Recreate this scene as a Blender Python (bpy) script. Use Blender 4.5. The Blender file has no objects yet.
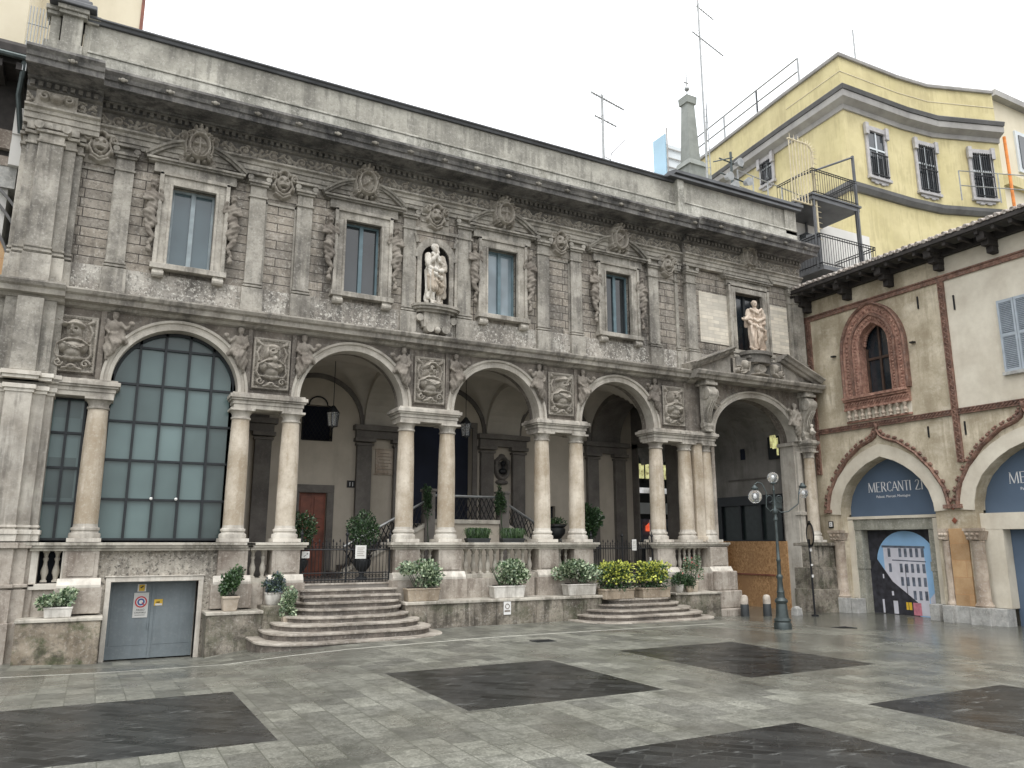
import bpy, bmesh, math, random
import numpy as np
from mathutils import Vector, Matrix
R = math.radians
PI = math.pi
scene = bpy.context.scene
COL = scene.collection
# ------------------------------------------------------------------ camera
cam = bpy.data.cameras.new('camera'); camo = bpy.data.objects.new('camera', cam); COL.objects.link(camo)
cam.sensor_width = 36.0; cam.lens = 769.0 / 1024.0 * 36.0
cam.clip_start = 0.1; cam.clip_end = 2000
camo.location = (0, -16.5, 1.7)
camo.rotation_euler = (R(90) + math.atan(158.5 / 769.0), 0, -R(28.1))
scene.camera = camo
# ------------------------------------------------------------------ world: overcast daylight
SUN_EL, SUN_AZ = R(62), R(208)
world = bpy.data.worlds.new('World'); scene.world = world; world.use_nodes = True
wt = world.node_tree; wt.nodes.clear()
wo = wt.nodes.new('ShaderNodeOutputWorld'); bg = wt.nodes.new('ShaderNodeBackground')
sky = wt.nodes.new('ShaderNodeTexSky'); sky.sky_type = 'NISHITA'; sky.sun_disc = False
sky.sun_elevation = SUN_EL; sky.sun_rotation = SUN_AZ
sky.air_density = 1.0; sky.dust_density = 3.0
mixc = wt.nodes.new('ShaderNodeMix'); mixc.data_type = 'RGBA'
tc = wt.nodes.new('ShaderNodeTexCoord'); cn = wt.nodes.new('ShaderNodeTexNoise')
cn.inputs['Scale'].default_value = 2.2; cn.inputs['Detail'].default_value = 4
cr = wt.nodes.new('ShaderNodeValToRGB')
cr.color_ramp.elements[0].color = (9.6, 9.9, 10.3, 1); cr.color_ramp.elements[1].color = (12.2, 12.2, 12.2, 1)
cr.color_ramp.elements[0].position = .3; cr.color_ramp.elements[1].position = .6
wt.links.new(tc.outputs['Generated'], cn.inputs['Vector']); wt.links.new(cn.outputs['Fac'], cr.inputs['Fac'])
mixc.inputs[0].default_value = .9
wt.links.new(sky.outputs[0], mixc.inputs[6]); wt.links.new(cr.outputs[0], mixc.inputs[7])
sepz = wt.nodes.new('ShaderNodeSeparateXYZ'); wt.links.new(tc.outputs['Generated'], sepz.inputs[0])
grad = wt.nodes.new('ShaderNodeMapRange'); wt.links.new(sepz.outputs[2], grad.inputs[0])
grad.inputs[1].default_value = 0.0; grad.inputs[2].default_value = 1.0; grad.inputs[3].default_value = .7; grad.inputs[4].default_value = 1.75
gmul = wt.nodes.new('ShaderNodeVectorMath'); gmul.operation = 'SCALE'
wt.links.new(mixc.outputs[2], gmul.inputs[0]); wt.links.new(grad.outputs[0], gmul.inputs['Scale'])
wt.links.new(gmul.outputs[0], bg.inputs['Color']); bg.inputs['Strength'].default_value = .12
wt.links.new(bg.outputs[0], wo.inputs['Surface'])
sun = bpy.data.lights.new('sun', 'SUN'); suno = bpy.data.objects.new('sun', sun); COL.objects.link(suno)
sun.energy = 1.1; sun.angle = R(28); sun.color = (1, .97, .93)
# light arrives from the camera's left and behind
suno.rotation_euler = (R(90) - SUN_EL, 0, R(-28)); suno.location = (0, -20, 30)
vs = scene.view_settings
vs.view_transform = 'Standard'; vs.look = 'None'; vs.gamma = 1; vs.exposure = 0.30
scene.render.resolution_x = 1024; scene.render.resolution_y = 768
# ------------------------------------------------------------------ materials
def mat_new(name):
    m = bpy.data.materials.new(name); m.use_nodes = True
    nt = m.node_tree
    return m, nt, nt.nodes['Principled BSDF']
def node(nt, t, **kw):
    n = nt.nodes.new(t)
    for k, v in kw.items(): setattr(n, k, v)
    return n
def plain(name, col, rough=.6, metal=0., noise=.12, scale=6., spec=.5, emit=0.):
    m, nt, b = mat_new(name)
    b.inputs['Roughness'].default_value = rough; b.inputs['Metallic'].default_value = metal
    b.inputs['Specular IOR Level'].default_value = spec
    g = node(nt, 'ShaderNodeNewGeometry'); n = node(nt, 'ShaderNodeTexNoise')
    n.inputs['Scale'].default_value = scale; n.inputs['Detail'].default_value = 5
    nt.links.new(g.outputs['Position'], n.inputs['Vector'])
    r = node(nt, 'ShaderNodeValToRGB')
    c = np.array(col[:3])
    r.color_ramp.elements[0].color = (*np.clip(c * (1 - noise * 1.5), 0, 1), 1)
    r.color_ramp.elements[1].color = (*np.clip(c * (1 + noise * 1.5), 0, 1), 1)
    r.color_ramp.elements[0].position = .3; r.color_ramp.elements[1].position = .7
    nt.links.new(n.outputs['Fac'], r.inputs['Fac']); nt.links.new(r.outputs[0], b.inputs['Base Color'])
    if emit:
        nt.links.new(r.outputs[0], b.inputs['Emission Color']); b.inputs['Emission Strength'].default_value = emit
    return m
def mixnode(nt, fac, a, b_):
    mx = node(nt, 'ShaderNodeMix', data_type='RGBA')
    for i, v in ((0, fac), (6, a), (7, b_)):
        if isinstance(v, (int, float)): mx.inputs[i].default_value = v
        elif isinstance(v, tuple): mx.inputs[i].default_value = (*v[:3], 1)
        else: nt.links.new(v, mx.inputs[i])
    return mx.outputs[2]
def ramp(nt, src, p0, p1, c0=(0, 0, 0), c1=(1, 1, 1)):
    r = node(nt, 'ShaderNodeValToRGB')
    r.color_ramp.elements[0].position = p0; r.color_ramp.elements[1].position = p1
    r.color_ramp.elements[0].color = (*c0, 1); r.color_ramp.elements[1].color = (*c1, 1)
    nt.links.new(src, r.inputs['Fac']); return r.outputs[0]
def noise_at(nt, pos, scale, detail=6, rough=.6, vec=(1, 1, 1), off=0):
    mp = node(nt, 'ShaderNodeMapping'); mp.inputs['Scale'].default_value = vec; mp.inputs['Location'].default_value = (off, off * .7, off * .3)
    nt.links.new(pos, mp.inputs['Vector'])
    n = node(nt, 'ShaderNodeTexNoise'); n.inputs['Scale'].default_value = scale
    n.inputs['Detail'].default_value = detail; n.inputs['Roughness'].default_value = rough
    nt.links.new(mp.outputs[0], n.inputs['Vector']); return n.outputs['Fac']
def stone(name, c1, c2, scale=1.5, streak=.5, streakcol=(.05, .045, .04), speck=.3, speckcol=(.62, .6, .55), rough=.85,
          bump=.35, course=None, moss=None, darkspeck=0., streakw=2.2, grain=40, lightpatch=0.):
    m, nt, b = mat_new(name)
    b.inputs['Roughness'].default_value = rough
    g = node(nt, 'ShaderNodeNewGeometry'); pos = g.outputs['Position']
    n1 = noise_at(nt, pos, scale, 8, .65)
    col = ramp(nt, n1, .36, .64, c1, c2)
    if lightpatch:
        nl = noise_at(nt, pos, .9, 9, .75, (1, 1, 1.6), 7)
        f = ramp(nt, nl, .5, .62); ml = node(nt, 'ShaderNodeMath', operation='MULTIPLY'); nt.links.new(f, ml.inputs[0]); ml.inputs[1].default_value = lightpatch
        col = mixnode(nt, ml.outputs[0], col, speckcol)
    if streak:
        ns = noise_at(nt, pos, streakw, 6, .6, (1, 1, .12), 3)
        n3 = noise_at(nt, pos, .8, 4, .6, (1, 1, 1), 11)
        mu = node(nt, 'ShaderNodeMath', operation='MULTIPLY'); nt.links.new(ns, mu.inputs[0]); nt.links.new(n3, mu.inputs[1])
        f = ramp(nt, mu.outputs[0], .22, .36)
        ms = node(nt, 'ShaderNodeMath', operation='MULTIPLY'); nt.links.new(f, ms.inputs[0]); ms.inputs[1].default_value = streak
        col = mixnode(nt, ms.outputs[0], col, streakcol)
    if streak > .3:
        nd = noise_at(nt, pos, 7.5, 4, .6, (1, 1, .07), 29); nz = noise_at(nt, pos, 1.1, 3, .6, (1, 1, 1), 41)
        mu = node(nt, 'ShaderNodeMath', operation='MULTIPLY'); nt.links.new(nd, mu.inputs[0]); nt.links.new(nz, mu.inputs[1])
        f = ramp(nt, mu.outputs[0], .26, .34); ms = node(nt, 'ShaderNodeMath', operation='MULTIPLY'); nt.links.new(f, ms.inputs[0]); ms.inputs[1].default_value = streak * .8
        col = mixnode(nt, ms.outputs[0], col, streakcol)
    if speck:
        np_ = noise_at(nt, pos, 19, 4, .75, (1, 1, 1), 5)
        f = ramp(nt, np_, .54, .62); ms = node(nt, 'ShaderNodeMath', operation='MULTIPLY'); nt.links.new(f, ms.inputs[0]); ms.inputs[1].default_value = speck
        col = mixnode(nt, ms.outputs[0], col, speckcol)
    if darkspeck:
        np_ = noise_at(nt, pos, 13, 6, .8, (1, 1, 1), 9)
        f = ramp(nt, np_, .53, .6); ms = node(nt, 'ShaderNodeMath', operation='MULTIPLY'); nt.links.new(f, ms.inputs[0]); ms.inputs[1].default_value = darkspeck
        col = mixnode(nt, ms.outputs[0], col, streakcol)
    h = None
    if course:   # (brick width, row height, mortar, mortar colour, squash)
        sx = node(nt, 'ShaderNodeSeparateXYZ'); nt.links.new(pos, sx.inputs[0])
        cx = node(nt, 'ShaderNodeCombineXYZ')
        ad = node(nt, 'ShaderNodeMath', operation='ADD'); nt.links.new(sx.outputs[0], ad.inputs[0]); nt.links.new(sx.outputs[1], ad.inputs[1])
        nt.links.new(ad.outputs[0], cx.inputs[0]); nt.links.new(sx.outputs[2], cx.inputs[1])
        bt = node(nt, 'ShaderNodeTexBrick'); bt.offset = .5; bt.squash = course[4] if len(course) > 4 else 1; bt.squash_frequency = 2
        bt.inputs['Scale'].default_value = 1; bt.inputs['Brick Width'].default_value = course[0]; bt.inputs['Row Height'].default_value = course[1]
        bt.inputs['Mortar Size'].default_value = course[2]; bt.inputs['Mortar Smooth'].default_value = .3
        bt.inputs['Color1'].default_value = (.78, .78, .78, 1); bt.inputs['Color2'].default_value = (1.08, 1.06, 1.03, 1); bt.inputs['Mortar'].default_value = (.9, .9, .9, 1)
        nt.links.new(cx.outputs[0], bt.inputs['Vector'])
        mm = node(nt, 'ShaderNodeMix', data_type='RGBA', blend_type='MULTIPLY'); mm.inputs[0].default_value = 1
        nt.links.new(col, mm.inputs[6]); nt.links.new(bt.outputs['Color'], mm.inputs[7])
        col = mixnode(nt, bt.outputs['Fac'], mm.outputs[2], course[3])
        h = bt.outputs['Fac']
    if moss:   # (x0,x1 world range, z top)
        nm = noise_at(nt, pos, 2.2, 7, .7, (1, 1, 1), 21)
        f = ramp(nt, nm, .47, .6); ms = node(nt, 'ShaderNodeMath', operation='MULTIPLY'); nt.links.new(f, ms.inputs[0]); ms.inputs[1].default_value = moss
        col = mixnode(nt, ms.outputs[0], col, (.032, .052, .012))
        nm = noise_at(nt, pos, 1.6, 8, .75, (1, 1, 1.4), 33)
        f = ramp(nt, nm, .5, .62); ms = node(nt, 'ShaderNodeMath', operation='MULTIPLY'); nt.links.new(f, ms.inputs[0]); ms.inputs[1].default_value = .8
        col = mixnode(nt, ms.outputs[0], col, (.06, .052, .04))
    nt.links.new(col, b.inputs['Base Color'])
    nb = noise_at(nt, pos, grain, 5, .75)
    nb2 = noise_at(nt, pos, 7, 4, .6)
    ad = node(nt, 'ShaderNodeMath', operation='ADD'); nt.links.new(nb, ad.inputs[0]); nt.links.new(nb2, ad.inputs[1])
    hh = ad.outputs[0]
    if h is not None:
        mu = node(nt, 'ShaderNodeMath', operation='MULTIPLY_ADD'); nt.links.new(h, mu.inputs[0]); mu.inputs[1].default_value = -2.2; nt.links.new(hh, mu.inputs[2]); hh = mu.outputs[0]
    bp = node(nt, 'ShaderNodeBump'); bp.inputs['Strength'].default_value = bump; bp.inputs['Distance'].default_value = .018
    nt.links.new(hh, bp.inputs['Height']); nt.links.new(bp.outputs[0], b.inputs['Normal'])
    return m
M = {}
M['rustic'] = stone('rusticated_stone', (.23, .205, .172), (.4, .365, .315), 2.2, .6, speck=.4, course=(.86, .2, .01, (.05, .042, .036), .62), bump=.6, darkspeck=.45)
M['smooth'] = stone('weathered_smooth_stone', (.22, .205, .175), (.42, .395, .345), 1.8, .6, speck=.25, bump=.35, darkspeck=.3)
M['dress'] = stone('window_dressing_stone', (.25, .23, .195), (.5, .47, .41), 2.2, .5, speck=.25, bump=.3, darkspeck=.28)
M['pitted'] = stone('pitted_base_stone', (.25, .23, .2), (.42, .39, .345), 2.6, .6, speck=.85, speckcol=(.68, .66, .6), bump=.8, darkspeck=.6, lightpatch=.4)
M['cornice'] = stone('sooty_cornice_stone', (.075, .073, .072), (.25, .24, .225), 2.0, .65, streakcol=(.02, .02, .022), speck=.12, bump=.4, streakw=1.4)
M['string'] = stone('string_course_stone', (.22, .2, .172), (.46, .43, .375), 1.8, .6, streakcol=(.06, .055, .05), speck=.2, streakw=1.8)
M['frieze'] = stone('dark_frieze_stone', (.1, .094, .085), (.23, .215, .19), 2.0, .45, speck=.12, bump=.4)
M['wallgrey'] = stone('spandrel_stone', (.135, .115, .095), (.26, .23, .195), 2.6, .6, speck=.2, bump=.4)
M['relief'] = stone('carved_relief_stone', (.24, .215, .18), (.4, .37, .32), 2.6, .3, streakcol=(.06, .05, .04), speck=.15, bump=.25, darkspeck=.15)
M['archi'] = stone('archivolt_stone', (.38, .35, .3), (.54, .51, .45), 1.6, .35, streakcol=(.13, .11, .09), speck=.2)
M['entab'] = stone('column_entablature_stone', (.34, .31, .265), (.54, .51, .45), 2.0, .6, streakcol=(.07, .06, .05), speck=.15, streakw=3)
M['column'] = stone('cream_pink_column_stone', (.4, .34, .26), (.64, .58, .485), 1.4, .45, streakcol=(.24, .18, .11), speck=.22, speckcol=(.68, .64, .57), bump=.25, darkspeck=.22)
M['base'] = stone('pale_base_stone', (.5, .46, .4), (.7, .67, .6), 2.0, .4, streakcol=(.12, .1, .08), speck=.2)
M['pink'] = stone('pink_granite_pedestal', (.29, .255, .215), (.49, .448, .39), 2.0, .6, streakcol=(.12, .09, .07), speck=.3, speckcol=(.6, .56, .5), bump=.25, darkspeck=.3)
M['plinth'] = stone('mossy_plinth_stone', (.19, .165, .13), (.36, .325, .27), 1.8, .8, streakcol=(.035, .03, .022), speck=.25, moss=.35, bump=.7, darkspeck=.5)
M['mossy'] = stone('green_mossy_block', (.2, .165, .12), (.38, .33, .26), 1.8, .4, streakcol=(.035, .03, .022), speck=.2, moss=.85, bump=.7)
M['ledge'] = stone('ledge_cap_stone', (.36, .33, .28), (.54, .51, .44), 2, .6, streakcol=(.1, .09, .07), speck=.3)
M['step'] = stone('worn_step_stone', (.24, .21, .175), (.5, .46, .4), 2.4, .55, streakcol=(.09, .075, .06), speck=.3, rough=.5, streakw=3)
M['garagewall'] = stone('rough_pebbled_stone', (.3, .27, .225), (.54, .5, .43), 3, .5, speck=.8, speckcol=(.62, .59, .52), bump=.9, darkspeck=.8)
M['parapet'] = stone('stained_parapet_render', (.27, .26, .225), (.47, .455, .395), 1.1, .6, streakcol=(.12, .115, .1), speck=.3, bump=.35, streakw=1.5, darkspeck=.3)
M['parapetlow'] = stone('eroded_parapet_base', (.28, .27, .23), (.56, .55, .49), 1.6, .55, streakcol=(.1, .1, .085), speck=.5, bump=.6, darkspeck=.4)
M['lightpanel'] = stone('cleaned_pale_masonry', (.6, .56, .48), (.74, .7, .61), 1.8, .15, speck=.1, course=(.45, .11, .006, (.46, .42, .35)), bump=.25)
M['reliefdark'] = stone('dark_carved_stone', (.15, .13, .108), (.3, .272, .232), 3, .4, streakcol=(.05, .04, .035), speck=.1, bump=.25, darkspeck=.2)  # darker variant of the relief stone for herms and spandrel figures
M['statue'] = stone('white_marble_statue', (.52, .49, .43), (.76, .73, .67), 3, .5, streakcol=(.17, .12, .07), speck=.1, bump=.15)
M['statuepink'] = stone('pinkish_marble_statue', (.44, .36, .29), (.7, .6, .5), 3, .5, streakcol=(.2, .13, .08), speck=.1, bump=.15)
M['plaster_in'] = stone('loggia_plaster', (.4, .355, .29), (.5, .45, .375), .7, .2, streakcol=(.16, .14, .11), speck=0, bump=.1)
M['plaster_vault'] = stone('vault_plaster', (.4, .37, .32), (.5, .465, .41), .7, .15, speck=0, bump=.1)
M['greyin'] = stone('grey_loggia_stone', (.11, .1, .09), (.18, .165, .148), 1.8, .3, speck=.05, bump=.2)
M['floor_in'] = stone('loggia_floor_stone', (.14, .125, .11), (.2, .185, .165), 2, 0, speck=.1, rough=.4)
M['cream'] = stone('stained_cream_plaster', (.38, .325, .23), (.65, .58, .445), 1.1, .75, streakcol=(.3, .25, .17), speck=.2, bump=.2, darkspeck=.3, streakw=1.6, lightpatch=.55, speckcol=(.72, .66, .54))
M['creamlight'] = stone('pale_cream_plaster', (.54, .49, .4), (.68, .635, .53), 1.4, .25, streakcol=(.36, .31, .22), speck=.12, bump=.2)
M['terra'] = stone('terracotta_ornament', (.25, .12, .085), (.52, .31, .235), 9, .4, streakcol=(.08, .045, .035), speck=.25, speckcol=(.5, .36, .28), bump=.9, darkspeck=.5, grain=22)
M['terraband'] = stone('terracotta_band', (.12, .065, .048), (.29, .165, .12), 5, .3, streakcol=(.08, .045, .035), speck=.15, bump=.7, grain=22, darkspeck=.3)
M['orangeblock'] = stone('orange_stone_blocks', (.42, .25, .12), (.56, .38, .21), 1.6, .2, streakcol=(.3, .16, .08), speck=.1, course=(.7, .42, .008, (.45, .25, .12)), bump=.2)
M['capital'] = stone('old_pinkish_capital_stone', (.34, .27, .21), (.56, .48, .39), 3, .45, streakcol=(.12, .08, .05), speck=.3, bump=.5)
M['greyblock'] = stone('grey_granite_block', (.3, .3, .285), (.5, .5, .48), 5, .3, streakcol=(.13, .13, .12), speck=.4, bump=.4)
M['greenstone'] = stone('green_grey_door_stone', (.22, .22, .185), (.36, .355, .3), 3, .4, streakcol=(.12, .12, .09), speck=.3, bump=.4)
M['yellow'] = stone('pale_yellow_render', (.54, .475, .25), (.65, .575, .33), .6, .6, streakcol=(.43, .37, .2), speck=0, bump=.1, streakw=.7)
M['yellowpale'] = stone('cream_yellow_render', (.62, .56, .42), (.7, .64, .5), .4, .2, streakcol=(.5, .44, .32), speck=0, bump=.1)
M['trim'] = stone('grey_cornice_render', (.29, .28, .27), (.4, .39, .37), .8, .3, streakcol=(.15, .15, .14), speck=0, bump=.1)
M['trimdark'] = stone('dark_cornice_edge', (.1, .1, .1), (.16, .16, .16), .8, .2, speck=0, bump=.1)
M['winframe'] = plain('grey_window_surround', (.42, .41, .41), .7, noise=.1)
M['niche'] = plain('dark_niche', (.045, .042, .04), .9, noise=.3)  # whole niche shell coloured almost black
M['darkwood'] = plain('dark_brown_wood', (.055, .032, .022), .6, noise=.25)
M['palewood'] = plain('pale_grey_window_wood', (.26, .31, .33), .5)
M['tile'] = stone('mixed_clay_roof_tile', (.14, .11, .095), (.55, .5, .45), 9, .3, speck=.7, speckcol=(.7, .68, .64), bump=.3)
M['eave'] = plain('dark_timber', (.03, .026, .024), .8, noise=.25)
M['iron'] = plain('black_wrought_iron', (.012, .013, .015), .5, .3)
M['lampiron'] = plain('grey_green_cast_iron', (.06, .075, .075), .42, .5, noise=.2)
M['steel'] = plain('galvanised_steel', (.3, .31, .31), .45, .6)
M['darkmetal'] = plain('dark_sheet_metal', (.1, .104, .11), .5, .4, noise=.2, scale=2)
M['garage'] = stone('blue_grey_door_paint', (.15, .18, .195), (.205, .24, .255), 1.2, .35, streakcol=(.12, .14, .15), speck=.06, bump=.05, rough=.5)
M['framedark'] = plain('dark_window_iron', (.018, .022, .025), .5, .3)
M['bluewood'] = plain('blue_grey_window_wood', (.11, .17, .195), .5)
M['reddoor'] = plain('red_brown_wood', (.2, .062, .035), .55, noise=.25, scale=4)
M['white'] = plain('white_sign_face', (.72, .72, .7), .5, noise=.03)
M['red'] = plain('red_paint', (.5, .03, .04), .5, noise=.1)
M['blue'] = plain('blue_paint', (.05, .11, .3), .5, noise=.1)
M['yellowsign'] = plain('yellow_sign', (.7, .45, .04), .5, noise=.1)
M['black'] = plain('black_print', (.015, .015, .015), .6)
M['banner'] = plain('slate_blue_banner', (.085, .125, .185), .7, noise=.06, scale=1)
M['letter'] = plain('white_lettering', (.8, .8, .8), .6, noise=.01)
M['letter_soft'] = plain('engraved_lettering', (.2, .17, .14), .7, noise=.05)
M['shutter'] = plain('grey_blue_shutter_paint', (.34, .385, .43), .6, noise=.08)
M['orangepipe'] = plain('orange_pipe', (.75, .25, .05), .5)
M['palebar'] = plain('pale_yellow_bars', (.5, .44, .3), .6)
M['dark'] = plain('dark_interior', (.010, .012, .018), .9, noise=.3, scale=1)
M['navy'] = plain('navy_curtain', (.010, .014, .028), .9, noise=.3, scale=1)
M['pot_white'] = stone('white_stone_trough', (.5, .48, .44), (.7, .68, .63), 4, .5, streakcol=(.2, .18, .15), speck=.2, streakw=6)
M['pot_beige'] = stone('beige_concrete_pot', (.4, .34, .27), (.54, .47, .38), 4, .3, streakcol=(.2, .16, .12), speck=.2)
M['pot_brown'] = stone('brown_stone_planter', (.3, .245, .18), (.42, .355, .27), 4, .5, streakcol=(.12, .09, .06), speck=.2)
M['pot_dark'] = plain('dark_metal_urn', (.03, .033, .035), .5, .2)
M['soil'] = plain('soil', (.03, .022, .016), .95)
M['lit_warm'] = plain('lit_window_warm', (.9, .74, .28), .5, noise=.5, scale=6, emit=.55)
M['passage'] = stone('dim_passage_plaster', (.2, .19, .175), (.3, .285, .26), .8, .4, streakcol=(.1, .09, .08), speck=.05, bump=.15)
M['lit_white'] = plain('lit_window_white', (.85, .86, .78), .5, noise=.4, scale=3, emit=.45)
M['lit_red'] = plain('lit_red_sign', (.9, .12, .05), .5, noise=.2, emit=.7)
M['skyblue_print'] = plain('printed_blue_sky', (.3, .52, .78), .6, noise=.12, scale=1)
M['print_white'] = plain('printed_white_building', (.62, .62, .68), .6, noise=.05)
M['print_grey'] = plain('printed_grey_tone', (.12, .14, .18), .6, noise=.3)  # flat grey for printed windows, roof edge and van, and shutter backs
M['print_dark'] = plain('printed_dark_building', (.03, .03, .038), .6, noise=.4)
M['print_pink'] = plain('printed_pink_detail', (.55, .2, .25), .6, noise=.2)
M['bollwhite'] = stone('chipped_white_bollard_paint', (.3, .26, .22), (.55, .5, .43), 6, .3, speck=.2)
M['carpetdark'] = plain('dark_bollard_foot', (.03, .035, .038), .6)
M['obelisk'] = stone('pale_obelisk_stone', (.2, .215, .2), (.3, .32, .3), .8, .2, speck=0)
M['glassblue'] = plain('pale_blue_facade_glass', (.36, .55, .68), .25, noise=.08, scale=.2)
M['farwhite'] = plain('pale_grey_cladding', (.62, .66, .68), .6, noise=.06, scale=.3)
M['skyplaster'] = plain('white_render', (.62, .61, .58), .7, noise=.08, scale=.6)

def glass_mat(name, col, rough=.12, var=.5, cell=None):
    m, nt, b = mat_new(name)
    g = node(nt, 'ShaderNodeNewGeometry'); pos = g.outputs['Position']
    f = noise_at(nt, pos, .55, 3, .5)
    c = np.array(col)
    cc = ramp(nt, f, .35, .65, tuple(c * (1 - var)), tuple(np.clip(c * (1 + var), 0, 1)))
    if cell:
        sx = node(nt, 'ShaderNodeVectorMath', operation='SUBTRACT'); nt.links.new(pos, sx.inputs[0]); sx.inputs[1].default_value = (.03, 0, 1.76)
        sn = node(nt, 'ShaderNodeVectorMath', operation='DIVIDE'); nt.links.new(sx.outputs[0], sn.inputs[0]); sn.inputs[1].default_value = (cell[0], 9, cell[1])
        fl = node(nt, 'ShaderNodeVectorMath', operation='FLOOR'); nt.links.new(sn.outputs[0], fl.inputs[0])
        wn = node(nt, 'ShaderNodeTexWhiteNoise'); nt.links.new(fl.outputs[0], wn.inputs['Vector'])
        cc = mixnode(nt, .5, cc, ramp(nt, wn.outputs['Value'], 0, 1, tuple(c * .25), tuple(c * 1.6)))
    nt.links.new(cc, b.inputs['Base Color'])
    b.inputs['Roughness'].default_value = rough; b.inputs['Specular IOR Level'].default_value = .5 if cell else .8
    nb = noise_at(nt, pos, 1.3, 2, .5); bp = node(nt, 'ShaderNodeBump'); bp.inputs['Strength'].default_value = .08; bp.inputs['Distance'].default_value = .02
    nt.links.new(nb, bp.inputs['Height']); nt.links.new(bp.outputs[0], b.inputs['Normal'])
    return m
M['glassbig'] = glass_mat('varied_teal_glass', (.105, .15, .15), .16, .4, cell=(.46, .757))  # teal tone that changes at random from pane to pane
M['glassup'] = glass_mat('sky_tinted_window_glass', (.1, .145, .165), .1, .3)  # bluish reflected sky put into the base colour of the glass
M['glassmid'] = glass_mat('dark_reflective_glass', (.03, .036, .04), .06, .5)
M['glassbright'] = glass_mat('painted_sky_glass', (.24, .31, .35), .05, .5)  # pale blue sky reflection painted into the pane colour
M['shopglass'] = plain('dim_shop_glass', (.025, .035, .035), .35, spec=.25)
M['riser'] = stone('dark_riser_stone', (.07, .058, .048), (.2, .172, .145), 3, .5, streakcol=(.05, .045, .04), speck=.2, rough=.6)  # step fronts coloured darker than the treads
M['glassdark'] = glass_mat('dark_window_glass', (.018, .024, .03), .12, .4)
def globe_mat():
    m, nt, b = mat_new('clear_bubble_glass')
    b.inputs['Base Color'].default_value = (.9, .92, .92, 1); b.inputs['Roughness'].default_value = .08
    b.inputs['Transmission Weight'].default_value = .88; b.inputs['IOR'].default_value = 1.15
    return m
M['globe'] = globe_mat()
def osb_mat():
    m, nt, b = mat_new('chipboard_hoarding')
    g = node(nt, 'ShaderNodeNewGeometry'); pos = g.outputs['Position']
    f1 = noise_at(nt, pos, 17, 4, .85, (1, 1, .8)); f2 = noise_at(nt, pos, 1.2, 4, .6)
    col = ramp(nt, f1, .4, .62, (.27, .14, .055), (.56, .34, .16)); col = mixnode(nt, ramp(nt, f2, .45, .65), col, (.34, .19, .085))
    nt.links.new(col, b.inputs['Base Color']); b.inputs['Roughness'].default_value = .75
    return m
M['osb'] = osb_mat()
def leaf_mat(name, col, var=.5, rough=.45):
    m, nt, b = mat_new(name)
    g = node(nt, 'ShaderNodeNewGeometry'); f = noise_at(nt, g.outputs['Position'], 30, 3, .7)
    c = np.array(col); cc = ramp(nt, f, .35, .65, tuple(c * (1 - var)), tuple(np.clip(c * (1 + var), 0, 1)))
    nt.links.new(cc, b.inputs['Base Color']); b.inputs['Roughness'].default_value = rough
    return m
M['leaf_dark'] = leaf_mat('dark_green_leaf', (.025, .055, .022))
M['leaf_mid'] = leaf_mat('mid_green_leaf', (.055, .11, .035))
M['leaf_pale'] = leaf_mat('variegated_pale_leaf', (.42, .5, .33), .3)
M['leaf_grey'] = leaf_mat('grey_green_leaf', (.2, .27, .18), .35)
M['leaf_yellow'] = leaf_mat('bright_yellow_leaf', (.5, .54, .1), .35)
M['leaf_blue'] = leaf_mat('blue_grey_leaf', (.09, .12, .14), .4)
M['paper'] = plain('off_white_paper', (.6, .6, .57), .7, noise=.05)
M['flower'] = leaf_mat('pink_flower', (.55, .16, .15), .3)

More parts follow.
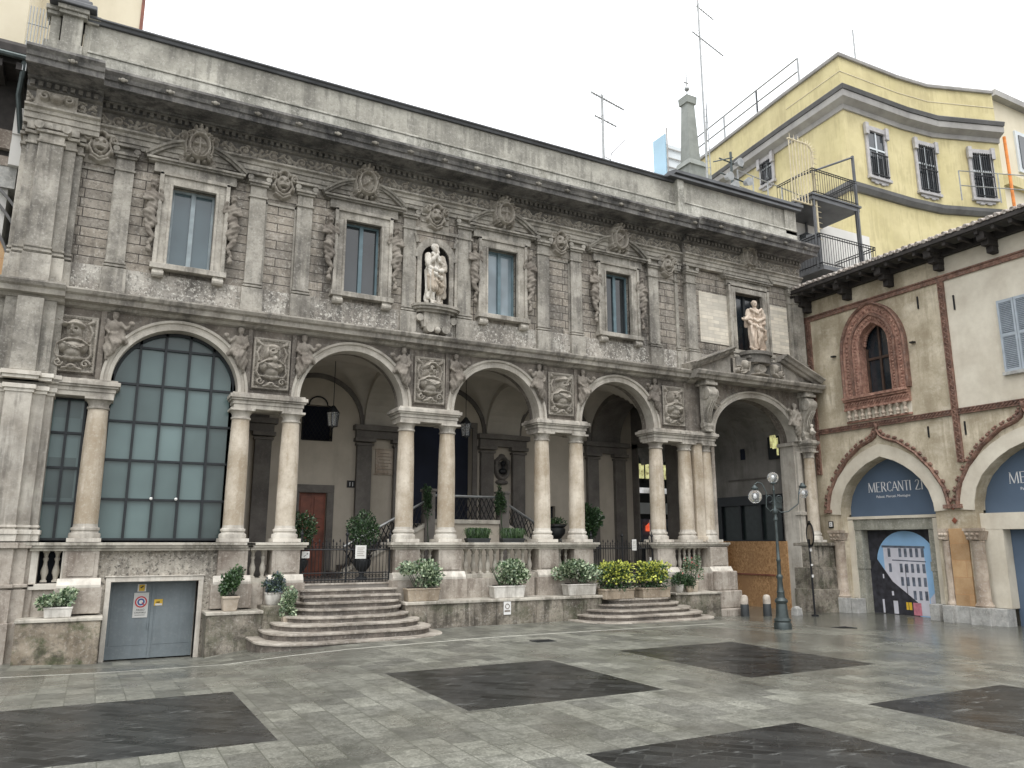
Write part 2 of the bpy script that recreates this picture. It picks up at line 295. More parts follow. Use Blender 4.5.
def paving_mat(name, dark=False):
    m, nt, b = mat_new(name)
    g = node(nt, 'ShaderNodeNewGeometry'); pos = g.outputs['Position']
    def brick(rot, w, h, mort, off=.5):
        mp = node(nt, 'ShaderNodeMapping'); mp.inputs['Rotation'].default_value = (0, 0, rot); mp.inputs['Location'].default_value = (.17, .11, 0); nt.links.new(pos, mp.inputs['Vector'])
        bt = node(nt, 'ShaderNodeTexBrick'); bt.offset = off; bt.inputs['Scale'].default_value = 1
        bt.inputs['Brick Width'].default_value = w; bt.inputs['Row Height'].default_value = h; bt.inputs['Mortar Size'].default_value = mort; bt.inputs['Mortar Smooth'].default_value = .2
        nt.links.new(mp.outputs[0], bt.inputs['Vector']); return bt
    n1 = noise_at(nt, pos, 2.6, 8, .7); n2 = noise_at(nt, pos, .45, 5, .6, (1, 1, 1), 4); n3 = noise_at(nt, pos, 38, 4, .75)
    if not dark:
        bt = brick(PI / 2, .52, .3, .006)
        bt.inputs['Color1'].default_value = (.55, .55, .55, 1); bt.inputs['Color2'].default_value = (1.3, 1.3, 1.26, 1); bt.inputs['Mortar'].default_value = (1, 1, 1, 1)
        n4 = noise_at(nt, pos, 9, 6, .75, (1, 1, 1), 17)
        col = ramp(nt, n4, .34, .66, (.085, .085, .074), (.22, .22, .192))
        col = mixnode(nt, ramp(nt, n3, .5, .66), col, (.32, .32, .285)); col = mixnode(nt, ramp(nt, n1, .5, .7), col, (.085, .087, .072))
        mm = node(nt, 'ShaderNodeMix', data_type='RGBA', blend_type='MULTIPLY'); mm.inputs[0].default_value = .9
        nt.links.new(col, mm.inputs[6]); nt.links.new(bt.outputs['Color'], mm.inputs[7])
        col = mixnode(nt, bt.outputs['Fac'], mm.outputs[2], (.085, .088, .07))
        sx = node(nt, 'ShaderNodeSeparateXYZ'); nt.links.new(pos, sx.inputs[0])
        gr = node(nt, 'ShaderNodeMapRange'); nt.links.new(sx.outputs[0], gr.inputs[0]); gr.inputs[1].default_value = 6; gr.inputs[2].default_value = 17; gr.inputs[3].default_value = -.05; gr.inputs[4].default_value = .17
        aw = node(nt, 'ShaderNodeMath', operation='ADD'); nt.links.new(n2, aw.inputs[0]); nt.links.new(gr.outputs[0], aw.inputs[1])
        wet = ramp(nt, aw.outputs[0], .4, .6)
        col = mixnode(nt, wet, col, mixnode(nt, .5, col, (.07, .07, .058)))
    else:
        bt = brick(R(45), .42, .14, .008)
        bt.inputs['Color1'].default_value = (.45, .45, .45, 1); bt.inputs['Color2'].default_value = (1.6, 1.6, 1.6, 1); bt.inputs['Mortar'].default_value = (1.9, 1.9, 1.85, 1)
        col = ramp(nt, n1, .33, .68, (.012, .012, .012), (.028, .029, .028))
        mm = node(nt, 'ShaderNodeMix', data_type='RGBA', blend_type='MULTIPLY'); mm.inputs[0].default_value = 1
        nt.links.new(col, mm.inputs[6]); nt.links.new(bt.outputs['Color'], mm.inputs[7]); col = mm.outputs[2]
        sp = noise_at(nt, pos, 3.2, 4, .7, (1, 3.4, 1), 13)
        col = mixnode(nt, ramp(nt, sp, .6, .72), col, (.13, .135, .13))
        wet = ramp(nt, n2, .4, .6)
    nt.links.new(col, b.inputs['Base Color'])
    rr = node(nt, 'ShaderNodeMapRange'); nt.links.new(wet, rr.inputs[0]); rr.inputs[3].default_value = .36 if not dark else .3; rr.inputs[4].default_value = .12 if not dark else .14
    ra = node(nt, 'ShaderNodeMath', operation='MULTIPLY_ADD'); nt.links.new(n1, ra.inputs[0]); ra.inputs[1].default_value = .16; nt.links.new(rr.outputs[0], ra.inputs[2])
    nt.links.new(ra.outputs[0], b.inputs['Roughness'])
    mu = node(nt, 'ShaderNodeMath', operation='MULTIPLY_ADD'); nt.links.new(bt.outputs['Fac'], mu.inputs[0]); mu.inputs[1].default_value = -1.5; nt.links.new(n3, mu.inputs[2])
    b.inputs['Specular IOR Level'].default_value = .2 if dark else .5
    bp = node(nt, 'ShaderNodeBump'); bp.inputs['Strength'].default_value = .22; bp.inputs['Distance'].default_value = .006
    nt.links.new(mu.outputs[0], bp.inputs['Height']); nt.links.new(bp.outputs[0], b.inputs['Normal'])
    return m
M['pave'] = paving_mat('wet_grey_paving'); M['pavedark'] = paving_mat('dark_wet_paving', True)
M['pavewhite'] = stone('white_kerb_strip', (.42, .42, .37), (.56, .56, .5), 4, 0, speck=.2, rough=.5)

# ------------------------------------------------------------------ mesh builder
class MB:
    def __init__(s): s.v = []; s.f = []; s.mi = []; s.cur = 0
    def add(s, vs, fs):
        o = len(s.v); s.v += [tuple(map(float, p)) for p in vs]
        for f in fs: s.f.append([i + o for i in f]); s.mi.append(s.cur)
        return s
    def box(s, x0, x1, y0, y1, z0, z1):
        v = [(x, y, z) for z in (z0, z1) for y in (y0, y1) for x in (x0, x1)]
        return s.add(v, [(0, 2, 3, 1), (4, 5, 7, 6), (0, 1, 5, 4), (1, 3, 7, 5), (3, 2, 6, 7), (2, 0, 4, 6)])
    def taper(s, c, z0, z1, a0, a1, b0=None, b1=None):
        b0 = b0 or a0; b1 = b1 or a1; x, y = c
        v = [(x + i * a0, y + j * b0, z0) for i, j in ((-1, -1), (1, -1), (1, 1), (-1, 1))] + [(x + i * a1, y + j * b1, z1) for i, j in ((-1, -1), (1, -1), (1, 1), (-1, 1))]
        return s.add(v, [(3, 2, 1, 0), (4, 5, 6, 7)] + [(i, (i + 1) % 4, (i + 1) % 4 + 4, i + 4) for i in range(4)])
    def extr(s, poly, axis, a0, a1):
        """polygon (2 coords) extruded along axis from a0 to a1"""
        def P(p, a):
            return {'x': (a, p[0], p[1]), 'y': (p[0], a, p[1]), 'z': (p[0], p[1], a)}[axis]
        n = len(poly); v = [P(p, a0) for p in poly] + [P(p, a1) for p in poly]
        return s.add(v, [list(range(n))[::-1], list(range(n, 2 * n))] + [(i, (i + 1) % n, (i + 1) % n + n, i + n) for i in range(n)])
    def lathe(s, c, prof, n=20, a0=0, a1=2 * PI):
        full = abs(a1 - a0 - 2 * PI) < 1e-6; m = n if full else n + 1
        v = []; fs = []
        for r, z in prof:
            for i in range(m):
                a = a0 + (a1 - a0) * i / n; v.append((c[0] + r * math.cos(a), c[1] + r * math.sin(a), c[2] + z))
        for k in range(len(prof) - 1):
            for i in range(n):
                j = (i + 1) % m; fs.append((k * m + i, k * m + j, (k + 1) * m + j, (k + 1) * m + i))
        if full: fs += [list(range(m))[::-1], [(len(prof) - 1) * m + i for i in range(m)]]
        return s.add(v, fs)
    def tube(s, pts, r, n=6, caps=True):
        pts = [Vector(p) for p in pts]; rs = r if isinstance(r, (list, tuple)) else [r] * len(pts)
        v = []; fs = []; up = None
        for i, p in enumerate(pts):
            d = (pts[min(i + 1, len(pts) - 1)] - pts[max(i - 1, 0)]).normalized()
            if up is None: up = Vector((0, 0, 1)) if abs(d.z) < .9 else Vector((1, 0, 0))
            a = d.cross(up).normalized(); b = a.cross(d).normalized(); up = b
            for k in range(n):
                t = 2 * PI * k / n; q = p + (a * math.cos(t) + b * math.sin(t)) * rs[i]; v.append(tuple(q))
        for i in range(len(pts) - 1):
            for k in range(n):
                j = (k + 1) % n; fs.append((i * n + k, i * n + j, (i + 1) * n + j, (i + 1) * n + k))
        if caps: fs += [list(range(n))[::-1], [(len(pts) - 1) * n + k for k in range(n)]]
        return s.add(v, fs)
    def ball(s, c, r, n=12, m=8, sc=(1, 1, 1)):
        prof = []; v = []; fs = []
        for k in range(m + 1):
            t = -PI / 2 + PI * k / m
            for i in range(n):
                a = 2 * PI * i / n; v.append((c[0] + r * sc[0] * math.cos(t) * math.cos(a), c[1] + r * sc[1] * math.cos(t) * math.sin(a), c[2] + r * sc[2] * math.sin(t)))
        for k in range(m):
            for i in range(n):
                j = (i + 1) % n; fs.append((k * n + i, k * n + j, (k + 1) * n + j, (k + 1) * n + i))
        return s.add(v, fs)
    def grid(s, P, flip=False):
        """P: array (a,b,3)"""
        P = np.asarray(P, float); a, b = P.shape[:2]; v = P.reshape(-1, 3).tolist(); fs = []
        for i in range(a - 1):
            for j in range(b - 1):
                q = (i * b + j, i * b + j + 1, (i + 1) * b + j + 1, (i + 1) * b + j); fs.append(q[::-1] if flip else q)
        return s.add(v, fs)
    def sweep(s, path, prof, closed=False):
        """path: list of (origin(3), outdir(3), frontdir(3)); prof: list of (out, front)"""
        n = len(prof); v = []; fs = []
        for o, a, b in path:
            for p, q in prof: v.append(tuple(o[i] + a[i] * p + b[i] * q for i in range(3)))
        for i in range(len(path) - 1):
            for k in range(n):
                j = (k + 1) % n; fs.append((i * n + k, i * n + j, (i + 1) * n + j, (i + 1) * n + k))
        fs += [list(range(n))[::-1], [(len(path) - 1) * n + k for k in range(n)]]
        return s.add(v, fs)
    def build(s, name, mat, parent=None, smooth=False, bevel=0, label=None):
        me = bpy.data.meshes.new(name); me.from_pydata(s.v, [], s.f)
        ms = mat if isinstance(mat, (list, tuple)) else [mat]
        for m in ms: me.materials.append(M[m] if isinstance(m, str) else m)
        if len(ms) > 1: me.polygons.foreach_set('material_index', s.mi)
        me.validate()
        bm = bmesh.new(); bm.from_mesh(me); bmesh.ops.recalc_face_normals(bm, faces=bm.faces); bm.to_mesh(me); bm.free()
        if smooth: me.polygons.foreach_set('use_smooth', [True] * len(me.polygons))
        o = bpy.data.objects.new(name, me); COL.objects.link(o)
        if bevel:
            bv = o.modifiers.new('bevel', 'BEVEL'); bv.width = bevel; bv.segments = 2; bv.limit_method = 'ANGLE'; bv.angle_limit = R(35)
        if smooth == 'auto':
            me.polygons.foreach_set('use_smooth', [True] * len(me.polygons))
            try: me.set_sharp_from_angle(angle=R(35))
            except Exception: pass
        if parent:
            o.parent = parent; o.matrix_parent_inverse = Matrix.Translation(parent.location).inverted() if parent.type == 'EMPTY' else Matrix.Identity(4)
        if label: o['label'] = label
        return o
def split_mb(mb, pad=.004):
    n = len(mb.v); par = list(range(n))
    def find(a):
        while par[a] != a: par[a] = par[par[a]]; a = par[a]
        return a
    for f in mb.f:
        r = find(f[0])
        for v in f[1:]: par[find(v)] = r
    isl = {}
    for i, f in enumerate(mb.f): isl.setdefault(find(f[0]), []).append(i)
    boxes = []
    for k, fs in isl.items():
        vs = {v for i in fs for v in mb.f[i]}; P = [mb.v[v] for v in vs]
        boxes.append([fs, [min(p[a] for p in P) - pad for a in range(3)], [max(p[a] for p in P) + pad for a in range(3)]])
    merged = True
    while merged:
        merged = False; out = []
        for b in boxes:
            for o in out:
                if all(b[1][a] <= o[2][a] and o[1][a] <= b[2][a] for a in range(3)):
                    o[0] = o[0] + b[0]; o[1] = [min(x, y) for x, y in zip(o[1], b[1])]; o[2] = [max(x, y) for x, y in zip(o[2], b[2])]; merged = True; break
            else: out.append(b)
        boxes = out
    res = []
    for fs, _, _ in boxes:
        m = MB(); idx = {}
        for i in sorted(fs):
            q = []
            for v in mb.f[i]:
                if v not in idx: idx[v] = len(m.v); m.v.append(mb.v[v])
                q.append(idx[v])
            m.f.append(q); m.mi.append(mb.mi[i])
        res.append(m)
    return res
def build_parts(mb, name, mat, parent, **kw): return [m.build(name, mat, parent, **kw) for m in split_mb(mb)]
def tag(o, label=None, cat=None, group=None, kind=None):
    if label: o['label'] = label
    if cat: o['category'] = cat
    if group: o['group'] = group
    if kind: o['kind'] = kind
    return o
def thing(name, label, cat, loc=(0, 0, 0), group=None):
    o = bpy.data.objects.new(name, None); COL.objects.link(o); o.location = loc; o.empty_display_size = .3
    return tag(o, label, cat, group)
def copy_at(o, parent, dx=0, dy=0, dz=0, mirror=None):
    """a linked copy of a part moved by (dx,dy,dz); mirror = x coordinate to reflect about"""
    c = o.copy(); COL.objects.link(c); c.parent = parent; c.matrix_parent_inverse = Matrix.Translation(parent.location).inverted()
    c.location = (o.location[0] + dx, o.location[1] + dy, o.location[2] + dz)
    if mirror is not None:
        c.scale = (-1, 1, 1); c.location = (o.location[0] + 2 * mirror + dx, o.location[1] + dy, o.location[2] + dz)
    return c
def sub(parent_obj, mb, name, mat, **kw):
    """sub-part: child of a mesh part (parent has identity world transform apart from its thing)"""
    o = mb.build(name, mat, None, **kw); o.parent = parent_obj
    o.matrix_parent_inverse = Matrix.Identity(4)
    return o

# relief height fields ------------------------------------------------------------
def hfield(prims, X, Z, base=-.03):
    H = np.full(X.shape, base, float)
    for p in prims:
        if p[0] == 'e':
            _, cx, cz, rx, rz, h = p[:6]; a = p[6] if len(p) > 6 else 0
            b0 = p[7] if len(p) > 7 else 0
            dx = X - cx; dz = Z - cz; u = (dx * math.cos(a) + dz * math.sin(a)) / rx; w = (-dx * math.sin(a) + dz * math.cos(a)) / rz
            q = 1 - u * u - w * w; H = np.where(q > 0, np.maximum(H, b0 + h * np.sqrt(np.maximum(q, 0))), H)
        elif p[0] == 'l':
            _, pts, wd, h = p[:4]; b0 = p[4] if len(p) > 4 else 0
            for (x0, z0), (x1, z1) in zip(pts[:-1], pts[1:]):
                L2 = (x1 - x0) ** 2 + (z1 - z0) ** 2 + 1e-9
                t = np.clip(((X - x0) * (x1 - x0) + (Z - z0) * (z1 - z0)) / L2, 0, 1)
                d2 = (X - x0 - t * (x1 - x0)) ** 2 + (Z - z0 - t * (z1 - z0)) ** 2
                q = 1 - d2 / wd ** 2; H = np.where(q > 0, np.maximum(H, b0 + h * np.sqrt(np.maximum(q, 0))), H)
        elif p[0] == 'cut':
            _, cx, cz, rx, rz, h = p[:6]
            q = 1 - ((X - cx) / rx) ** 2 - ((Z - cz) / rz) ** 2; H = np.where(q > 0, H - h * np.sqrt(np.maximum(q, 0)), H)
    return H
def spiral(cx, cz, r, turns=1.4, start=0, dirn=1, n=16):
    return [(cx + r * (1 - .8 * k / n) * math.cos(start + dirn * 2 * PI * turns * k / n), cz + r * (1 - .8 * k / n) * math.sin(start + dirn * 2 * PI * turns * k / n)) for k in range(n + 1)]
def relief(prims, w, h, step=.014, base=-.03, rough=.006, seed=0):
    nx = int(w / step) + 1; nz = int(h / step) + 1
    xs = np.linspace(-w / 2, w / 2, nx); zs = np.linspace(-h / 2, h / 2, nz); Z, X = np.meshgrid(zs, xs)
    H = hfield(prims, X, Z, base); rng = np.random.RandomState(seed)
    H = np.where(H > 0, H * 1.35, H) + rough * rng.uniform(-1, 1, H.shape)
    return X, Z, H
def relief_mb(prims, w, h, cx, y, cz, **kw):
    X, Z, H = relief(prims, w, h, **kw); P = np.stack([cx + X, y - H, cz + Z], -1)
    m = MB(); m.grid(P, flip=True); return m
# figure builder: capsules and ellipsoids fused by a voxel remesh ------------------
def blob(prims, name, mat, parent=None, voxel=.02, smooth=2, fold=None, loc=(0, 0, 0), rotz=0, scale=1., flipx=False):
    bm = bmesh.new()
    for p in prims:
        if p[0] == 'c':
            a, b, r1, r2 = Vector(p[1]), Vector(p[2]), p[3], p[4]; d = b - a; L = d.length
            for q, r in ((a, r1), (b, r2)): bmesh.ops.create_icosphere(bm, subdivisions=2, radius=r, matrix=Matrix.Translation(q))
            if L > 1e-4:
                rot = d.to_track_quat('Z', 'Y').to_matrix().to_4x4()
                bmesh.ops.create_cone(bm, cap_ends=True, segments=14, radius1=r1, radius2=r2, depth=L, matrix=Matrix.Translation((a + b) / 2) @ rot)
        else:
            c, r = p[1], p[2]; rot = Matrix.Rotation(p[3], 4, p[4]) if len(p) > 3 else Matrix.Identity(4)
            bmesh.ops.create_icosphere(bm, subdivisions=3, radius=1, matrix=Matrix.Translation(c) @ rot @ Matrix.Diagonal((*r, 1)))
    me = bpy.data.meshes.new(name); bm.to_mesh(me); bm.free()
    o = bpy.data.objects.new(name, me); COL.objects.link(o)
    rm = o.modifiers.new('r', 'REMESH'); rm.mode = 'VOXEL'; rm.voxel_size = voxel
    sm = o.modifiers.new('s', 'SMOOTH'); sm.factor = .5; sm.iterations = smooth
    dg = bpy.context.evaluated_depsgraph_get(); dg.update()
    me2 = bpy.data.meshes.new_from_object(o.evaluated_get(dg)); bpy.data.objects.remove(o)
    n = len(me2.vertices); co = np.empty(n * 3); me2.vertices.foreach_get('co', co); co = co.reshape(-1, 3)
    if fold is not None:
        no = np.empty(n * 3); me2.vertices.foreach_get('normal', no); no = no.reshape(-1, 3); co = co + no * fold(co)[:, None]
    if flipx: co[:, 0] *= -1; me2.flip_normals()
    c, s_ = math.cos(rotz), math.sin(rotz); co = co * scale
    co = np.stack([co[:, 0] * c - co[:, 1] * s_ + loc[0], co[:, 0] * s_ + co[:, 1] * c + loc[1], co[:, 2] + loc[2]], -1)
    me2.vertices.foreach_set('co', co.ravel()); me2.update()
    me2.materials.clear(); me2.materials.append(M[mat]); me2.polygons.foreach_set('use_smooth', [True] * len(me2.polygons)); me2.name = name
    o = bpy.data.objects.new(name, me2); COL.objects.link(o)
    if parent: o.parent = parent; o.matrix_parent_inverse = Matrix.Translation(parent.location).inverted()
    return o
def leaves(c, r, n, size, seed, mats_w, shape='ball', droop=0.):
    """leaf-sized folded faces through a volume; mats_w = weights for material slots"""
    rng = random.Random(seed); mb = MB(); cum = []; t = 0
    for w in mats_w: t += w; cum.append(t)
    lumps = [(rng.uniform(-.6, .6), rng.uniform(-.6, .6), rng.uniform(-.3, .7), rng.uniform(.35, .6)) for _ in range(9)]
    k = 0
    while k < n:
        if shape == 'lumpy':
            lx, ly, lz, lr = rng.choice(lumps); d = Vector((rng.gauss(0, 1), rng.gauss(0, 1), rng.gauss(0, 1))).normalized() * (rng.random() ** .4) * lr
            p = Vector((lx, ly, lz)) + d
        elif shape == 'box':
            p = Vector((rng.uniform(-1, 1), rng.uniform(-1, 1), rng.uniform(-1, 1) ** 1)); p.z = p.z * (1 + .15 * math.sin(5 * p.x))
            p += Vector((rng.gauss(0, .06), rng.gauss(0, .06), rng.gauss(0, .1)))
        else:
            d = Vector((rng.gauss(0, 1), rng.gauss(0, 1), rng.gauss(0, 1))).normalized(); p = d * (rng.random() ** .35) * (1 + .12 * math.sin(5 * d.x + 3 * d.z + seed))
        q = Vector((c[0] + p.x * r[0], c[1] + p.y * r[1], c[2] + p.z * r[2]))
        out = Vector((p.x, p.y, p.z + .3)).normalized(); ax = (out + Vector((rng.gauss(0, .6), rng.gauss(0, .6), rng.gauss(0, .6) - droop))).normalized()
        sd = ax.cross(Vector((rng.gauss(0, 1), rng.gauss(0, 1), rng.gauss(0, 1)))).normalized(); L = size * rng.uniform(.6, 1.3); W = L * .36
        nn = ax.cross(sd) * L * .12
        u = rng.random() * t; mb.cur = next(i for i, cc in enumerate(cum) if u <= cc)
        mb.add([q, q + ax * L * .5 + sd * W + nn, q + ax * L, q + ax * L * .5 - sd * W + nn], [(0, 1, 2), (0, 2, 3)]); k += 1
    return mb
# ------------------------------------------------------------------ ground
def sstep(a, b, x):
    t = min(1, max(0, (x - a) / (b - a))); return t * t * (3 - 2 * t)
GX = [-60, -5, -1, .3, 2, 2.9, 4, 6.7, 9.6, 13.6, 15.1, 17.5, 60]; GZ = [-.3, -.3, -.31, -.37, -.38, -.26, -.16, -.07, -.07, -.12, -.19, -.22, -.22]
def gz(x, y):
    f = float(np.interp(x, GX, GZ)); t = min(1, max(0, (y + 6.3) / 5.4)); t = t * (.6 + .4 * t)
    r = -.27 * sstep(12.5, 19.2, x)
    z = min(f * t, r)
    z = min(z, r + (f - r) * t) if f < r else z
    if y > -.6: z -= .09 * sstep(-.6, .1, y) * (1 if -.5 < x < 2.6 else .0)
    return z
SQ = [(-3.4, 1.6, -9.15, -6.6), (3.58, 6.12, -8.85, -6.2), (7.62, 10.02, -8.75, -5.86), (7.5, 9.95, -13.1, -10.55), (3.72, 6.15, -13.2, -10.8), (-3.4, 1.6, -13.4, -10.9), (11.6, 14.1, -13.1, -10.5), (3.7, 6.15, -17.7, -15.2), (7.6, 10.0, -17.7, -15.2)]
gx = sorted(set([-300, -150, -80, -50, -30, -20, -14, -10, -8] + [round(-6 + .5 * i, 3) for i in range(65)] + [30, 35, 45, 70, 120, 300] + [v for s in SQ for v in s[:2]]))
gy = sorted(set([-300, -150, -80, -50, -35, -28, -24, -21] + [round(-19 + .5 * i, 3) for i in range(47)] + [6, 8, 11, 15, 20, 40, 80, 150, 300, -3.03, -3.1] + [v for s in SQ for v in s[2:]]))
def prune(a, keep):
    out = [a[0]]
    for v in a[1:]:
        if v - out[-1] < .05 and v not in keep and out[-1] in keep: continue
        if v - out[-1] < .05 and v in keep and out[-1] not in keep: out[-1] = v; continue
        out.append(v)
    return out
gx = prune(gx, {v for s in SQ for v in s[:2]}); gy = prune(gy, {v for s in SQ for v in s[2:]} | {-3.03, -3.1})
def cells(test, name, mat):
    idx = {}; mb = MB()
    def vid(i, j):
        if (i, j) not in idx: idx[(i, j)] = len(mb.v); mb.v.append((gx[i], gy[j], gz(gx[i], gy[j])))
        return idx[(i, j)]
    for i in range(len(gx) - 1):
        for j in range(len(gy) - 1):
            if test((gx[i] + gx[i + 1]) / 2, (gy[j] + gy[j + 1]) / 2):
                mb.f.append([vid(i, j), vid(i + 1, j), vid(i + 1, j + 1), vid(i, j + 1)]); mb.mi.append(0)
    o = mb.build(name, mat); return tag(o, kind='structure')
def which(x, y):
    for k, s in enumerate(SQ):
        if s[0] < x < s[1] and s[2] < y < s[3]: return k
    return -1
strip = lambda x, y: -3.1 < y < -3.03 and -6 < x < 12.6
cells(lambda x, y: which(x, y) < 0 and not strip(x, y), 'pavement', 'pave')
for k in range(len(SQ)): cells(lambda x, y, k=k: which(x, y) == k, 'dark_paving', 'pavedark')
cells(strip, 'kerb_strip', 'pavewhite')

# ------------------------------------------------------------------ palace with loggia
PC = [-.62, 2.987, 6.594, 10.2, 13.81]            # centres of the column pairs
AC = [1.18, 4.79, 8.4, 12.0]                        # arch centres
FL = .87                                            # loggia floor
pal = thing('palace_building', 'grey stone palace with arched loggia, carved panels and a sooty cornice', 'building', (9, 3, 0))
# --- upper wall with window openings
def holed_wall(mb, x0, x1, z0, z1, holes, y0, y1):
    xs = sorted({x0, x1} | {h[0] for h in holes} | {h[1] for h in holes}); zs = sorted({z0, z1} | {h[2] for h in holes} | {h[3] for h in holes})
    for a, b in zip(xs[:-1], xs[1:]):
        for c, d in zip(zs[:-1], zs[1:]):
            mx, mz = (a + b) / 2, (c + d) / 2
            if any(h[0] < mx < h[1] and h[2] < mz < h[3] for h in holes): continue
            mb.add([(a, y0, c), (b, y0, c), (b, y0, d), (a, y0, d)], [(0, 1, 2, 3)])
    for h in holes:
        a, b, c, d = h
        mb.add([(a, y0, c), (a, y1, c), (a, y1, d), (a, y0, d)], [(0, 1, 2, 3)]); mb.add([(b, y0, c), (b, y1, c), (b, y1, d), (b, y0, d)], [(0, 1, 2, 3)])
        mb.add([(a, y0, c), (b, y0, c), (b, y1, c), (a, y1, c)], [(0, 1, 2, 3)]); mb.add([(a, y0, d), (b, y0, d), (b, y1, d), (a, y1, d)], [(0, 1, 2, 3)])
WX = [1.2, 4.87, 8.5, 12.08]
holes = [(c - .42, c + .42, 7.24, 8.98) for c in WX] + [(6.33, 7.05, 7.22, 8.78), (16.38, 17.5, 7.3, 9.12)]
m = MB(); holed_wall(m, -1.9, 19.35, 7.02, 9.62, [(a, b, max(c, 7.02), d) for a, b, c, d in holes], 0, .45); m.build('wall', 'rustic', pal)
m = MB(); m.box(-1.9, 6.2, -.06, .4, 6.44, 7.02); m.box(6.2, 7.2, -.03, .4, 6.44, 7.02); m.box(7.2, 14.34, -.06, .4, 6.44, 7.02); m.box(14.34, 19.35, -.1, .4, 6.44, 7.02)
m.build('wall', 'pitted', pal, label='pale pitted stone band above the string course')
m = MB(); m.box(-1.9, 19.35, 0, .45, 9.62, 10.8); m.build('wall', 'frieze', pal)
m = MB(); m.box(-1.9, 19.3, .5, 7.5, 6.3, 11.9); m.build('upper_floor', 'parapet', pal)
m = MB(); m.box(15.02, 16.12, -.02, .02, 7.42, 8.95); m.build('masonry_panel', 'lightpanel', pal, label='pale cleaned masonry panel left of the last window')
m = MB(); m.box(17.66, 18.62, -.02, .02, 7.42, 8.95); m.build('masonry_panel', 'lightpanel', pal, label='pale cleaned masonry panel right of the last window')
# --- upper pilasters (base, shaft, fascia capital)
def upil(x, w=.34, y=-.09, z0=6.9, z1=9.34, mat='smooth'):
    m = MB(); h = w / 2
    m.box(x - h - .05, x + h + .05, y - .07, 0, z0 - .4, z0 + .1)
    m.box(x - h - .03, x + h + .03, y - .045, 0, z0 + .13, z0 + .17); m.box(x - h - .02, x + h + .02, y - .03, 0, z0 + .2, z0 + .24)
    m.box(x - h, x + h, y, 0, z0 + .1, z1)
    m.box(x - h - .03, x + h + .03, y - .03, 0, 9.07, 9.11)
    m.box(x - h - .03, x + h + .03, y - .05, 0, z1, z1 + .05); m.box(x - h - .06, x + h + .06, y - .09, 0, z1 + .05, z1 + .11)
    m.box(x - h - .01, x + h + .01, y - .02, 0, z1 + .11, z1 + .22)
    m.box(x - h - .08, x + h + .08, y - .12, 0, z1 + .22, z1 + .27)
    for s in (-1, 1): m.tube([(x + s * (h + .02), y - .1, z1 + .16), (x + s * (h + .02), .0, z1 + .16)], .065, 10)
    return m.build('pilaster', mat, pal, bevel=.006)
for c in (2.987, 10.2):
    for s in (-1, 1): upil(c + s * .51)
upil(-.14); upil(13.3); upil(14.62, .34, -.16); upil(14.16, .1, -.05)
upil(19.0, .42, -.16); upil(18.72, .12, -.08)
upil(6.0, .3, -.06); upil(7.45, .36, -.06)
# capital band between paired pilasters
m = MB()
for c in (-.62, 2.987, 6.65, 10.2, 13.81):
    for z, d in ((9.34, .05), (9.5, .08)): m.box(c - .36, c + .36, -d, 0, z, z + .05)
build_parts(m, 'capital_band', 'smooth', pal, bevel=.006)
# recessed frames round the rusticated panels
m = MB()
for c in (-.62, 2.987, 10.2, 13.81):
    for s in (-1, 1): m.box(c + s * .315 - .02, c + s * .315 + .02, -.03, 0, 7.05, 9.05)
    m.box(c - .33, c + .33, -.03, 0, 9.0, 9.05)
build_parts(m, 'panel_frame', 'smooth', pal)
# --- entablature: architrave fasciae, frieze with scrolls, dentils, cornice
def runs(prof, segs, name, mat, **kw):
    m = MB()
    for x0, x1, dy in segs: m.extr([(y - dy, z) for y, z in prof[:-1 * 0 or None]], 'x', x0, x1)
    return m.build(name, mat, pal, **kw)
def run_prof(prof, segs, name, mat, back=.1, **kw):
    m = MB()
    for x0, x1, dy in segs:
        P = [(y - dy, z) for y, z in prof] + [(back, prof[-1][1]), (back, prof[0][1])]
        m.extr(P, 'x', x0, x1)
    return m.build(name, mat, pal, **kw)
SEG = [(-.66, 14.36, 0), (14.36, 19.18, .12), (-1.95, -.66, .22)]
run_prof([(-.03, 9.62), (-.03, 9.72), (-.06, 9.72), (-.06, 9.84), (-.09, 9.84), (-.11, 9.9), (-.17, 9.93), (-.17, 9.97), (-.05, 9.98)], SEG, 'architrave', 'dress')
run_prof([(-.04, 9.98), (-.04, 10.29), (-.1, 10.31), (-.13, 10.33)], SEG, 'frieze', 'frieze')
run_prof([(-.13, 10.33), (-.13, 10.46), (-.24, 10.47), (-.26, 10.5), (-.72, 10.5), (-.73, 10.47), (-.78, 10.47), (-.79, 10.58), (-.83, 10.59), (-.86, 10.66), (-.93, 10.72), (-.93, 10.77), (-.2, 10.84)], SEG, 'cornice', 'cornice')
m = MB()
for x0, x1, dy in SEG:
    x = x0 + .05
    while x < x1 - .08: m.box(x, x + .075, -.2 - dy, -.13 - dy, 10.345, 10.44); x += .135
m.extr([(-.21, 10.43), (-.21, 10.462), (-.12, 10.462), (-.12, 10.43)], 'x', -.72, 14.36); m.build('dentil_course', 'frieze', pal)
m = MB()
for i in range(24):
    x = -1.2 + i * .86; dy = .22 if x < -.66 else (.12 if x > 14.36 else 0); m.ball((x, -.86 - dy, 10.63), .045, 8, 6, (1.2, .8, 1))
    for s in (-1, 1): m.ball((x + s * .06, -.86 - dy, 10.63), .028, 6, 4)
build_parts(m, 'rosette', 'smooth', pal)
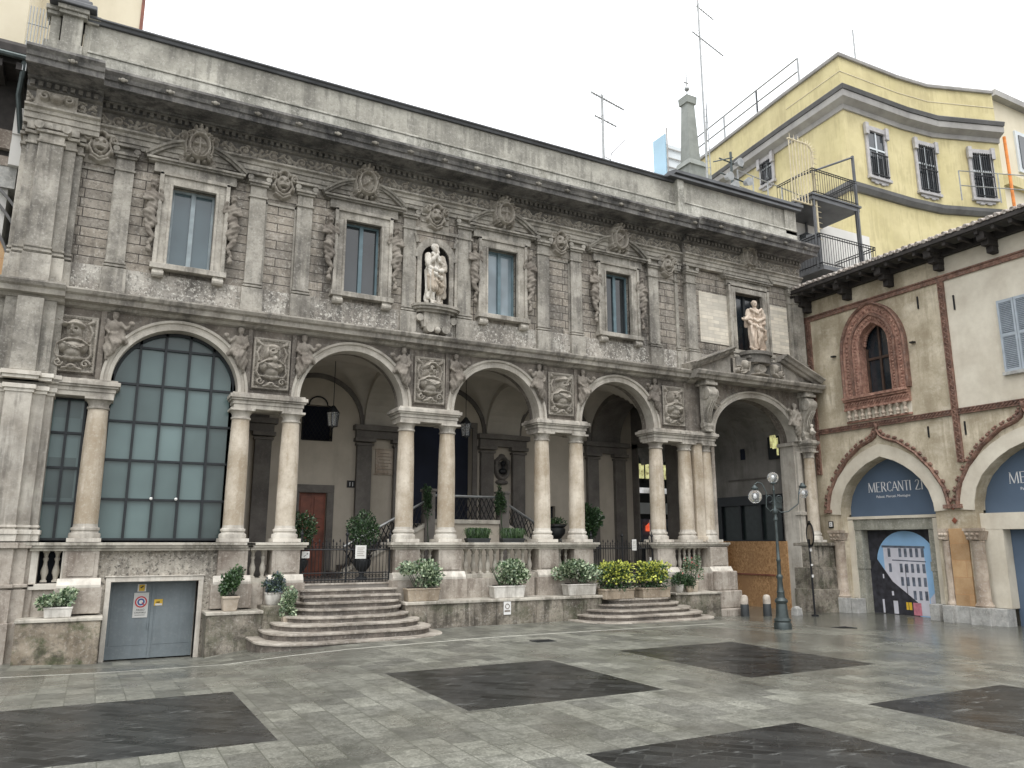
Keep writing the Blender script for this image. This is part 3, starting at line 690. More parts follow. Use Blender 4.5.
# rinceau scrolls of the frieze
prims = []; per = .62; N = 25
for i in range(N):
    cx = -7.75 + per * (i + .5); d = 1 if i % 2 else -1
    prims += [('e', cx - .27, .07 * d, .05, .05, .045), ('e', cx - .05, .11 * d, .05, .025, .04, .3), ('e', cx + .07, -.11 * d, .055, .025, .04, -.4), ('e', cx - .3, -.02, .04, .06, .035), ('l', [(cx + .12, 0), (cx + .2, .05 * d), (cx + .3, -.03)], .025, .04), ('l', spiral(cx, -.0, .12, 1.4, PI * .3 * d, d), .022, .04), ('e', cx, 0, .035, .035, .05), ('l', [(cx - .3, -.09 * d), (cx - .2, -.02), (cx - .12, .03 * d)], .03, .035),
              ('e', cx + .2, .08 * d, .07, .035, .04, .6), ('e', cx + .22, -.07 * d, .06, .03, .04, -.5), ('e', cx - .16, .09 * d, .05, .03, .035, .9)]
X, Z, H = relief(prims, per * N, .28, step=.016, base=-.02, rough=.012)
for x0, x1, dy in SEG:
    cx = -.66 + per * N / 2; P = np.stack([cx + X, -.04 - dy - H, 10.135 + Z], -1)
    if dy == 0: P = P[P[:, 0, 0] < 14.36]
    elif dy == .12: P = P[(X[:, 0] > -7) & (X[:, 0] < -2.3)]; P[:, :, 0] += 14.4 - P[0, 0, 0]
    else: P = P[:int(1.22 / .016)]; P[:, :, 0] += -1.94 - P[0, 0, 0]
    m = MB(); m.grid(P, flip=True); m.build('frieze_scrolls', 'relief', pal, smooth=True)
# --- parapet
m = MB(); m.box(-1.05, 14.3, -.05, .4, 10.8, 11.5); m.box(14.3, 19.2, -.17, .3, 10.8, 11.55); m.box(14.26, 14.5, -.2, .3, 10.8, 12.3)
m.box(-1.05, 14.3, -.075, .3, 11.5, 11.55); m.box(14.3, 19.2, -.195, .3, 11.55, 11.6)
m.build('parapet_base', 'parapetlow', pal, bevel=.01)
m = MB(); m.box(-1.05, 14.3, 0, .42, 11.55, 12.2); m.box(14.5, 19.15, -.12, .3, 11.6, 12.3); m.box(18.7, 19.2, -.17, .28, 11.42, 12.25)
m.build('parapet', 'parapet', pal, bevel=.01)
m = MB(); m.extr([(-.06, 12.2), (-.08, 12.25), (-.13, 12.27), (-.13, 12.3), (.1, 12.34), (.46, 12.3), (.46, 12.2)], 'x', -1.1, 14.3); m.build('coping', 'darkmetal', pal)
m = MB(); m.extr([(-.24, 12.3), (-.26, 12.36), (-.34, 12.38), (-.34, 12.47), (0, 12.55), (.5, 12.46), (.5, 12.3)], 'x', 14.1, 19.4); m.extr([(-.3, 12.25), (-.3, 12.31), (.3, 12.31), (.3, 12.25)], 'x', 13.9, 19.3); m.build('coping', 'darkmetal', pal, label='wide dark sheet metal coping above the portal bay')
m = MB()
for x, w, d in ((-1.36, .22, -.16), (-1.66, .13, -.02), (-1.06, .13, -.02)):
    m.box(x - w, x + w, d, .4, 10.84, 11.55); m.box(x - w + .04, x + w - .04, d + .03, .4, 11.55, 12.2); m.box(x - w - .03, x + w + .03, d - .04, .4, 12.16, 12.24); m.box(x - w - .06, x + w + .06, d - .08, .4, 12.24, 12.34)
m.build('attic_pier', 'parapet', pal, bevel=.012)
m = MB(); m.box(-1.8, -.95, -.3, .3, 12.34, 12.44); m.box(-1.7, -1.05, -.22, .3, 12.44, 12.56); m.box(-1.62, -1.15, -.15, .3, 12.56, 13.2); m.build('attic_finial', 'darkmetal', pal, bevel=.02)
m = MB()
for i in range(7): m.tube([(-2.12 + i * .055, .1, 10.85), (-2.12 + i * .055, .1, 12.3)], .011, 5)
for z in (11.1, 11.5, 11.9): m.tube([(-2.14, .1, z), (-1.78, .1, z)], .011, 5)
m.build('roof_grille', 'steel', pal)
# --- string course between the storeys
SS = [(-.9, 14.36, 0), (14.36, 14.6, .1), (-2.9, -.9, .14)]
run_prof([(-.02, 6.12), (-.1, 6.15), (-.14, 6.2), (-.28, 6.22), (-.3, 6.31), (-.36, 6.34), (-.4, 6.4), (-.4, 6.43), (-.06, 6.47)], SS, 'string_course', 'string')
# --- spandrel wall with arched openings
def ell(c, a, b, sp, x): return sp + b * math.sqrt(max(0, 1 - ((x - c) / a) ** 2))
def arch_wall(mb, x0, x1, zt, arcs, y0, y1, zb, n=28):
    edges = [x0]
    for c, a, b, sp in arcs: edges += [c - a, c + a]
    edges.append(x1)
    for i in range(0, len(edges), 2):
        if edges[i + 1] - edges[i] > 1e-4: mb.box(edges[i], edges[i + 1], y0, y1, zb, zt)
    for c, a, b, sp in arcs:
        xs = [c - a * math.cos(PI * k / n) for k in range(n + 1)]
        for k in range(n):
            p, q = xs[k], xs[k + 1]; zp, zq = ell(c, a, b, sp, p), ell(c, a, b, sp, q)
            mb.add([(p, y0, zp), (q, y0, zq), (q, y0, zt), (p, y0, zt), (p, y1, zp), (q, y1, zq), (q, y1, zt), (p, y1, zt)], [(0, 1, 2, 3), (7, 6, 5, 4), (0, 4, 5, 1)])
SPR = 4.74
m = MB(); arch_wall(m, -2.9, 14.9, 6.42, [(c, 1.19, 1.19, SPR) for c in AC], 0, .5, SPR - .01); m.build('spandrel_wall', 'wallgrey', pal)
m = MB(); arch_wall(m, 14.9, 19.4, 6.3, [(16.86, 1.63, 1.2, 4.7)], -.1, .5, 4.69); m.build('spandrel_wall', 'wallgrey', pal)
def archivolt(c, a, b, sp, prof, name='archivolt', mat='archi', y=0, n=40):
    m = MB(); path = []
    for k in range(n + 1):
        t = PI * k / n; d = Vector((-math.cos(t) * b, 0, math.sin(t) * a)).normalized()
        path.append(((c - a * math.cos(t), y, sp + b * math.sin(t)), tuple(d), (0, -1, 0)))
    m.sweep(path, prof); return m.build(name, mat, pal, smooth='auto')
AP = [(-.02, -.3), (-.02, .05), (.05, .06), (.06, .035), (.11, .04), (.12, .08), (.17, .09), (.18, -.02)]
for i, c in enumerate(AC): archivolt(c, 1.19, 1.19, SPR, AP)
archivolt(16.86, 1.63, 1.2, 4.7, AP, y=-.1)
# column entablature blocks
def entab(x0, x1, yf=-.11):
    m = MB()
    for d, za, zb in ((0, 4.41, 4.5), (.02, 4.5, 4.58), (.06, 4.58, 4.62), (.09, 4.62, 4.7), (.04, 4.7, 4.74)):
        m.box(x0 - d, x1 + d, yf - d, .52 + d, za, zb)
    return m.build('entablature_block', 'entab', pal, bevel=.008)
for i, c in enumerate(PC):
    if i == 0: entab(-1.0, .1)
    elif i == 4: entab(13.1, 15.25, -.12)
    else: entab(c - .7, c + .7)
entab(18.74, 19.06, -.36)
# columns
def colprof(z0, z1, r):
    H = z1 - z0
    return [(r * 1.28, 0), (r * 1.32, .04), (r * 1.28, .09), (r * 1.12, .1), (r * 1.1, .13), (r * 1.2, .15), (r * 1.18, .19), (r * 1.03, .2), (r, .26), (r * 1.0, H * .35), (r * .96, H * .65), (r * .87, H - .27), (r * .86, H - .22), (r * .98, H - .21), (r * .98, H - .18), (r * .88, H - .17), (r * .88, H - .12), (r * 1.02, H - .07), (r * 1.12, H - .05), (r * 1.12, H - .045)]
colmesh = None
def column(x, y=.1, r=.203, z0=1.78, z1=4.41):
    m = MB(); P = colprof(z0, z1, r); m.lathe((x, y, z0), P[8:13], 28)
    o = m.build('column', 'column', pal, smooth='auto')
    b = MB(); b.lathe((x, y, z0), P[:9], 28); b.box(x - r * 1.38, x + r * 1.38, y - r * 1.38, y + r * 1.38, z0 - .07, z0)
    sub(o, b, 'column_base', 'base', smooth='auto')
    k = MB(); k.lathe((x, y, z0), P[12:], 28); k.box(x - r * 1.2, x + r * 1.2, y - r * 1.2, y + r * 1.2, z1 - .045, z1)
    sub(o, k, 'column_capital', 'entab', smooth='auto')
    return o
for x in (-.15, 2.47, 3.5, 6.11, 7.13, 9.71, 10.72, 13.3, 14.3, 15.03): column(x)
column(18.9, -.2, .17, 1.78, 4.41)
m = MB(); m.box(14.52, 14.82, -.06, .4, 1.8, 4.41); m.box(14.48, 14.86, -.1, .44, 1.72, 1.86); m.build('pilaster', 'column', pal, bevel=.01)
# left corner cluster, both storeys
def cluster(z0, z1, mat, nm, extra=()):
    m = MB()
    for a, b, d in ((-1.64, -1.22, .38), (-1.84, -1.02, .24), (-2.02, -.9, .12), (-2.3, -2.0, .1)) + tuple(extra): m.box(a, b, -d, .3, z0, z1)
    return m.build(nm, mat, pal, bevel=.01)
cluster(1.78, 4.4, 'entab', 'corner_pilaster', ((-2.9, -2.35, .2),)); cluster(4.76, 6.14, 'smooth', 'corner_pilaster', ((-2.9, -2.35, .2),))
m = MB()
for a, b, d in ((-1.64, -1.22, .38), (-1.84, -1.02, .24), (-2.02, -.9, .12), (-2.9, -2.1, .18)):
    for e, za, zb in ((.03, 1.72, 1.84), (.05, 1.84, 1.92), (.02, 1.96, 2.0), (.02, 4.36, 4.42), (.05, 4.42, 4.5), (.07, 4.6, 4.66), (.1, 4.66, 4.74)): m.box(a - e, b + e, -d - e, .28, za, zb)
m.box(-2.9, -.95, -.1, .28, 4.4, 4.72)
build_parts(m, 'corner_moulding', 'base', pal, bevel=.006)
m = MB()
for a, b, d in ((-1.64, -1.22, .38), (-1.84, -1.02, .24), (-1.93, -.9, .12)): m.box(a, b, -d, .3, 7.0, 9.2)
m.build('corner_pilaster', 'smooth', pal, bevel=.01)
m = MB()
for a, b, d in ((-1.64, -1.22, .38), (-1.84, -1.02, .24), (-1.93, -.9, .12)):
    m.box(a - .03, b + .03, -d - .03, .28, 6.46, 6.98); m.box(a - .015, b + .015, -d - .02, .28, 7.02, 7.06); m.box(a - .015, b + .015, -d - .02, .28, 7.1, 7.14)
    for e, za, zb in ((.03, 9.2, 9.25), (0, 9.25, 9.4), (.05, 9.4, 9.46), (.03, 9.5, 9.62)): m.box(a - e, b + e, -d - e, .28, za, zb)
for s in (-1.66, -1.2): m.tube([(s, -.46, 9.53), (s, -.2, 9.53)], .085, 12)
build_parts(m, 'corner_moulding', 'dress', pal, bevel=.008)
o = relief_mb([('l', spiral(-.2, 0, .1, 1.3, 0, 1), .03, .07), ('l', spiral(.2, 0, .1, 1.3, PI, -1), .03, .07), ('e', 0, 0, .12, .09, .1)], .7, .3, -1.43, -.42, 10.12); o.build('scroll_panel', 'relief', pal, smooth=True)

# --- windows of the upper floor
def window(c, z0=7.24, z1=8.98, hw=.42, glass='glassup', wood='bluewood', y=.16, arch=False):
    m = MB(); F = .21
    for s in (-1, 1): m.box(c + s * (hw + F / 2) - F / 2, c + s * (hw + F / 2) + F / 2, -.1, .05, z0, z1 + .0)
    m.box(c - hw - F, c + hw + F, -.1, .05, z1, z1 + F)
    for s in (-1, 1):
        m.box(c + s * (hw + F + .02) - .04, c + s * (hw + F + .02) + .04, -.14, 0, z0, z1 + F + .03); m.box(c + s * (hw + .03) - .025, c + s * (hw + .03) + .025, -.13, 0, z0, z1)
    m.box(c - hw - F - .06, c + hw + F + .06, -.14, 0, z1 + F - .03, z1 + F + .05)
    fr = m.build('window', 'dress', pal, bevel=.008)
    s_ = MB(); s_.box(c - hw - F - .1, c + hw + F + .1, -.22, 0, z0 - .13, z0 - .02); s_.box(c - hw - F - .05, c + hw + F + .05, -.17, 0, z0 - .02, z0 + .0)
    for s in (-1, 1):
        x = c + s * (hw + F - .06); s_.box(x - .1, x + .1, -.18, 0, z0 - .3, z0 - .13); s_.tube([(x - .11, -.14, z0 - .23), (x + .11, -.14, z0 - .23)], .075, 12)
    sub(fr, s_, 'sill', 'dress', bevel=.006)
    w = MB(); t = .05
    w.box(c - hw, c - hw + t, y - .04, y + .03, z0, z1); w.box(c + hw - t, c + hw, y - .04, y + .03, z0, z1); w.box(c - hw, c + hw, y - .035, y + .025, z1 - t, z1); w.box(c - hw, c + hw, y - .035, y + .025, z0, z0 + t)
    w.box(c - .045, c + .045, y - .05, y + .02, z0, z1)
    sub(fr, w, 'casement', wood, bevel=.004)
    g = MB(); g.box(c - hw + .01, c + hw - .01, y + .0, y + .012, z0 + .01, z1 - .01); sub(fr, g, 'pane', glass)
    return fr
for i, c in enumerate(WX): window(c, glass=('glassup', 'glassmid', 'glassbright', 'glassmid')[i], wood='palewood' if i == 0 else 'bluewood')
window(16.94, 7.3, 9.12, .56, 'glassdark', 'framedark')
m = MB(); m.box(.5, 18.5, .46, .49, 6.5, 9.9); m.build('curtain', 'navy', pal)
# pediments: segmental halves springing from a base moulding, cartouche over the gap
def pediment(c, z, hw, rise, curved, y=-.06, gap=.2):
    m = MB()
    m.box(c - hw + .12, c + hw - .12, y - .04, 0, z - .2, z)
    m.box(c - hw, c + hw, y - .1, 0, z, z + .04); m.box(c - hw - .04, c + hw + .04, y - .15, 0, z + .04, z + .085)
    for s in (-1, 1):
        path = []; n = 10
        for k in range(n + 1):
            t = k / n; x = c + s * (hw + .04 - (hw - gap) * t); zz = z + .085 + rise * (math.sin(t * PI / 2 * .9) if curved else t)
            dz = (math.cos(t * PI / 2 * .9) * rise * PI / 2 * .9 if curved else rise) / (hw - gap); d = Vector((-dz * (-s) * -1 * -1, 0, 1)) if False else Vector((s * dz, 0, 1)).normalized()
            path.append(((x, 0, zz), tuple(d), (0, -1, 0)))
        m.sweep(path, [(-.02, 0), (-.02, .13), (.02, .14), (.03, .19), (.075, .21), (.085, 0)])
    return m.build('pediment', 'smooth', pal, smooth='auto')
for i, c in enumerate(WX): pediment(c, 9.42, .93, .42, True, gap=.22)
pediment(16.9, 9.48, .95, .5, True, gap=.3)
# cartouche with crown
def cart_prims(v=0):
    P = [('e', 0, -.02, .2, .27, .16), ('e', 0, -.02, .15, .21, .19), ('cut', 0, -.02, .12, .17, .05)]
    P += [('l', [(.2 * math.cos(a), -.02 + .27 * math.sin(a)) for a in np.linspace(0, 2 * PI, 24)], .035, .2)]
    P += [('e', 0, .33, .17, .09, .17), ('e', -.1, .38, .05, .07, .2), ('e', .1, .38, .05, .07, .2), ('e', 0, .41, .05, .08, .22), ('l', [(-.17, .27), (0, .24), (.17, .27)], .04, .2)]
    for s in (-1, 1):
        P += [('l', spiral(s * .23, .2, .075, 1.2, PI / 2, s), .028, .16), ('l', spiral(s * .22, -.22, .07, 1.2, -PI / 2, -s), .028, .15), ('l', [(s * .24, .15), (s * .27, -.02), (s * .23, -.18)], .03, .13), ('e', s * .12, -.32, .06, .04, .12, s * .5)]
    P += [('e', 0, -.36, .05, .08, .12)]
    if v == 0: P += [('l', [(0, .14), (0, -.2)], .025, .2), ('l', [(-.11, 0), (.11, 0)], .025, .2)]
    else: P += [('e', 0, 0, .07, .1, .21), ('l', [(-.1, -.1), (.1, .1)], .02, .2)]
    return P
for i, c in enumerate(WX): relief_mb(cart_prims(i % 2), .72, 1.0, c, -.08, 9.93, seed=i, rough=.012).build('cartouche', 'relief', pal, smooth=True)
relief_mb(cart_prims(1), .72, 1.0, 16.88, -.16, 10.25, seed=8).build('cartouche', 'relief', pal, smooth=True)
# grotesque masks between the capitals
def mask_prims(s0=0):
    P = [('e', 0, .02, .16, .2, .15), ('e', 0, .03, .035, .07, .18), ('e', -.06, .09, .055, .025, .155), ('e', .06, .09, .055, .025, .155), ('cut', -.06, .05, .035, .025, .06), ('cut', .06, .05, .035, .025, .06), ('cut', 0, -.09, .065, .035, .12), ('l', [(-.09, -.06), (0, -.04), (.09, -.06)], .025, .15), ('e', 0, -.17, .05, .04, .14)]
    for s in (-1, 1):
        P += [('l', spiral(s * .24, .14, .085, 1.3, PI / 2 + 0, s), .03, .12), ('l', [(s * .1, .2), (s * .2, .24), (s * .28, .2)], .035, .12), ('l', [(s * .16, .08), (s * .2, -.05), (s * .12, -.2), (0, -.26)], .035, .1), ('e', s * .22, -.08, .05, .07, .09), ('e', s * .1, .23, .05, .05, .13)]
    P += [('l', [(-.1, .25), (0, .3), (.1, .25)], .04, .13), ('l', [(-.16, -.24), (0, -.33), (.16, -.24)], .03, .09)]
    return P
for i, c in enumerate((-.62, 2.987, 6.65, 10.2, 13.81)): relief_mb(mask_prims(), .76, .72, c, -.05, 9.5, seed=20 + i).build('grotesque_mask', 'relief', pal, smooth=True)
# herms beside the windows
herm = [('e', (0, 0, .66), (.055, .06, .07)), ('e', (0, -.06, .66), (.02, .025, .03)), ('c', (0, 0, .6), (0, 0, .55), .04, .05), ('e', (0, 0, .45), (.11, .08, .14)), ('c', (-.1, 0, .53), (-.14, -.04, .4), .04, .035), ('c', (-.14, -.04, .4), (-.02, -.1, .38), .035, .03),
        ('c', (.1, 0, .53), (.15, -.02, .42), .04, .035), ('c', (.15, -.02, .42), (.12, -.05, .6), .03, .03), ('e', (0, -.01, .28), (.1, .08, .1)), ('e', (-.03, -.03, .16), (.11, .08, .08)), ('c', (-.05, -.02, .12), (.06, -.02, 0), .07, .055), ('c', (.06, -.02, 0), (-.04, -.02, -.14), .055, .05),
        ('c', (-.04, -.02, -.14), (.05, -.02, -.28), .05, .04), ('c', (.05, -.02, -.28), (-.02, -.02, -.42), .04, .03), ('c', (-.08, -.02, .1), (-.06, -.02, -.12), .04, .03), ('c', (-.06, -.02, -.12), (.05, -.02, -.24), .03, .03), ('e', (0, 0, .74), (.07, .05, .04)), ('e', (.0, -.02, -.5), (.05, .05, .07))]
h0 = blob(herm, 'herm_figure', 'reliefdark', pal, voxel=.015, smooth=1, scale=1.18, loc=(WX[0] - .78, -.1, 8.1), fold=lambda c: .006 * np.sin(c[:, 2] * 70 + c[:, 0] * 40))
first = True
for i, c in enumerate(WX):
    for s in (-1, 1):
        if i == 0 and s == -1: continue
        if s == -1: copy_at(h0, pal, c - WX[0])
        else: copy_at(h0, pal, mirror=(WX[0] - .8) + .8 + (c - WX[0]) / 2)
# --- carved bust panels
def bust_prims(v):
    rng = random.Random(v * 7 + 1); P = []
    W, Hh = .36, .53
    P += [('l', [(-W, -Hh), (W, -Hh), (W, Hh), (-W, Hh), (-W, -Hh)], .028, .04), ('l', [(-W + .07, -Hh + .07), (W - .07, -Hh + .07), (W - .07, Hh - .07), (-W + .07, Hh - .07), (-W + .07, -Hh + .07)], .01, .02)]
    for k in range(22): P += [('e', -W + .035 + (2 * W - .07) * k / 21, s * (Hh - .035), .014, .014, .05) for s in (-1, 1)]
    for k in range(32): P += [('e', s * (W - .035), -Hh + .035 + (2 * Hh - .07) * k / 31, .014, .014, .05) for s in (-1, 1)]
    f_ = .035 if v % 2 else -.035
    for s in (-1, 1):
        P += [('l', [(s * .2, .36), (s * .27, .43)], .03, .05), ('e', s * .26, .4, .04, .03, .05, s * .8)]
    P += [('e', f_ * .3, .2, .105, .14, .2), ('l', [(f_, .27), (f_ * 1.6, .19), (f_, .17)], .022, .25), ('e', f_ - .05, .245, .04, .014, .22), ('e', f_ + .05, .245, .04, .014, .22), ('cut', f_ - .048, .222, .026, .016, .07), ('cut', f_ + .048, .222, .026, .016, .07), ('cut', f_, .145, .035, .01, .04), ('e', f_, .12, .035, .025, .2),
          ('l', [(-.05, .07), (.05, .07)], .065, .14), ('e', 0, -.05, .19, .1, .17), ('e', -.14, -.06, .08, .1, .16), ('e', .14, -.06, .08, .1, .16), ('e', 0, -.15, .13, .1, .16), ('e', 0, -.25, .06, .06, .12)]
    if v % 3 == 0: P += [('e', 0, .31, .14, .055, .23), ('e', .0, .35, .1, .05, .2), ('e', f_ * 4, .3, .07, .025, .22)]
    elif v % 3 == 1: P += [('e', 0, .3, .13, .07, .19), ('e', -.1, .2, .045, .12, .17), ('e', .1, .2, .045, .12, .17), ('e', f_, .08, .07, .1, .21)]
    else: P += [('l', [(-.11, .28), (-.05, .34), (.05, .34), (.11, .28)], .035, .2), ('e', 0, .38, .04, .045, .18), ('e', -.1, .16, .03, .08, .15), ('e', .1, .16, .03, .08, .15)]
    for k in range(3): P.append(('l', [(-.18 + .05 * k, .0 - .02 * k), (-.04 + .05 * k, -.1), (.1 + .04 * k, -.12 + .03 * k)], .016, .185))
    P += [('l', [(-.2, -.02), (-.12, .04), (0, .055), (.12, .04), (.2, -.02)], .03, .17)]
    for s in (-1, 1):
        P += [('l', [(s * .23, .05), (s * .27, .2), (s * .22, .32)], .025, .05), ('l', [(s * .24, -.02), (s * .27, -.18), (s * .2, -.3)], .028, .08),
              ('l', spiral(s * .2, -.35, .07, 1.2, 0, s), .022, .09), ('e', s * .25, .38, .05, .03, .08, s * .8), ('e', s * .26, -.12, .03, .06, .08), ('l', [(s * .06, -.2), (s * .14, -.26), (s * .23, -.25)], .025, .09)]
    P += [('e', 0, -.24, .16, .05, .11), ('e', 0, -.38, .08, .055, .12), ('cut', 0, -.39, .03, .02, .06), ('l', [(-.14, -.44), (0, -.41), (.14, -.44)], .025, .08)]
    for k in range(0):
        x, z = rng.uniform(-.26, .26), rng.uniform(-.42, .42); P.append(('e', x, z, rng.uniform(.02, .04), rng.uniform(.02, .04), .04, rng.uniform(0, 3)))
    Q = P[:2] + P[2:2 + 22 * 2 + 32 * 2]; rest = P[len(Q):]; out = []
    for p in rest:
        if p[0] in ('e', 'cut'): out.append((p[0], p[1] * 1.12, p[2] * 1.16 - .01, p[3] * 1.2, p[4] * 1.18) + tuple(p[5:]))
        else: out.append((p[0], [(a * 1.12, b * 1.12) for a, b in p[1]], p[2] * 1.1) + tuple(p[3:]))
    return Q + out
for i, c in enumerate(PC):
    cc = c + (-.06 if i == 0 else .05 if i == 4 else 0)
    m = MB(); m.box(cc - .39, cc + .39, -.03, .01, 4.84, 5.98); m.build('panel_back', 'wallgrey', pal)
    relief_mb(bust_prims(i), .76, 1.1, cc, -.03, 5.41, base=0, step=.012, seed=i).build('bust_panel', 'relief', pal, smooth=True)
    m = MB()
    for s in (-1, 1): m.box(cc + s * .46 - .05, cc + s * .46 + .05, -.05, 0, 4.76, 6.12)
    build_parts(m, 'panel_strip', 'wallgrey', pal, bevel=.008)
# --- spandrel figures reclining on the archivolts
fig = [('e', (0, 0, .62), (.055, .055, .068)), ('e', (.0, -.05, .62), (.016, .02, .02)), ('c', (0, 0, .57), (0, 0, .52), .03, .035), ('e', (-.01, 0, .42), (.105, .075, .13)), ('c', (-.09, 0, .5), (-.14, -.03, .36), .038, .032), ('c', (-.14, -.03, .36), (-.07, -.1, .28), .03, .026),
       ('c', (.09, 0, .5), (.19, -.04, .4), .04, .034), ('c', (.19, -.04, .4), (.26, -.06, .47), .032, .027), ('e', (.27, -.06, .5), (.06, .05, .05)), ('e', (.04, .02, .3), (.16, .05, .14)), ('e', (.1, -.03, .2), (.12, .07, .07)), ('e', (-.05, -.02, .02), (.11, .06, .14)), ('c', (.02, 0, .3), (.2, 0, .16), .07, .05), ('e', (-.02, 0, .26), (.1, .08, .09)), ('c', (-.06, -.02, .24), (.02, -.1, .1), .065, .05), ('c', (.02, -.1, .1), (-.06, -.04, -.12), .045, .03),
       ('c', (.03, -.02, .22), (.09, -.1, .12), .06, .045), ('c', (.09, -.1, .12), (.0, -.05, -.06), .04, .03), ('c', (-.1, 0, .2), (-.09, 0, -.18), .05, .03), ('e', (0, 0, .67), (.06, .05, .04)), ('c', (-.12, .02, .55), (-.08, .02, .1), .03, .04)]
f0 = blob(fig, 'spandrel_figure', 'reliefdark', pal, voxel=.014, smooth=1, scale=1.08, loc=(PC[0] + .6, -.09, 5.36), fold=lambda c: .006 * np.sin(c[:, 0] * 80 + c[:, 2] * 30) * (c[:, 2] < .33))
fx0 = PC[0] + .6
for i, c in enumerate(PC):
    for s in (-1, 1):
        if i == 0: continue
        x = c + s * (.66 if i < 4 else .6)
        if i == 4 and s == 1: continue
        if s == 1: copy_at(f0, pal, x - fx0)
        else: copy_at(f0, pal, mirror=(x + fx0) / 2)
# --- niche
m = MB(); c = 6.69; n = 16; hw = .36
for k in range(n):
    a0, a1 = PI * k / n, PI * (k + 1) / n
    p = [(c - hw * math.cos(a), 8.42 + hw * math.sin(a)) for a in (a0, a1)]
    for yy0, yy1 in ((-.05, 0),):
        q = [(c - .54 * math.cos(a), 8.42 + .54 * math.sin(a)) for a in (a0, a1)]
        m.add([(p[0][0], yy0, p[0][1]), (p[1][0], yy0, p[1][1]), (q[1][0], yy0, q[1][1]), (q[0][0], yy0, q[0][1]), (p[0][0], .4, p[0][1]), (p[1][0], .4, p[1][1]), (q[0][0], 0, q[0][1]), (q[1][0], 0, q[1][1])], [(0, 1, 2, 3), (0, 4, 5, 1), (3, 2, 7, 6)])
for s in (-1, 1):
    m.box(c + s * .415 - .055, c + s * .415 + .055, -.05, 0, 7.2, 8.42); m.box(c + s * .56 - .05, c + s * .56 + .05, -.04, 0, 7.0, 9.1)
    m.tube([(c + s * .56, -.06, 9.0), (c + s * .5, -.06, 8.9), (c + s * .48, -.06, 8.78)], .04, 8)
m.box(c - .61, c + .61, -.05, 0, 9.1, 9.18)
m.build('niche_frame', 'dress', pal, smooth='auto')
m = MB(); m.cur = 0
for k in range(12):   # half-round niche shell
    t0, t1 = PI * k / 12, PI * (k + 1) / 12
    for z0, z1 in ((7.2, 8.42),): m.add([(c - hw * math.cos(t0), .0 + hw * math.sin(t0), z0), (c - hw * math.cos(t1), hw * math.sin(t1), z0), (c - hw * math.cos(t1), hw * math.sin(t1), z1), (c - hw * math.cos(t0), hw * math.sin(t0), z1)], [(0, 1, 2, 3)])
    for j in range(8):
        p0, p1 = PI / 2 * j / 8, PI / 2 * (j + 1) / 8
        f = lambda t, p: (c - hw * math.cos(p) * math.cos(t), hw * math.cos(p) * math.sin(t), 8.42 + hw * math.sin(p))
        m.add([f(t0, p0), f(t1, p0), f(t1, p1), f(t0, p1)], [(0, 1, 2, 3)])
m.add([(c - hw, 0, 7.2), (c + hw, 0, 7.2), (c + hw, hw, 7.2), (c - hw, hw, 7.2)], [(0, 1, 2, 3)])
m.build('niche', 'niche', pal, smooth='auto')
m = MB()
for k, (w, d, za, zb) in enumerate(((.62, .42, 7.14, 7.2), (.58, .38, 7.08, 7.14), (.5, .3, 7.02, 7.08))):
    pts = [(c - w * math.cos(PI * i / 14) * 1.0, -d * math.sin(PI * i / 14) ** .6) for i in range(15)]; m.extr([(p[0], p[1]) for p in pts], 'z', za, zb)
pts = lambda w, d: [(c - w * math.cos(PI * i / 14), -d * math.sin(PI * i / 14) ** .6) for i in range(15)]
P0 = [(c - .36, .0), (c - .33, -.22), (c + .33, -.22), (c + .36, .0)]; m.extr(P0, 'z', 6.66, 7.02)
for s in (-1, 1):
    m.tube([(c + s * .2, -.3, 6.62), (c + s * .2, -.05, 6.62)], .1, 14); m.tube([(c + s * .42, -.2, 6.88), (c + s * .42, -.02, 6.88)], .09, 12); m.tube([(c + s * .42, -.14, 6.95), (c + s * .34, -.16, 6.7), (c + s * .22, -.18, 6.6)], .04, 8)
m.ball((c, -.24, 6.6), .08, 10, 8)
m.build('corbel', 'dress', pal, smooth='auto')
# ------------------------------------------------------------------ pedestals, balustrades, plinth
def pedestal(x0, x1, zb=.45, y=-.2, deep=.35, e=0):
    m = MB(); m.box(x0, x1, y, deep, 1.02, 1.58); m.box(x0 + .07, x1 - .07, y - .015, deep, 1.1, 1.52)
    o = m.build('pedestal', 'pink', pal, bevel=.008)
    b = MB(); b.extr([(y - .02, 1.03), (y - .02, 1.07), (y - .1, .95), (y - .1, .9), (deep, .9), (deep, 1.07)], 'x', x0 - .07, x1 + .07); sub(o, b, 'pedestal_moulding', 'base', bevel=.006)
    k = MB(); k.box(x0 - .1, x1 + .1, y - .1, deep, zb, .9); sub(o, k, 'pedestal_block', 'pink', bevel=.01)
    return o
def rail(x0, x1, y=-.27, e=0):
    m = MB(); m.box(x0 - .02, x1 + .02, y + .05, .4, 1.55, 1.6); m.box(x0 - .06, x1 + .06, y, .42, 1.6, 1.645); m.box(x0 - .09, x1 + .09, y - .035, .44, 1.645, 1.7)
    return m.build('balustrade_rail', 'ledge', pal, bevel=.008)
for x in (-.15, 2.47, 3.5, 6.11, 7.13, 9.71, 10.72, 13.3): pedestal(x - .28, x + .28)
pedestal(14.72, 15.34, y=-.3)
for a, b in ((-.95, 2.78), (2.785, 3.83), (5.78, 11.05), (12.97, 15.36)): rail(a, b)
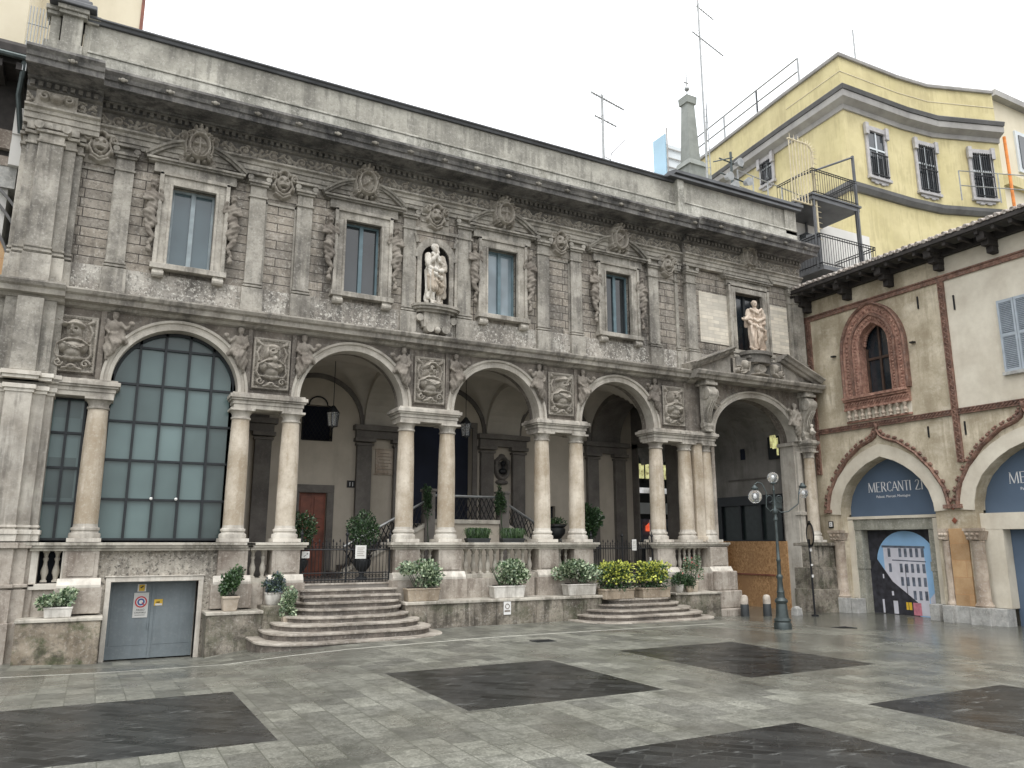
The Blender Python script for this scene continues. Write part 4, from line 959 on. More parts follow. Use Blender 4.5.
def baluster(x, y, z0=1.0, z1=1.55):
    H = z1 - z0; m = MB(); P = [(.05, 0), (.05, .03), (.035, .05), (.04, .09), (.062, .16), (.06, .21), (.035, .3), (.03, .36), (.045, .4), (.045, .42), (.03, .44), (.04, .5), (.05, .52), (.05, .55)]
    m.lathe((x, y, z0), [(r, z * H / .55) for r, z in P], 12); m.box(x - .052, x + .052, y - .052, y + .052, z0, z0 + .03); m.box(x - .052, x + .052, y - .052, y + .052, z1 - .03, z1)
    return m.build('baluster', 'ledge', pal, smooth='auto')
b0 = baluster(2.88, 0)
xs = [3.08]
for k in range(10): xs.append(7.6 + k * .187)
for c in (6.62, 10.215): xs += [c - .09, c + .09]
xs += [-.72, -.54] + [13.72 + .17 * k for k in range(6)]
for x in xs: copy_at(b0, pal, x - 2.88, 0 if x > 0 else .05)
m = MB(); m.box(2.78, 3.19, -.1, .3, .9, 1.0); m.box(6.42, 6.82, -.1, .3, .9, 1.0); m.box(7.44, 9.4, -.14, .3, .9, 1.0); m.box(10.02, 10.41, -.1, .3, .9, 1.0); m.box(13.6, 14.7, -.14, .3, .9, 1.0)
build_parts(m, 'balustrade_base', 'ledge', pal, bevel=.008)
m = MB(); m.box(2.8, 3.1, -.12, .3, .42, .9); m.box(6.5, 6.74, -.25, .3, .42, .9); m.box(7.52, 9.3, -.22, .3, .42, .9); m.box(10.1, 10.33, -.25, .3, .42, .9); m.box(13.6, 14.66, -.25, .3, .3, .9)
build_parts(m, 'plinth_wall', 'pink', pal, bevel=.008)
# balustrade window in the left bay
m = MB(); m.box(-.94, -.83, -.16, .2, .98, 1.58); m.box(-.46, -.4, -.16, .2, .98, 1.58); m.box(-.94, -.4, -.2, .2, .88, .98); build_parts(m, 'opening_frame', 'base', pal, bevel=.006)
m = MB(); m.box(-.9, -.4, .2, .25, .9, 1.6); m.build('opening_back', 'dark', pal)
m = MB(); m.box(-.9, -.25, -.14, .2, .4, .88); m.build('plinth_wall', 'pink', pal)
m = MB()
for a, b, d in ((-1.66, -1.2, .36), (-1.9, -1.0, .24), (-2.9, -.9, .14)):
    m.box(a - .04, b + .04, -d - .04, .3, .0 + .02, .9); m.box(a, b, -d, .3, .9, 1.6); m.box(a - .06, b + .06, -d - .06, .3, .93, .99); m.box(a - .06, b + .06, -d - .06, .3, 1.6, 1.7)
    m.box(a - .06, b + .06, -d - .12, .3, -.6, .35)
m.build('corner_pedestal', 'pink', pal, bevel=.01)
# blocks and ledges in front
m = MB(); m.box(-1.02, .26, -.7, 0, -.6, .36); m.build('mossy_block', 'mossy', pal, bevel=.02)
m = MB(); m.box(-1.04, .28, -.72, 0, .36, .42); m.build('ledge_cap', 'ledge', pal, bevel=.012)
m = MB(); m.box(2.0, 3.0, -.7, 0, -.6, .36); m.box(3.0, 3.6, -.66, 0, -.4, .5); build_parts(m, 'plinth_block', 'plinth', pal, bevel=.02)
m = MB(); m.box(1.98, 3.02, -.72, 0, .36, .42); m.build('ledge_cap', 'ledge', pal, bevel=.012)
m = MB()
xx = [5.86, 6.8, 7.45, 7.98, 8.98, 9.7, 10.25, 10.78]
for a, b in zip(xx[:-1], xx[1:]): m.box(a + .003, b - .003, -.85 + .004 * (int(a * 7) % 3), -.2, -.4, .42)
build_parts(m, 'plinth_slab', 'plinth', pal, bevel=.008)
m = MB(); m.box(5.84, 10.8, -.88, -.2, .42, .48); m.build('ledge_cap', 'ledge', pal, bevel=.012)
m = MB(); m.box(13.06, 13.5, -.8, -.2, -.5, .4); m.box(13.503, 13.95, -.8, -.2, -.5, .4); m.box(13.953, 14.54, -.796, -.2, -.5, .4); build_parts(m, 'plinth_slab', 'plinth', pal, bevel=.008)
m = MB(); m.box(13.04, 14.55, -.83, -.2, .4, .45); m.build('ledge_cap', 'ledge', pal, bevel=.01)
# portal pier, left side, and right pier
m = MB(); m.box(14.66, 15.44, -.52, .4, .45, .95); m.box(14.62, 15.5, -.6, .4, .0, .45); m.box(14.56, 15.58, -.72, .4, -.5, .0); m.build('portal_pier_foot', 'pink', pal, bevel=.03)
m = MB(); m.box(18.55, 19.42, -.45, .3, .95, 1.6); m.box(18.5, 19.44, -.52, .3, .35, .95); m.box(18.44, 19.445, -.6, .3, -.6, .38); m.box(18.5, 19.44, -.5, .3, .93, .99); m.box(18.52, 19.44, -.55, .3, 1.6, 1.7)
m.build('portal_pier_foot', 'plinth', pal, bevel=.02)
m = MB(); m.box(18.53, 19.43, .02, .58, -.5, 4.68); m.box(18.47, 19.435, -.02, .62, 4.58, 4.69); m.box(18.56, 18.74, -.06, .1, 1.71, 4.4); m.box(18.49, 18.78, -.1, .12, 2.5, 2.6); m.build('portal_pier', 'archi', pal, bevel=.01)
m = MB(); m.box(15.3, 15.42, .1, .5, -.3, 4.72); m.build('portal_pier', 'pink', pal)
# --- garage wall with door
m = MB(); holed_wall(m, .05, 2.3, -.6, 1.56, [(.37, 1.88, -.6, .98)], -.08, .36); m.build('garage_wall', 'garagewall', pal)
m = MB(); m.box(.28, .37, -.12, .2, -.6, .985); m.box(1.88, 1.97, -.12, .2, -.6, .98); m.box(.28, 1.97, -.12, .2, .98, 1.07); m.box(.26, 1.99, -.14, 0, 1.07, 1.09); m.build('door_surround', 'base', pal, bevel=.01)
m = MB(); m.box(.37, 1.12, .28, .32, -.44, .98); m.box(.42, 1.07, .275, .29, -.2, .93); do = m.build('garage_door', 'garage', pal, bevel=.004)
k = MB(); k.box(1.13, 1.88, .28, .32, -.44, .98); k.box(1.18, 1.83, .275, .29, -.2, .93); k.build('garage_door', 'garage', pal, bevel=.004)
m = MB(); m.box(1.1, 1.15, .26, .28, -.44, .98); m.box(1.06, 1.08, .24, .275, .1, .2); sub(do, m, 'cover_strip', 'garage')
# --- big arched window
m = MB(); n = 24; hw, zc = 1.17, SPR
pts = [(1.18 - hw, 1.74)] + [(1.18 - hw * math.cos(PI * i / n), zc + hw * math.sin(PI * i / n)) for i in range(n + 1)] + [(1.18 + hw, 1.74)]
m.extr(pts, 'y', .3, .32); g0 = m.build('arched_window', 'glassbig', pal)
f = MB()
for i in range(6):
    x = 1.18 - 1.15 + 2.3 * i / 5; zt = ell(1.18, 1.17, 1.17, zc, x) if abs(x - 1.18) < 1.16 else zc + .1
    f.box(x - .024, x + .024, .24, .3, 1.74, zt)
for k in range(6):
    z = 1.76 + .757 * k; h = 1.17 if z < zc else math.sqrt(max(0, 1.17 ** 2 - (z - zc) ** 2)); f.box(1.18 - h, 1.18 + h, .25, .3, z - .022, z + .022)
f2 = [( (1.18 - 1.17 * math.cos(PI * k / 30), .3, zc + 1.17 * math.sin(PI * k / 30)), (-math.cos(PI * k / 30), 0, math.sin(PI * k / 30)), (0, -1, 0)) for k in range(31)]
f.sweep(f2, [(-.06, 0), (-.06, .06), (.03, .06), (.03, 0)])
sub(g0, f, 'glazing_bar', 'framedark')
b_ = MB(); b_.ball((.92, .2, 2.54), .03, 8, 6); b_.ball((1.37, .2, 2.54), .03, 8, 6); sub(g0, b_, 'spotlight', 'white')
m = MB(); m.box(-.96, -.36, .3, .32, 1.74, 4.42); g1 = m.build('side_window', 'glassbig', pal)
f = MB()
for x in (-.94, -.65, -.37): f.box(x - .022, x + .022, .24, .3, 1.74, 4.42)
for k in range(5): z = 1.76 + .66 * k; f.box(-.96, -.36, .25, .3, z - .022, z + .022)
sub(g1, f, 'glazing_bar', 'framedark')
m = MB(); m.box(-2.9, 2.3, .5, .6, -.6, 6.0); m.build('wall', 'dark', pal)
# --- loggia interior
m = MB(); m.box(2.3, 14.9, -.1, 3.3, .4, FL); m.build('loggia_floor', 'floor_in', pal)
YB = 3.25
m = MB(); holed_wall(m, 2.3, 14.86, FL, 6.3, [(4.46, 5.16, FL, 2.94), (4.45, 5.22, 4.28, 5.2), (7.45, 9.25, 2.2, 4.9), (9.98, 10.42, 4.85, 5.6), (11.4, 12.0, FL, 2.75)], YB, YB + .3)
m.box(2.25, 2.35, .3, YB, FL, 6.3); m.build('loggia_wall', 'plaster_in', pal)
m = MB(); m.box(14.86, 14.9, .5, 1.6, .4, 4.74); m.box(14.86, 14.9, 2.95, 3.5, .4, 4.74); m.box(14.86, 14.9, .5, 3.5, 4.6, 6.0); m.box(14.5, 14.86, .5, .7, FL, 4.58); m.build('passage_wall', 'greyin', pal)
# groin vaults
for i, c in enumerate(AC):
    if i == 0: continue
    x0, x1 = c - 1.3, c + 1.3; nx, ny = 28, 28; P = np.zeros((nx + 1, ny + 1, 3)); y0, y1 = .5, YB
    for a in range(nx + 1):
        for b in range(ny + 1):
            x = x0 + (x1 - x0) * a / nx; y = y0 + (y1 - y0) * b / ny
            u = (x - c) / 1.3; v = (y - (y0 + y1) / 2) / ((y1 - y0) / 2)
            P[a, b] = (x, y, 4.74 + 1.3 * max(math.sqrt(max(0, 1 - u * u)), math.sqrt(max(0, 1 - v * v))))
    m = MB(); m.grid(P); m.build('vault', 'plaster_vault', pal, smooth=True)
# transverse arches between bays, and wall pilasters with entablature
for i, c in enumerate(PC):
    if i in (0,): continue
    m = MB(); n = 20; y0, y1 = .5, YB; yc = (y0 + y1) / 2; a = (y1 - y0) / 2 - .12
    for k in range(n):
        t0, t1 = PI * k / n, PI * (k + 1) / n
        ya, yb = yc - a * math.cos(t0), yc - a * math.cos(t1); za, zb = 4.74 + (a - .1) * math.sin(t0), 4.74 + (a - .1) * math.sin(t1)
        m.add([(c - .53, ya, za), (c - .53, yb, zb), (c - .53, yb, 6.25), (c - .53, ya, 6.25), (c + .53, ya, za), (c + .53, yb, zb), (c + .53, yb, 6.25), (c + .53, ya, 6.25)], [(0, 1, 2, 3), (7, 6, 5, 4), (0, 4, 5, 1)])
    m.box(c - .53, c + .53, y0, yc - a, 4.74, 6.25); m.box(c - .53, c + .53, yc + a, y1, 4.74, 6.25)
    m.build('transverse_arch', 'greyin' if i in (1, 4) else 'plaster_vault', pal, smooth='auto')
    m = MB()
    for s in (-.51, .51):
        m.box(c + s - .2, c + s + .2, YB - .14, YB, FL, 4.2); m.box(c + s - .24, c + s + .24, YB - .2, YB, FL, FL + .3)
        m.box(c + s - .24, c + s + .24, YB - .18, YB, 4.2, 4.26); m.box(c + s - .28, c + s + .28, YB - .22, YB, 4.3, 4.4)
    m.box(c - .75, c + .75, YB - .16, YB, 4.4, 4.6); m.box(c - .82, c + .82, YB - .26, YB, 4.6, 4.74)
    m.build('wall_pilaster', 'greyin', pal, bevel=.008)
    # lunette rib on the back wall
for i, c in enumerate(AC):
    if i == 0: continue
    m = MB(); path = [((c - 1.18 * math.cos(PI * k / 24), YB, 4.74 + 1.18 * math.sin(PI * k / 24)), (-math.cos(PI * k / 24), 0, math.sin(PI * k / 24)), (0, -1, 0)) for k in range(25)]
    m.sweep(path, [(0, 0), (0, .06), (.14, .06), (.14, 0)]); m.build('wall_rib', 'greyin', pal, smooth='auto')
# red door, grille, dark doorway, plaque, house number
m = MB(); m.box(4.3, 4.46, YB - .078, YB, FL, 2.938); m.box(5.16, 5.34, YB - .078, YB, FL, 2.938); m.box(4.3, 5.34, YB - .08, YB, 2.94, 3.14); m.build('door_surround', 'greyin', pal, bevel=.008)
m = MB(); m.box(4.4, 5.22, YB + .06, YB + .12, FL, 3.0); m.box(4.8, 4.825, YB + .045, YB + .06, FL, 2.94); d = m.build('wooden_door', 'reddoor', pal)
k = MB()
for x in (4.52, 4.87):
    for za, zb in ((1.0, 1.6), (1.7, 2.2), (2.3, 2.85)): k.box(x, x + .22, YB + .035, YB + .05, za, zb)
sub(d, k, 'door_panel', 'reddoor', bevel=.004); k = MB(); k.ball((4.84, YB + .0, 1.85), .025, 8, 6); sub(d, k, 'handle', 'steel')
m = MB(); m.box(4.4, 5.3, YB + .2, YB + .24, 4.2, 5.9); g = m.build('grille_window', 'navy', pal)
k = MB(); hw = .385; c = 4.835
path = [(c - hw, YB - .03, 4.28), (c - hw, YB - .03, 5.15)] + [(c - .24 * math.cos(t), YB - .03, 5.2 + .22 * math.sin(t)) for t in np.linspace(0, PI, 12)] + [(c + hw, YB - .03, 5.15), (c + hw, YB - .03, 4.28), (c - hw, YB - .03, 4.28)]
k.tube(path, .02, 6)
for i in range(-9, 10):
    for s in (-1, 1):
        p = [(c + i * .1 + s * t, YB - .02, 4.3 + 1.6 * t) for t in np.linspace(0, .6, 20)]; p = [q for q in p if abs(q[0] - c) < hw and q[2] < 5.2]
        if len(p) > 1: k.tube([p[0], p[-1]], .008, 4)
sub(g, k, 'iron_lattice', 'iron')
m = MB(); m.box(7.3, 7.45, YB - .068, YB, 2.2, 4.898); m.box(9.25, 9.4, YB - .068, YB, 2.2, 4.898); m.box(7.3, 9.4, YB - .07, YB, 4.9, 5.05); m.build('door_surround', 'greyin', pal, bevel=.006)
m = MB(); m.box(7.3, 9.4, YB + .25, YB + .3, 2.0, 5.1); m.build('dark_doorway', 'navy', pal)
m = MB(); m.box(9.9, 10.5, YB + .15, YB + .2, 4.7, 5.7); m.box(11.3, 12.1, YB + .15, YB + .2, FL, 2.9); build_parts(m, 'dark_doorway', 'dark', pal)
m = MB(); m.box(6.42, 6.92, YB - .03, YB, 3.5, 4.12); m.box(6.38, 6.96, YB - .045, YB - .03, 3.46, 3.49); m.box(6.38, 6.96, YB - .045, YB - .03, 4.13, 4.16); pq = m.build('marble_plaque', 'capital', pal, bevel=.006)
k = MB()
for j, (a, w) in enumerate(((.12, .26), (.06, .38), (.1, .3), (.06, .38), (.14, .22), (.05, .4))):
    k.box(6.42 + a, 6.42 + a + w, YB - .034, YB - .03, 4.02 - j * .085, 4.04 - j * .085)
sub(pq, k, 'engraving', 'letter_soft')
def text(s, size, loc, rot, mat, name='lettering', parent=None, sx=1., ext=.003, align='CENTER'):
    cu = bpy.data.curves.new(name, 'FONT'); cu.body = s; cu.size = size; cu.align_x = align; cu.extrude = ext; cu.resolution_u = 2
    o = bpy.data.objects.new(name, cu); COL.objects.link(o); dg = bpy.context.evaluated_depsgraph_get(); dg.update()
    me = bpy.data.meshes.new_from_object(o.evaluated_get(dg)); bpy.data.objects.remove(o)
    me.transform(Matrix.Translation(loc) @ rot @ Matrix.Diagonal((sx, 1, 1, 1))); me.materials.clear(); me.materials.append(M[mat]); me.name = name
    o = bpy.data.objects.new(name, me); COL.objects.link(o)
    if parent is not None:
        o.parent = parent
        o.matrix_parent_inverse = Matrix.Translation(parent.location).inverted() if parent.type == 'EMPTY' else Matrix.Identity(4)
    return o
FRONT = Matrix.Rotation(R(90), 4, 'X')                     # text facing -y
SIDE = Matrix.Rotation(R(-90), 4, 'Z') @ FRONT            # text facing -x
m = MB(); m.box(5.68, 5.9, YB - .025, YB, 3.1, 3.28); o = m.build('house_number_plate', 'black')
tag(o, 'small black house number plate reading 11 on the loggia wall', 'plate'); text('11', .15, (5.79, YB - .028, 3.135), FRONT, 'letter', parent=o)
# inner staircase to the landing
st = thing('loggia_staircase', 'two-flight stone staircase with lattice iron railings inside the loggia', 'staircase', (8.3, 2.4, FL))
def flight(xa, za, xb, zb, n):
    m = MB(); s = 1 if xb > xa else -1
    for k in range(n):
        x0 = xa + (xb - xa) * k / n; x1 = xa + (xb - xa) * (k + 1) / n; z = za + (zb - za) * (k + 1) / n; m.box(min(x0, x1), max(x0, x1), 1.75, YB - .15, za - .1, z)
    m.build('stair_flight', 'floor_in', st)
    m = MB(); m.extr([(xa, FL), (xb, FL), (xb, zb + .02), (xa, za + .15)], 'y', 1.6, 1.75); m.build('stringer', 'plaster_in', st)
    m = MB(); m.extr([(xa, za + .1), (xb, zb), (xb, zb + .1), (xa, za + .2)], 'y', 1.56, 1.79); m.build('stringer_cap', 'ledge', st)
    m = MB(); m.tube([(xa, 1.66, za + .72), (xb, 1.66, zb + .62)], .035, 6); m.build('handrail', 'steel', st)
    m = MB(); L = abs(xb - xa); q = int(L / .13)
    zz = lambda x: za + .18 + (zb - za - .08) * (x - xa) / (xb - xa)
    for k in range(q):
        x = xa + s * .13 * k
        for d in (-1, 1):
            x2 = x + d * .26
            if (x2 - xa) * s < 0 or (x2 - xb) * s > 0: continue
            m.tube([(x, 1.66, zz(x)), (x2, 1.66, zz(x2) + .52)], .013, 4)
    m.build('lattice', 'iron', st)
flight(5.2, FL, 7.35, 2.15, 9); flight(11.5, FL, 9.4, 2.15, 9)
m = MB(); m.box(7.35, 9.4, 1.6, YB, FL, 2.17); m.build('landing', 'plaster_in', st)
m = MB(); m.box(7.3, 9.45, 1.55, 1.8, 2.17, 2.27); m.build('stringer_cap', 'ledge', st)
m = MB(); m.tube([(7.35, 1.66, 2.86), (9.4, 1.66, 2.86)], .035, 6); m.build('handrail', 'steel', st)
m = MB()
for k in range(16):
    x = 7.38 + .13 * k
    for d in (-1, 1):
        if 7.3 < x + d * .26 < 9.45: m.tube([(x, 1.66, 2.27), (x + d * .26, 1.66, 2.83)], .013, 4)
m.build('lattice', 'iron', st)
for x in (7.33, 9.42):
    m = MB(); m.box(x - .131, x + .131, 1.53, 1.82, FL, 2.95); m.box(x - .17, x + .17, 1.51, 1.84, 2.95, 3.02); m.build('newel_post', 'greyin', st, bevel=.01)
# monument on the back wall
mo = thing('wall_monument', 'dark carved oval wall monument between two grey pilasters', 'monument', (10.2, YB, 3.4))
relief_mb([('l', [(.2 * math.cos(a), .05 + .3 * math.sin(a)) for a in np.linspace(0, 2 * PI, 24)], .06, .09), ('e', 0, .38, .1, .08, .08), ('e', 0, -.36, .2, .07, .1), ('e', -.2, .2, .06, .1, .08), ('e', .2, .2, .06, .1, .08), ('e', 0, 0, .14, .24, .02)], .6, 1.0, 10.2, YB - .02, 3.75, seed=4).build('carved_frame', 'greyin', mo, smooth=True)
blob([('e', (0, 0, .14), (.07, .08, .09)), ('e', (0, -.07, .14), (.02, .03, .03)), ('c', (0, 0, .08), (0, 0, 0), .04, .05), ('e', (0, 0, -.08), (.13, .08, .09))], 'bust', 'iron', mo, voxel=.015, loc=(10.2, YB - .1, 3.78))
# --- passage behind the portal arch
pw = thing('passage_building', 'dim plastered side wall of the covered passage with a lit window', 'building', (19.4, 3, 0))
m = MB()
for a, b, c, d in ((.6, 1.0, 1.7, 4.3), (1.0, 4.6, 3.1, 4.3), (.6, 4.6, 4.3, 6.3)):
    m.box(18.9, 19.3, a, b, c, d)
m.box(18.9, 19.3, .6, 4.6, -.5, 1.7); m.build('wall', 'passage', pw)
m = MB(); m.box(19.0, 19.05, 1.0, 4.6, 1.7, 3.1); m.build('shop_window', 'shopglass', pw)
m = MB(); m.box(18.86, 18.93, .6, 4.6, 2.9, 3.2); m.box(18.86, 18.93, .6, 4.6, 1.7, 1.78)
for y in (1.0, 1.9, 2.8, 3.7): m.box(18.9, 18.98, y - .04, y + .04, 1.7, 3.1)
m.build('window_bar', 'framedark', pw)
m = MB(); m.box(18.88, 18.92, 2.4, 2.6, 4.4, 5.25); m.build('slit_window', 'navy', pw)
m = MB(); m.box(18.82, 18.9, .82, 1.32, 4.3, 5.2); fr = m.build('lit_window', 'framedark', pw)
k = MB()
for i, (za, zb) in enumerate(((4.4, 4.95), (4.62, 5.12), (4.62, 5.14), (4.66, 5.1))): k.box(18.8, 18.82, .88 + i * .085, .88 + i * .085 + .065, za, zb)
sub(fr, k, 'lit_pane', 'lit_warm')
m = MB(); m.box(18.86, 18.9, 1.4, 3.2, 3.72, 3.76); m.build('ledge', 'greyin', pw)
# passage vault
m = MB(); n = 16
for k in range(n):
    t0, t1 = PI * k / n, PI * (k + 1) / n; c, a = 16.9, 1.99
    m.add([(c - a * math.cos(t), y, 4.7 + 1.25 * math.sin(t)) for t in (t0, t1) for y in (.5, 8)], [(0, 1, 3, 2)])
m.box(14.9, 18.9, .5, 8, 6.3, 6.34)
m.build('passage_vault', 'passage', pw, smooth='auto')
# pointed rib in front of the side wall
m = MB(); path = []
for k in range(17):
    t = PI * k / 16; path.append(((18.9, 2.55 - 1.75 * math.cos(t), 4.3 + 1.75 * math.sin(t) * (1 - .0 * abs(math.cos(t)))), (0, -math.cos(t), math.sin(t)), (-1, 0, 0)))
m.sweep(path, [(0, 0), (0, .05), (.12, .05), (.12, 0)]); m.build('rib', 'passage', pw, smooth='auto')
# portal pediment, consoles
m = MB()
m.extr([(-.1, 6.2), (-.52, 6.2), (-.55, 6.27), (-.62, 6.3), (-.66, 6.38), (-.66, 6.42), (-.1, 6.46)], 'x', 14.3, 19.35)
m.build('string_course', 'string', pal, label='projecting band over the portal arch')
def rake(xa, za, xb, zb):
    m = MB(); d = Vector((xb - xa, 0, zb - za)).normalized(); up = Vector((-d.z, 0, d.x)) if d.x > 0 else Vector((d.z, 0, -d.x))
    if up.z < 0: up = -up
    m.sweep([((xa, -.1, za), tuple(up), (0, -1, 0)), ((xb, -.1, zb), tuple(up), (0, -1, 0))], [(0, 0), (0, .34), (.06, .38), (.07, .46), (.13, .5), (.17, .58), (.2, .58), (.22, 0)])
    m.extr([(xa, za), (xb, zb), (xb, 6.42)], 'y', -.32, -.1); m.build('raking_cornice', 'string', pal)
rake(14.25, 6.42, 15.82, 7.04); rake(19.3, 6.42, 17.72, 7.04)
m = MB(); m.box(15.95, 17.75, -.42, 0, 6.44, 6.98)
m.box(16.35, 17.3, -.55, 0, 6.98, 7.04)
pts = [(16.83 - .52 * math.cos(PI * i / 14), -.3 - .42 * math.sin(PI * i / 14) ** .7) for i in range(15)]
m.extr([(16.31, 0)] + pts + [(17.35, 0)], 'z', 7.1, 7.2); m.extr([(16.36, 0)] + [(16.83 + (p[0] - 16.83) * .88, -.3 + (p[1] + .3) * .85) for p in pts] + [(17.3, 0)], 'z', 6.86, 7.1)
m.build('statue_plinth', 'frieze', pal, smooth='auto')
pr = []
for s in (-1, 1): pr += [('e', s * .6, .06, .11, .15, .14), ('e', s * .6, .1, .03, .05, .18), ('l', spiral(s * .86, -.1, .1, 1.2, PI / 2, s), .03, .1), ('l', [(s * .7, -.2), (s * .5, -.1), (s * .45, .15)], .03, .1), ('e', s * .6, -.12, .08, .06, .1)]
pr += [('e', 0, 0, .22, .16, .14), ('cut', 0, 0, .14, .1, .06), ('l', [(-.3, .16), (0, .2), (.3, .16)], .035, .12), ('l', [(-.3, -.18), (0, -.14), (.3, -.18)], .03, .1)]
relief_mb(pr, 2.0, .5, 16.85, -.42, 6.7, seed=5).build('plinth_carving', 'relief', pal, smooth=True)
def console(x):
    m = MB(); y = -.12
    prof = [(0, 4.76), (-.14, 4.78), (-.16, 4.9), (-.1, 5.0), (-.12, 5.2), (-.2, 5.4), (-.32, 5.55), (-.4, 5.7), (-.4, 5.88), (-.32, 6.0), (-.2, 6.04), (0, 6.04)]
    m.extr([(y + p[0], p[1]) for p in prof], 'x', x - .15, x + .15)
    m.tube([(x - .18, -.38, 5.8), (x + .18, -.38, 5.8)], .17, 16); m.tube([(x - .18, -.2, 4.92), (x + .18, -.2, 4.92)], .09, 12)
    m.box(x - .2, x + .2, -.5, 0, 6.04, 6.12); m.box(x - .17, x + .17, -.44, 0, 6.12, 6.2); m.box(x - .13, x + .13, -.3, 0, 4.74, 4.8)
    for s in (-.07, 0, .07): m.tube([(x + s, -.27, 5.0), (x + s, -.36, 5.35), (x + s, -.54, 5.6)], .02, 6)
    m.build('console', 'dress', pal, smooth='auto', bevel=.01)
console(14.92); console(18.88)
w1 = blob(fig + [('e', (-.2, .03, .35), (.12, .04, .22), .5, 'Y'), ('e', (-.14, .03, .15), (.08, .05, .2), .2, 'Y')], 'winged_figure', 'relief', pal, voxel=.017, smooth=1, scale=1.2, loc=(18.44, -.2, 5.0), flipx=True, fold=lambda c: .008 * np.sin(c[:, 0] * 70 + c[:, 2] * 35))
blob([('e', (0, -.02, 0), (.1, .08, .16)), ('e', (.08, -.03, .12), (.08, .06, .06)), ('e', (-.04, -.05, -.18), (.07, .06, .08)), ('c', (0, -.04, .1), (.14, -.05, -.1), .04, .03)], 'foliage_boss', 'relief', pal, voxel=.015, smooth=1, loc=(15.25, -.2, 5.65), fold=lambda c: .012 * np.sin(c[:, 0] * 90 + c[:, 2] * 60))
blob([('e', (0, 0, .1), (.07, .07, .1)), ('e', (0, 0, .26), (.05, .05, .06)), ('c', (-.05, -.04, .1), (.04, -.08, .05), .04, .03)], 'lion_figure', 'base', pal, voxel=.015, smooth=1, loc=(18.88, -.42, 4.9))
# ------------------------------------------------------------------ staircases
def bowstair(name, label, x0s, x1s, ys, tops, zb, nose=.03):
    t = thing(name, label, 'steps', ((x0s[0] + x1s[0]) / 2, ys[0], zb))
    for i, (a, b, y, z) in enumerate(zip(x0s, x1s, ys, tops)):
        h = (tops[i] - tops[i - 1]) if i else z - zb; r = .85 if i < 6 else .02
        def outline(g):
            P = []; rr = max(.02, min(r, (-.3 - y) * .95)) if r > .1 else .02
            for k in range(9): q = PI / 2 * k / 8; P.append((a - g + rr * (1 - math.cos(q)), y - g + rr * (1 - math.sin(q))))
            for k in range(9): q = PI / 2 * (8 - k) / 8; P.append((b + g - rr * (1 - math.cos(q)), y - g + rr * (1 - math.sin(q))))
            yb = min(.1, y + 1.2) if i < len(ys) - 1 else .1
            return P + [(b + g, max(yb, -.3 if y < -.6 else yb)), (a - g, max(yb, -.3 if y < -.6 else yb))]
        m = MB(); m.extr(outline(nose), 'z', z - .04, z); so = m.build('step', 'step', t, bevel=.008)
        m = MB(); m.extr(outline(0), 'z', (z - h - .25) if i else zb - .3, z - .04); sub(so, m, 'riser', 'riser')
    return t
bowstair('entrance_steps', 'wide nine-tread bowed stone steps rising to the left iron gate', [2.75, 2.97, 3.18, 3.4, 3.58, 3.7, 3.8, 3.8, 3.8], [6.34, 6.2, 6.06, 5.92, 5.85, 5.83, 5.8, 5.8, 5.8],
         [-2.25 + .27 * i for i in range(9)], [-.05, .08, .2, .31, .43, .54, .65, .76, .87], -.17)
bowstair('entrance_steps', 'low bowed stone steps with brown planters standing on the top tread', [9.85, 10.1, 10.36, 10.62, 10.88, 11.05, 11.05, 11.05, 11.05], [13.52, 13.4, 13.26, 13.12, 13.0, 12.97, 12.97, 12.97, 12.97],
         [-2.1, -1.83, -1.57, -1.3, -1.05, -.6, -.4, -.2, .0], [-.04, .07, .17, .27, .38, .5, .62, .74, .86], -.14)
# ------------------------------------------------------------------ iron gates
def gate(name, label, x0, x1, y, z0, n, sign):
    t = thing(name, label, 'gate', ((x0 + x1) / 2, y, z0))
    m = MB(); xm = (x0 + x1) / 2
    for z in (z0 + .06, z0 + .2, z0 + .68): m.tube([(x0, y, z), (x1, y, z)], .014, 6)
    m.build('crossbar', 'iron', t)
    m = MB()
    for i in range(n + 1):
        x = x0 + (x1 - x0) * i / n; h = .84 if i % 2 else .78; m.tube([(x, y, z0), (x, y, z0 + h)], .008, 5); m.lathe((x, y, z0 + h), [(.016, 0), (.018, .02), (.002, .07)], 6)
        if i < n:
            cx = x + (x1 - x0) / n / 2
            m.tube([(cx + .03 * math.cos(a), y, z0 + .13 + .03 * math.sin(a)) for a in np.linspace(0, 2 * PI, 9)], .005, 4, caps=False); m.tube([(cx + .03 * math.cos(a), y, z0 + .73 + .03 * math.sin(a)) for a in np.linspace(0, 2 * PI, 9)], .005, 4, caps=False)
    m.build('bars', 'iron', t)
    m = MB()
    for x in (x0, xm, x1):
        m.tube([(x, y, z0), (x, y, z0 + .98)], .022, 8); m.ball((x, y, z0 + 1.0), .04, 8, 6); m.lathe((x, y, z0 + 1.03), [(.02, 0), (.002, .1)], 6)
    build_parts(m, 'gate_post', 'iron', t)
    return t
gate('iron_gate', 'black wrought iron gate with spear tips above the nine-tread steps', 3.84, 5.76, -.02, FL, 26, True)
gate('iron_gate', 'black wrought iron gate behind the yellow-green planters', 11.05, 12.97, -.02, FL, 26, True)
def flat_sign(name, label, x0, x1, y, z0, z1, mat='paper', cat='sign'):
    m = MB(); m.box(x0, x1, y - .008, y, z0, z1); return tag(m.build(name, mat, bevel=.002), label, cat)
o = flat_sign('notice_sheet', 'larger white notice sheet tied to the left iron gate', 4.98, 5.22, -.045, 1.36, 1.64)
k = MB()
for j in range(5): k.box(5.02, 5.18 - .03 * (j % 2), -.056, -.0535, 1.42 + j * .04, 1.43 + j * .04)
sub(o, k, 'printed_lines', 'letter_soft')
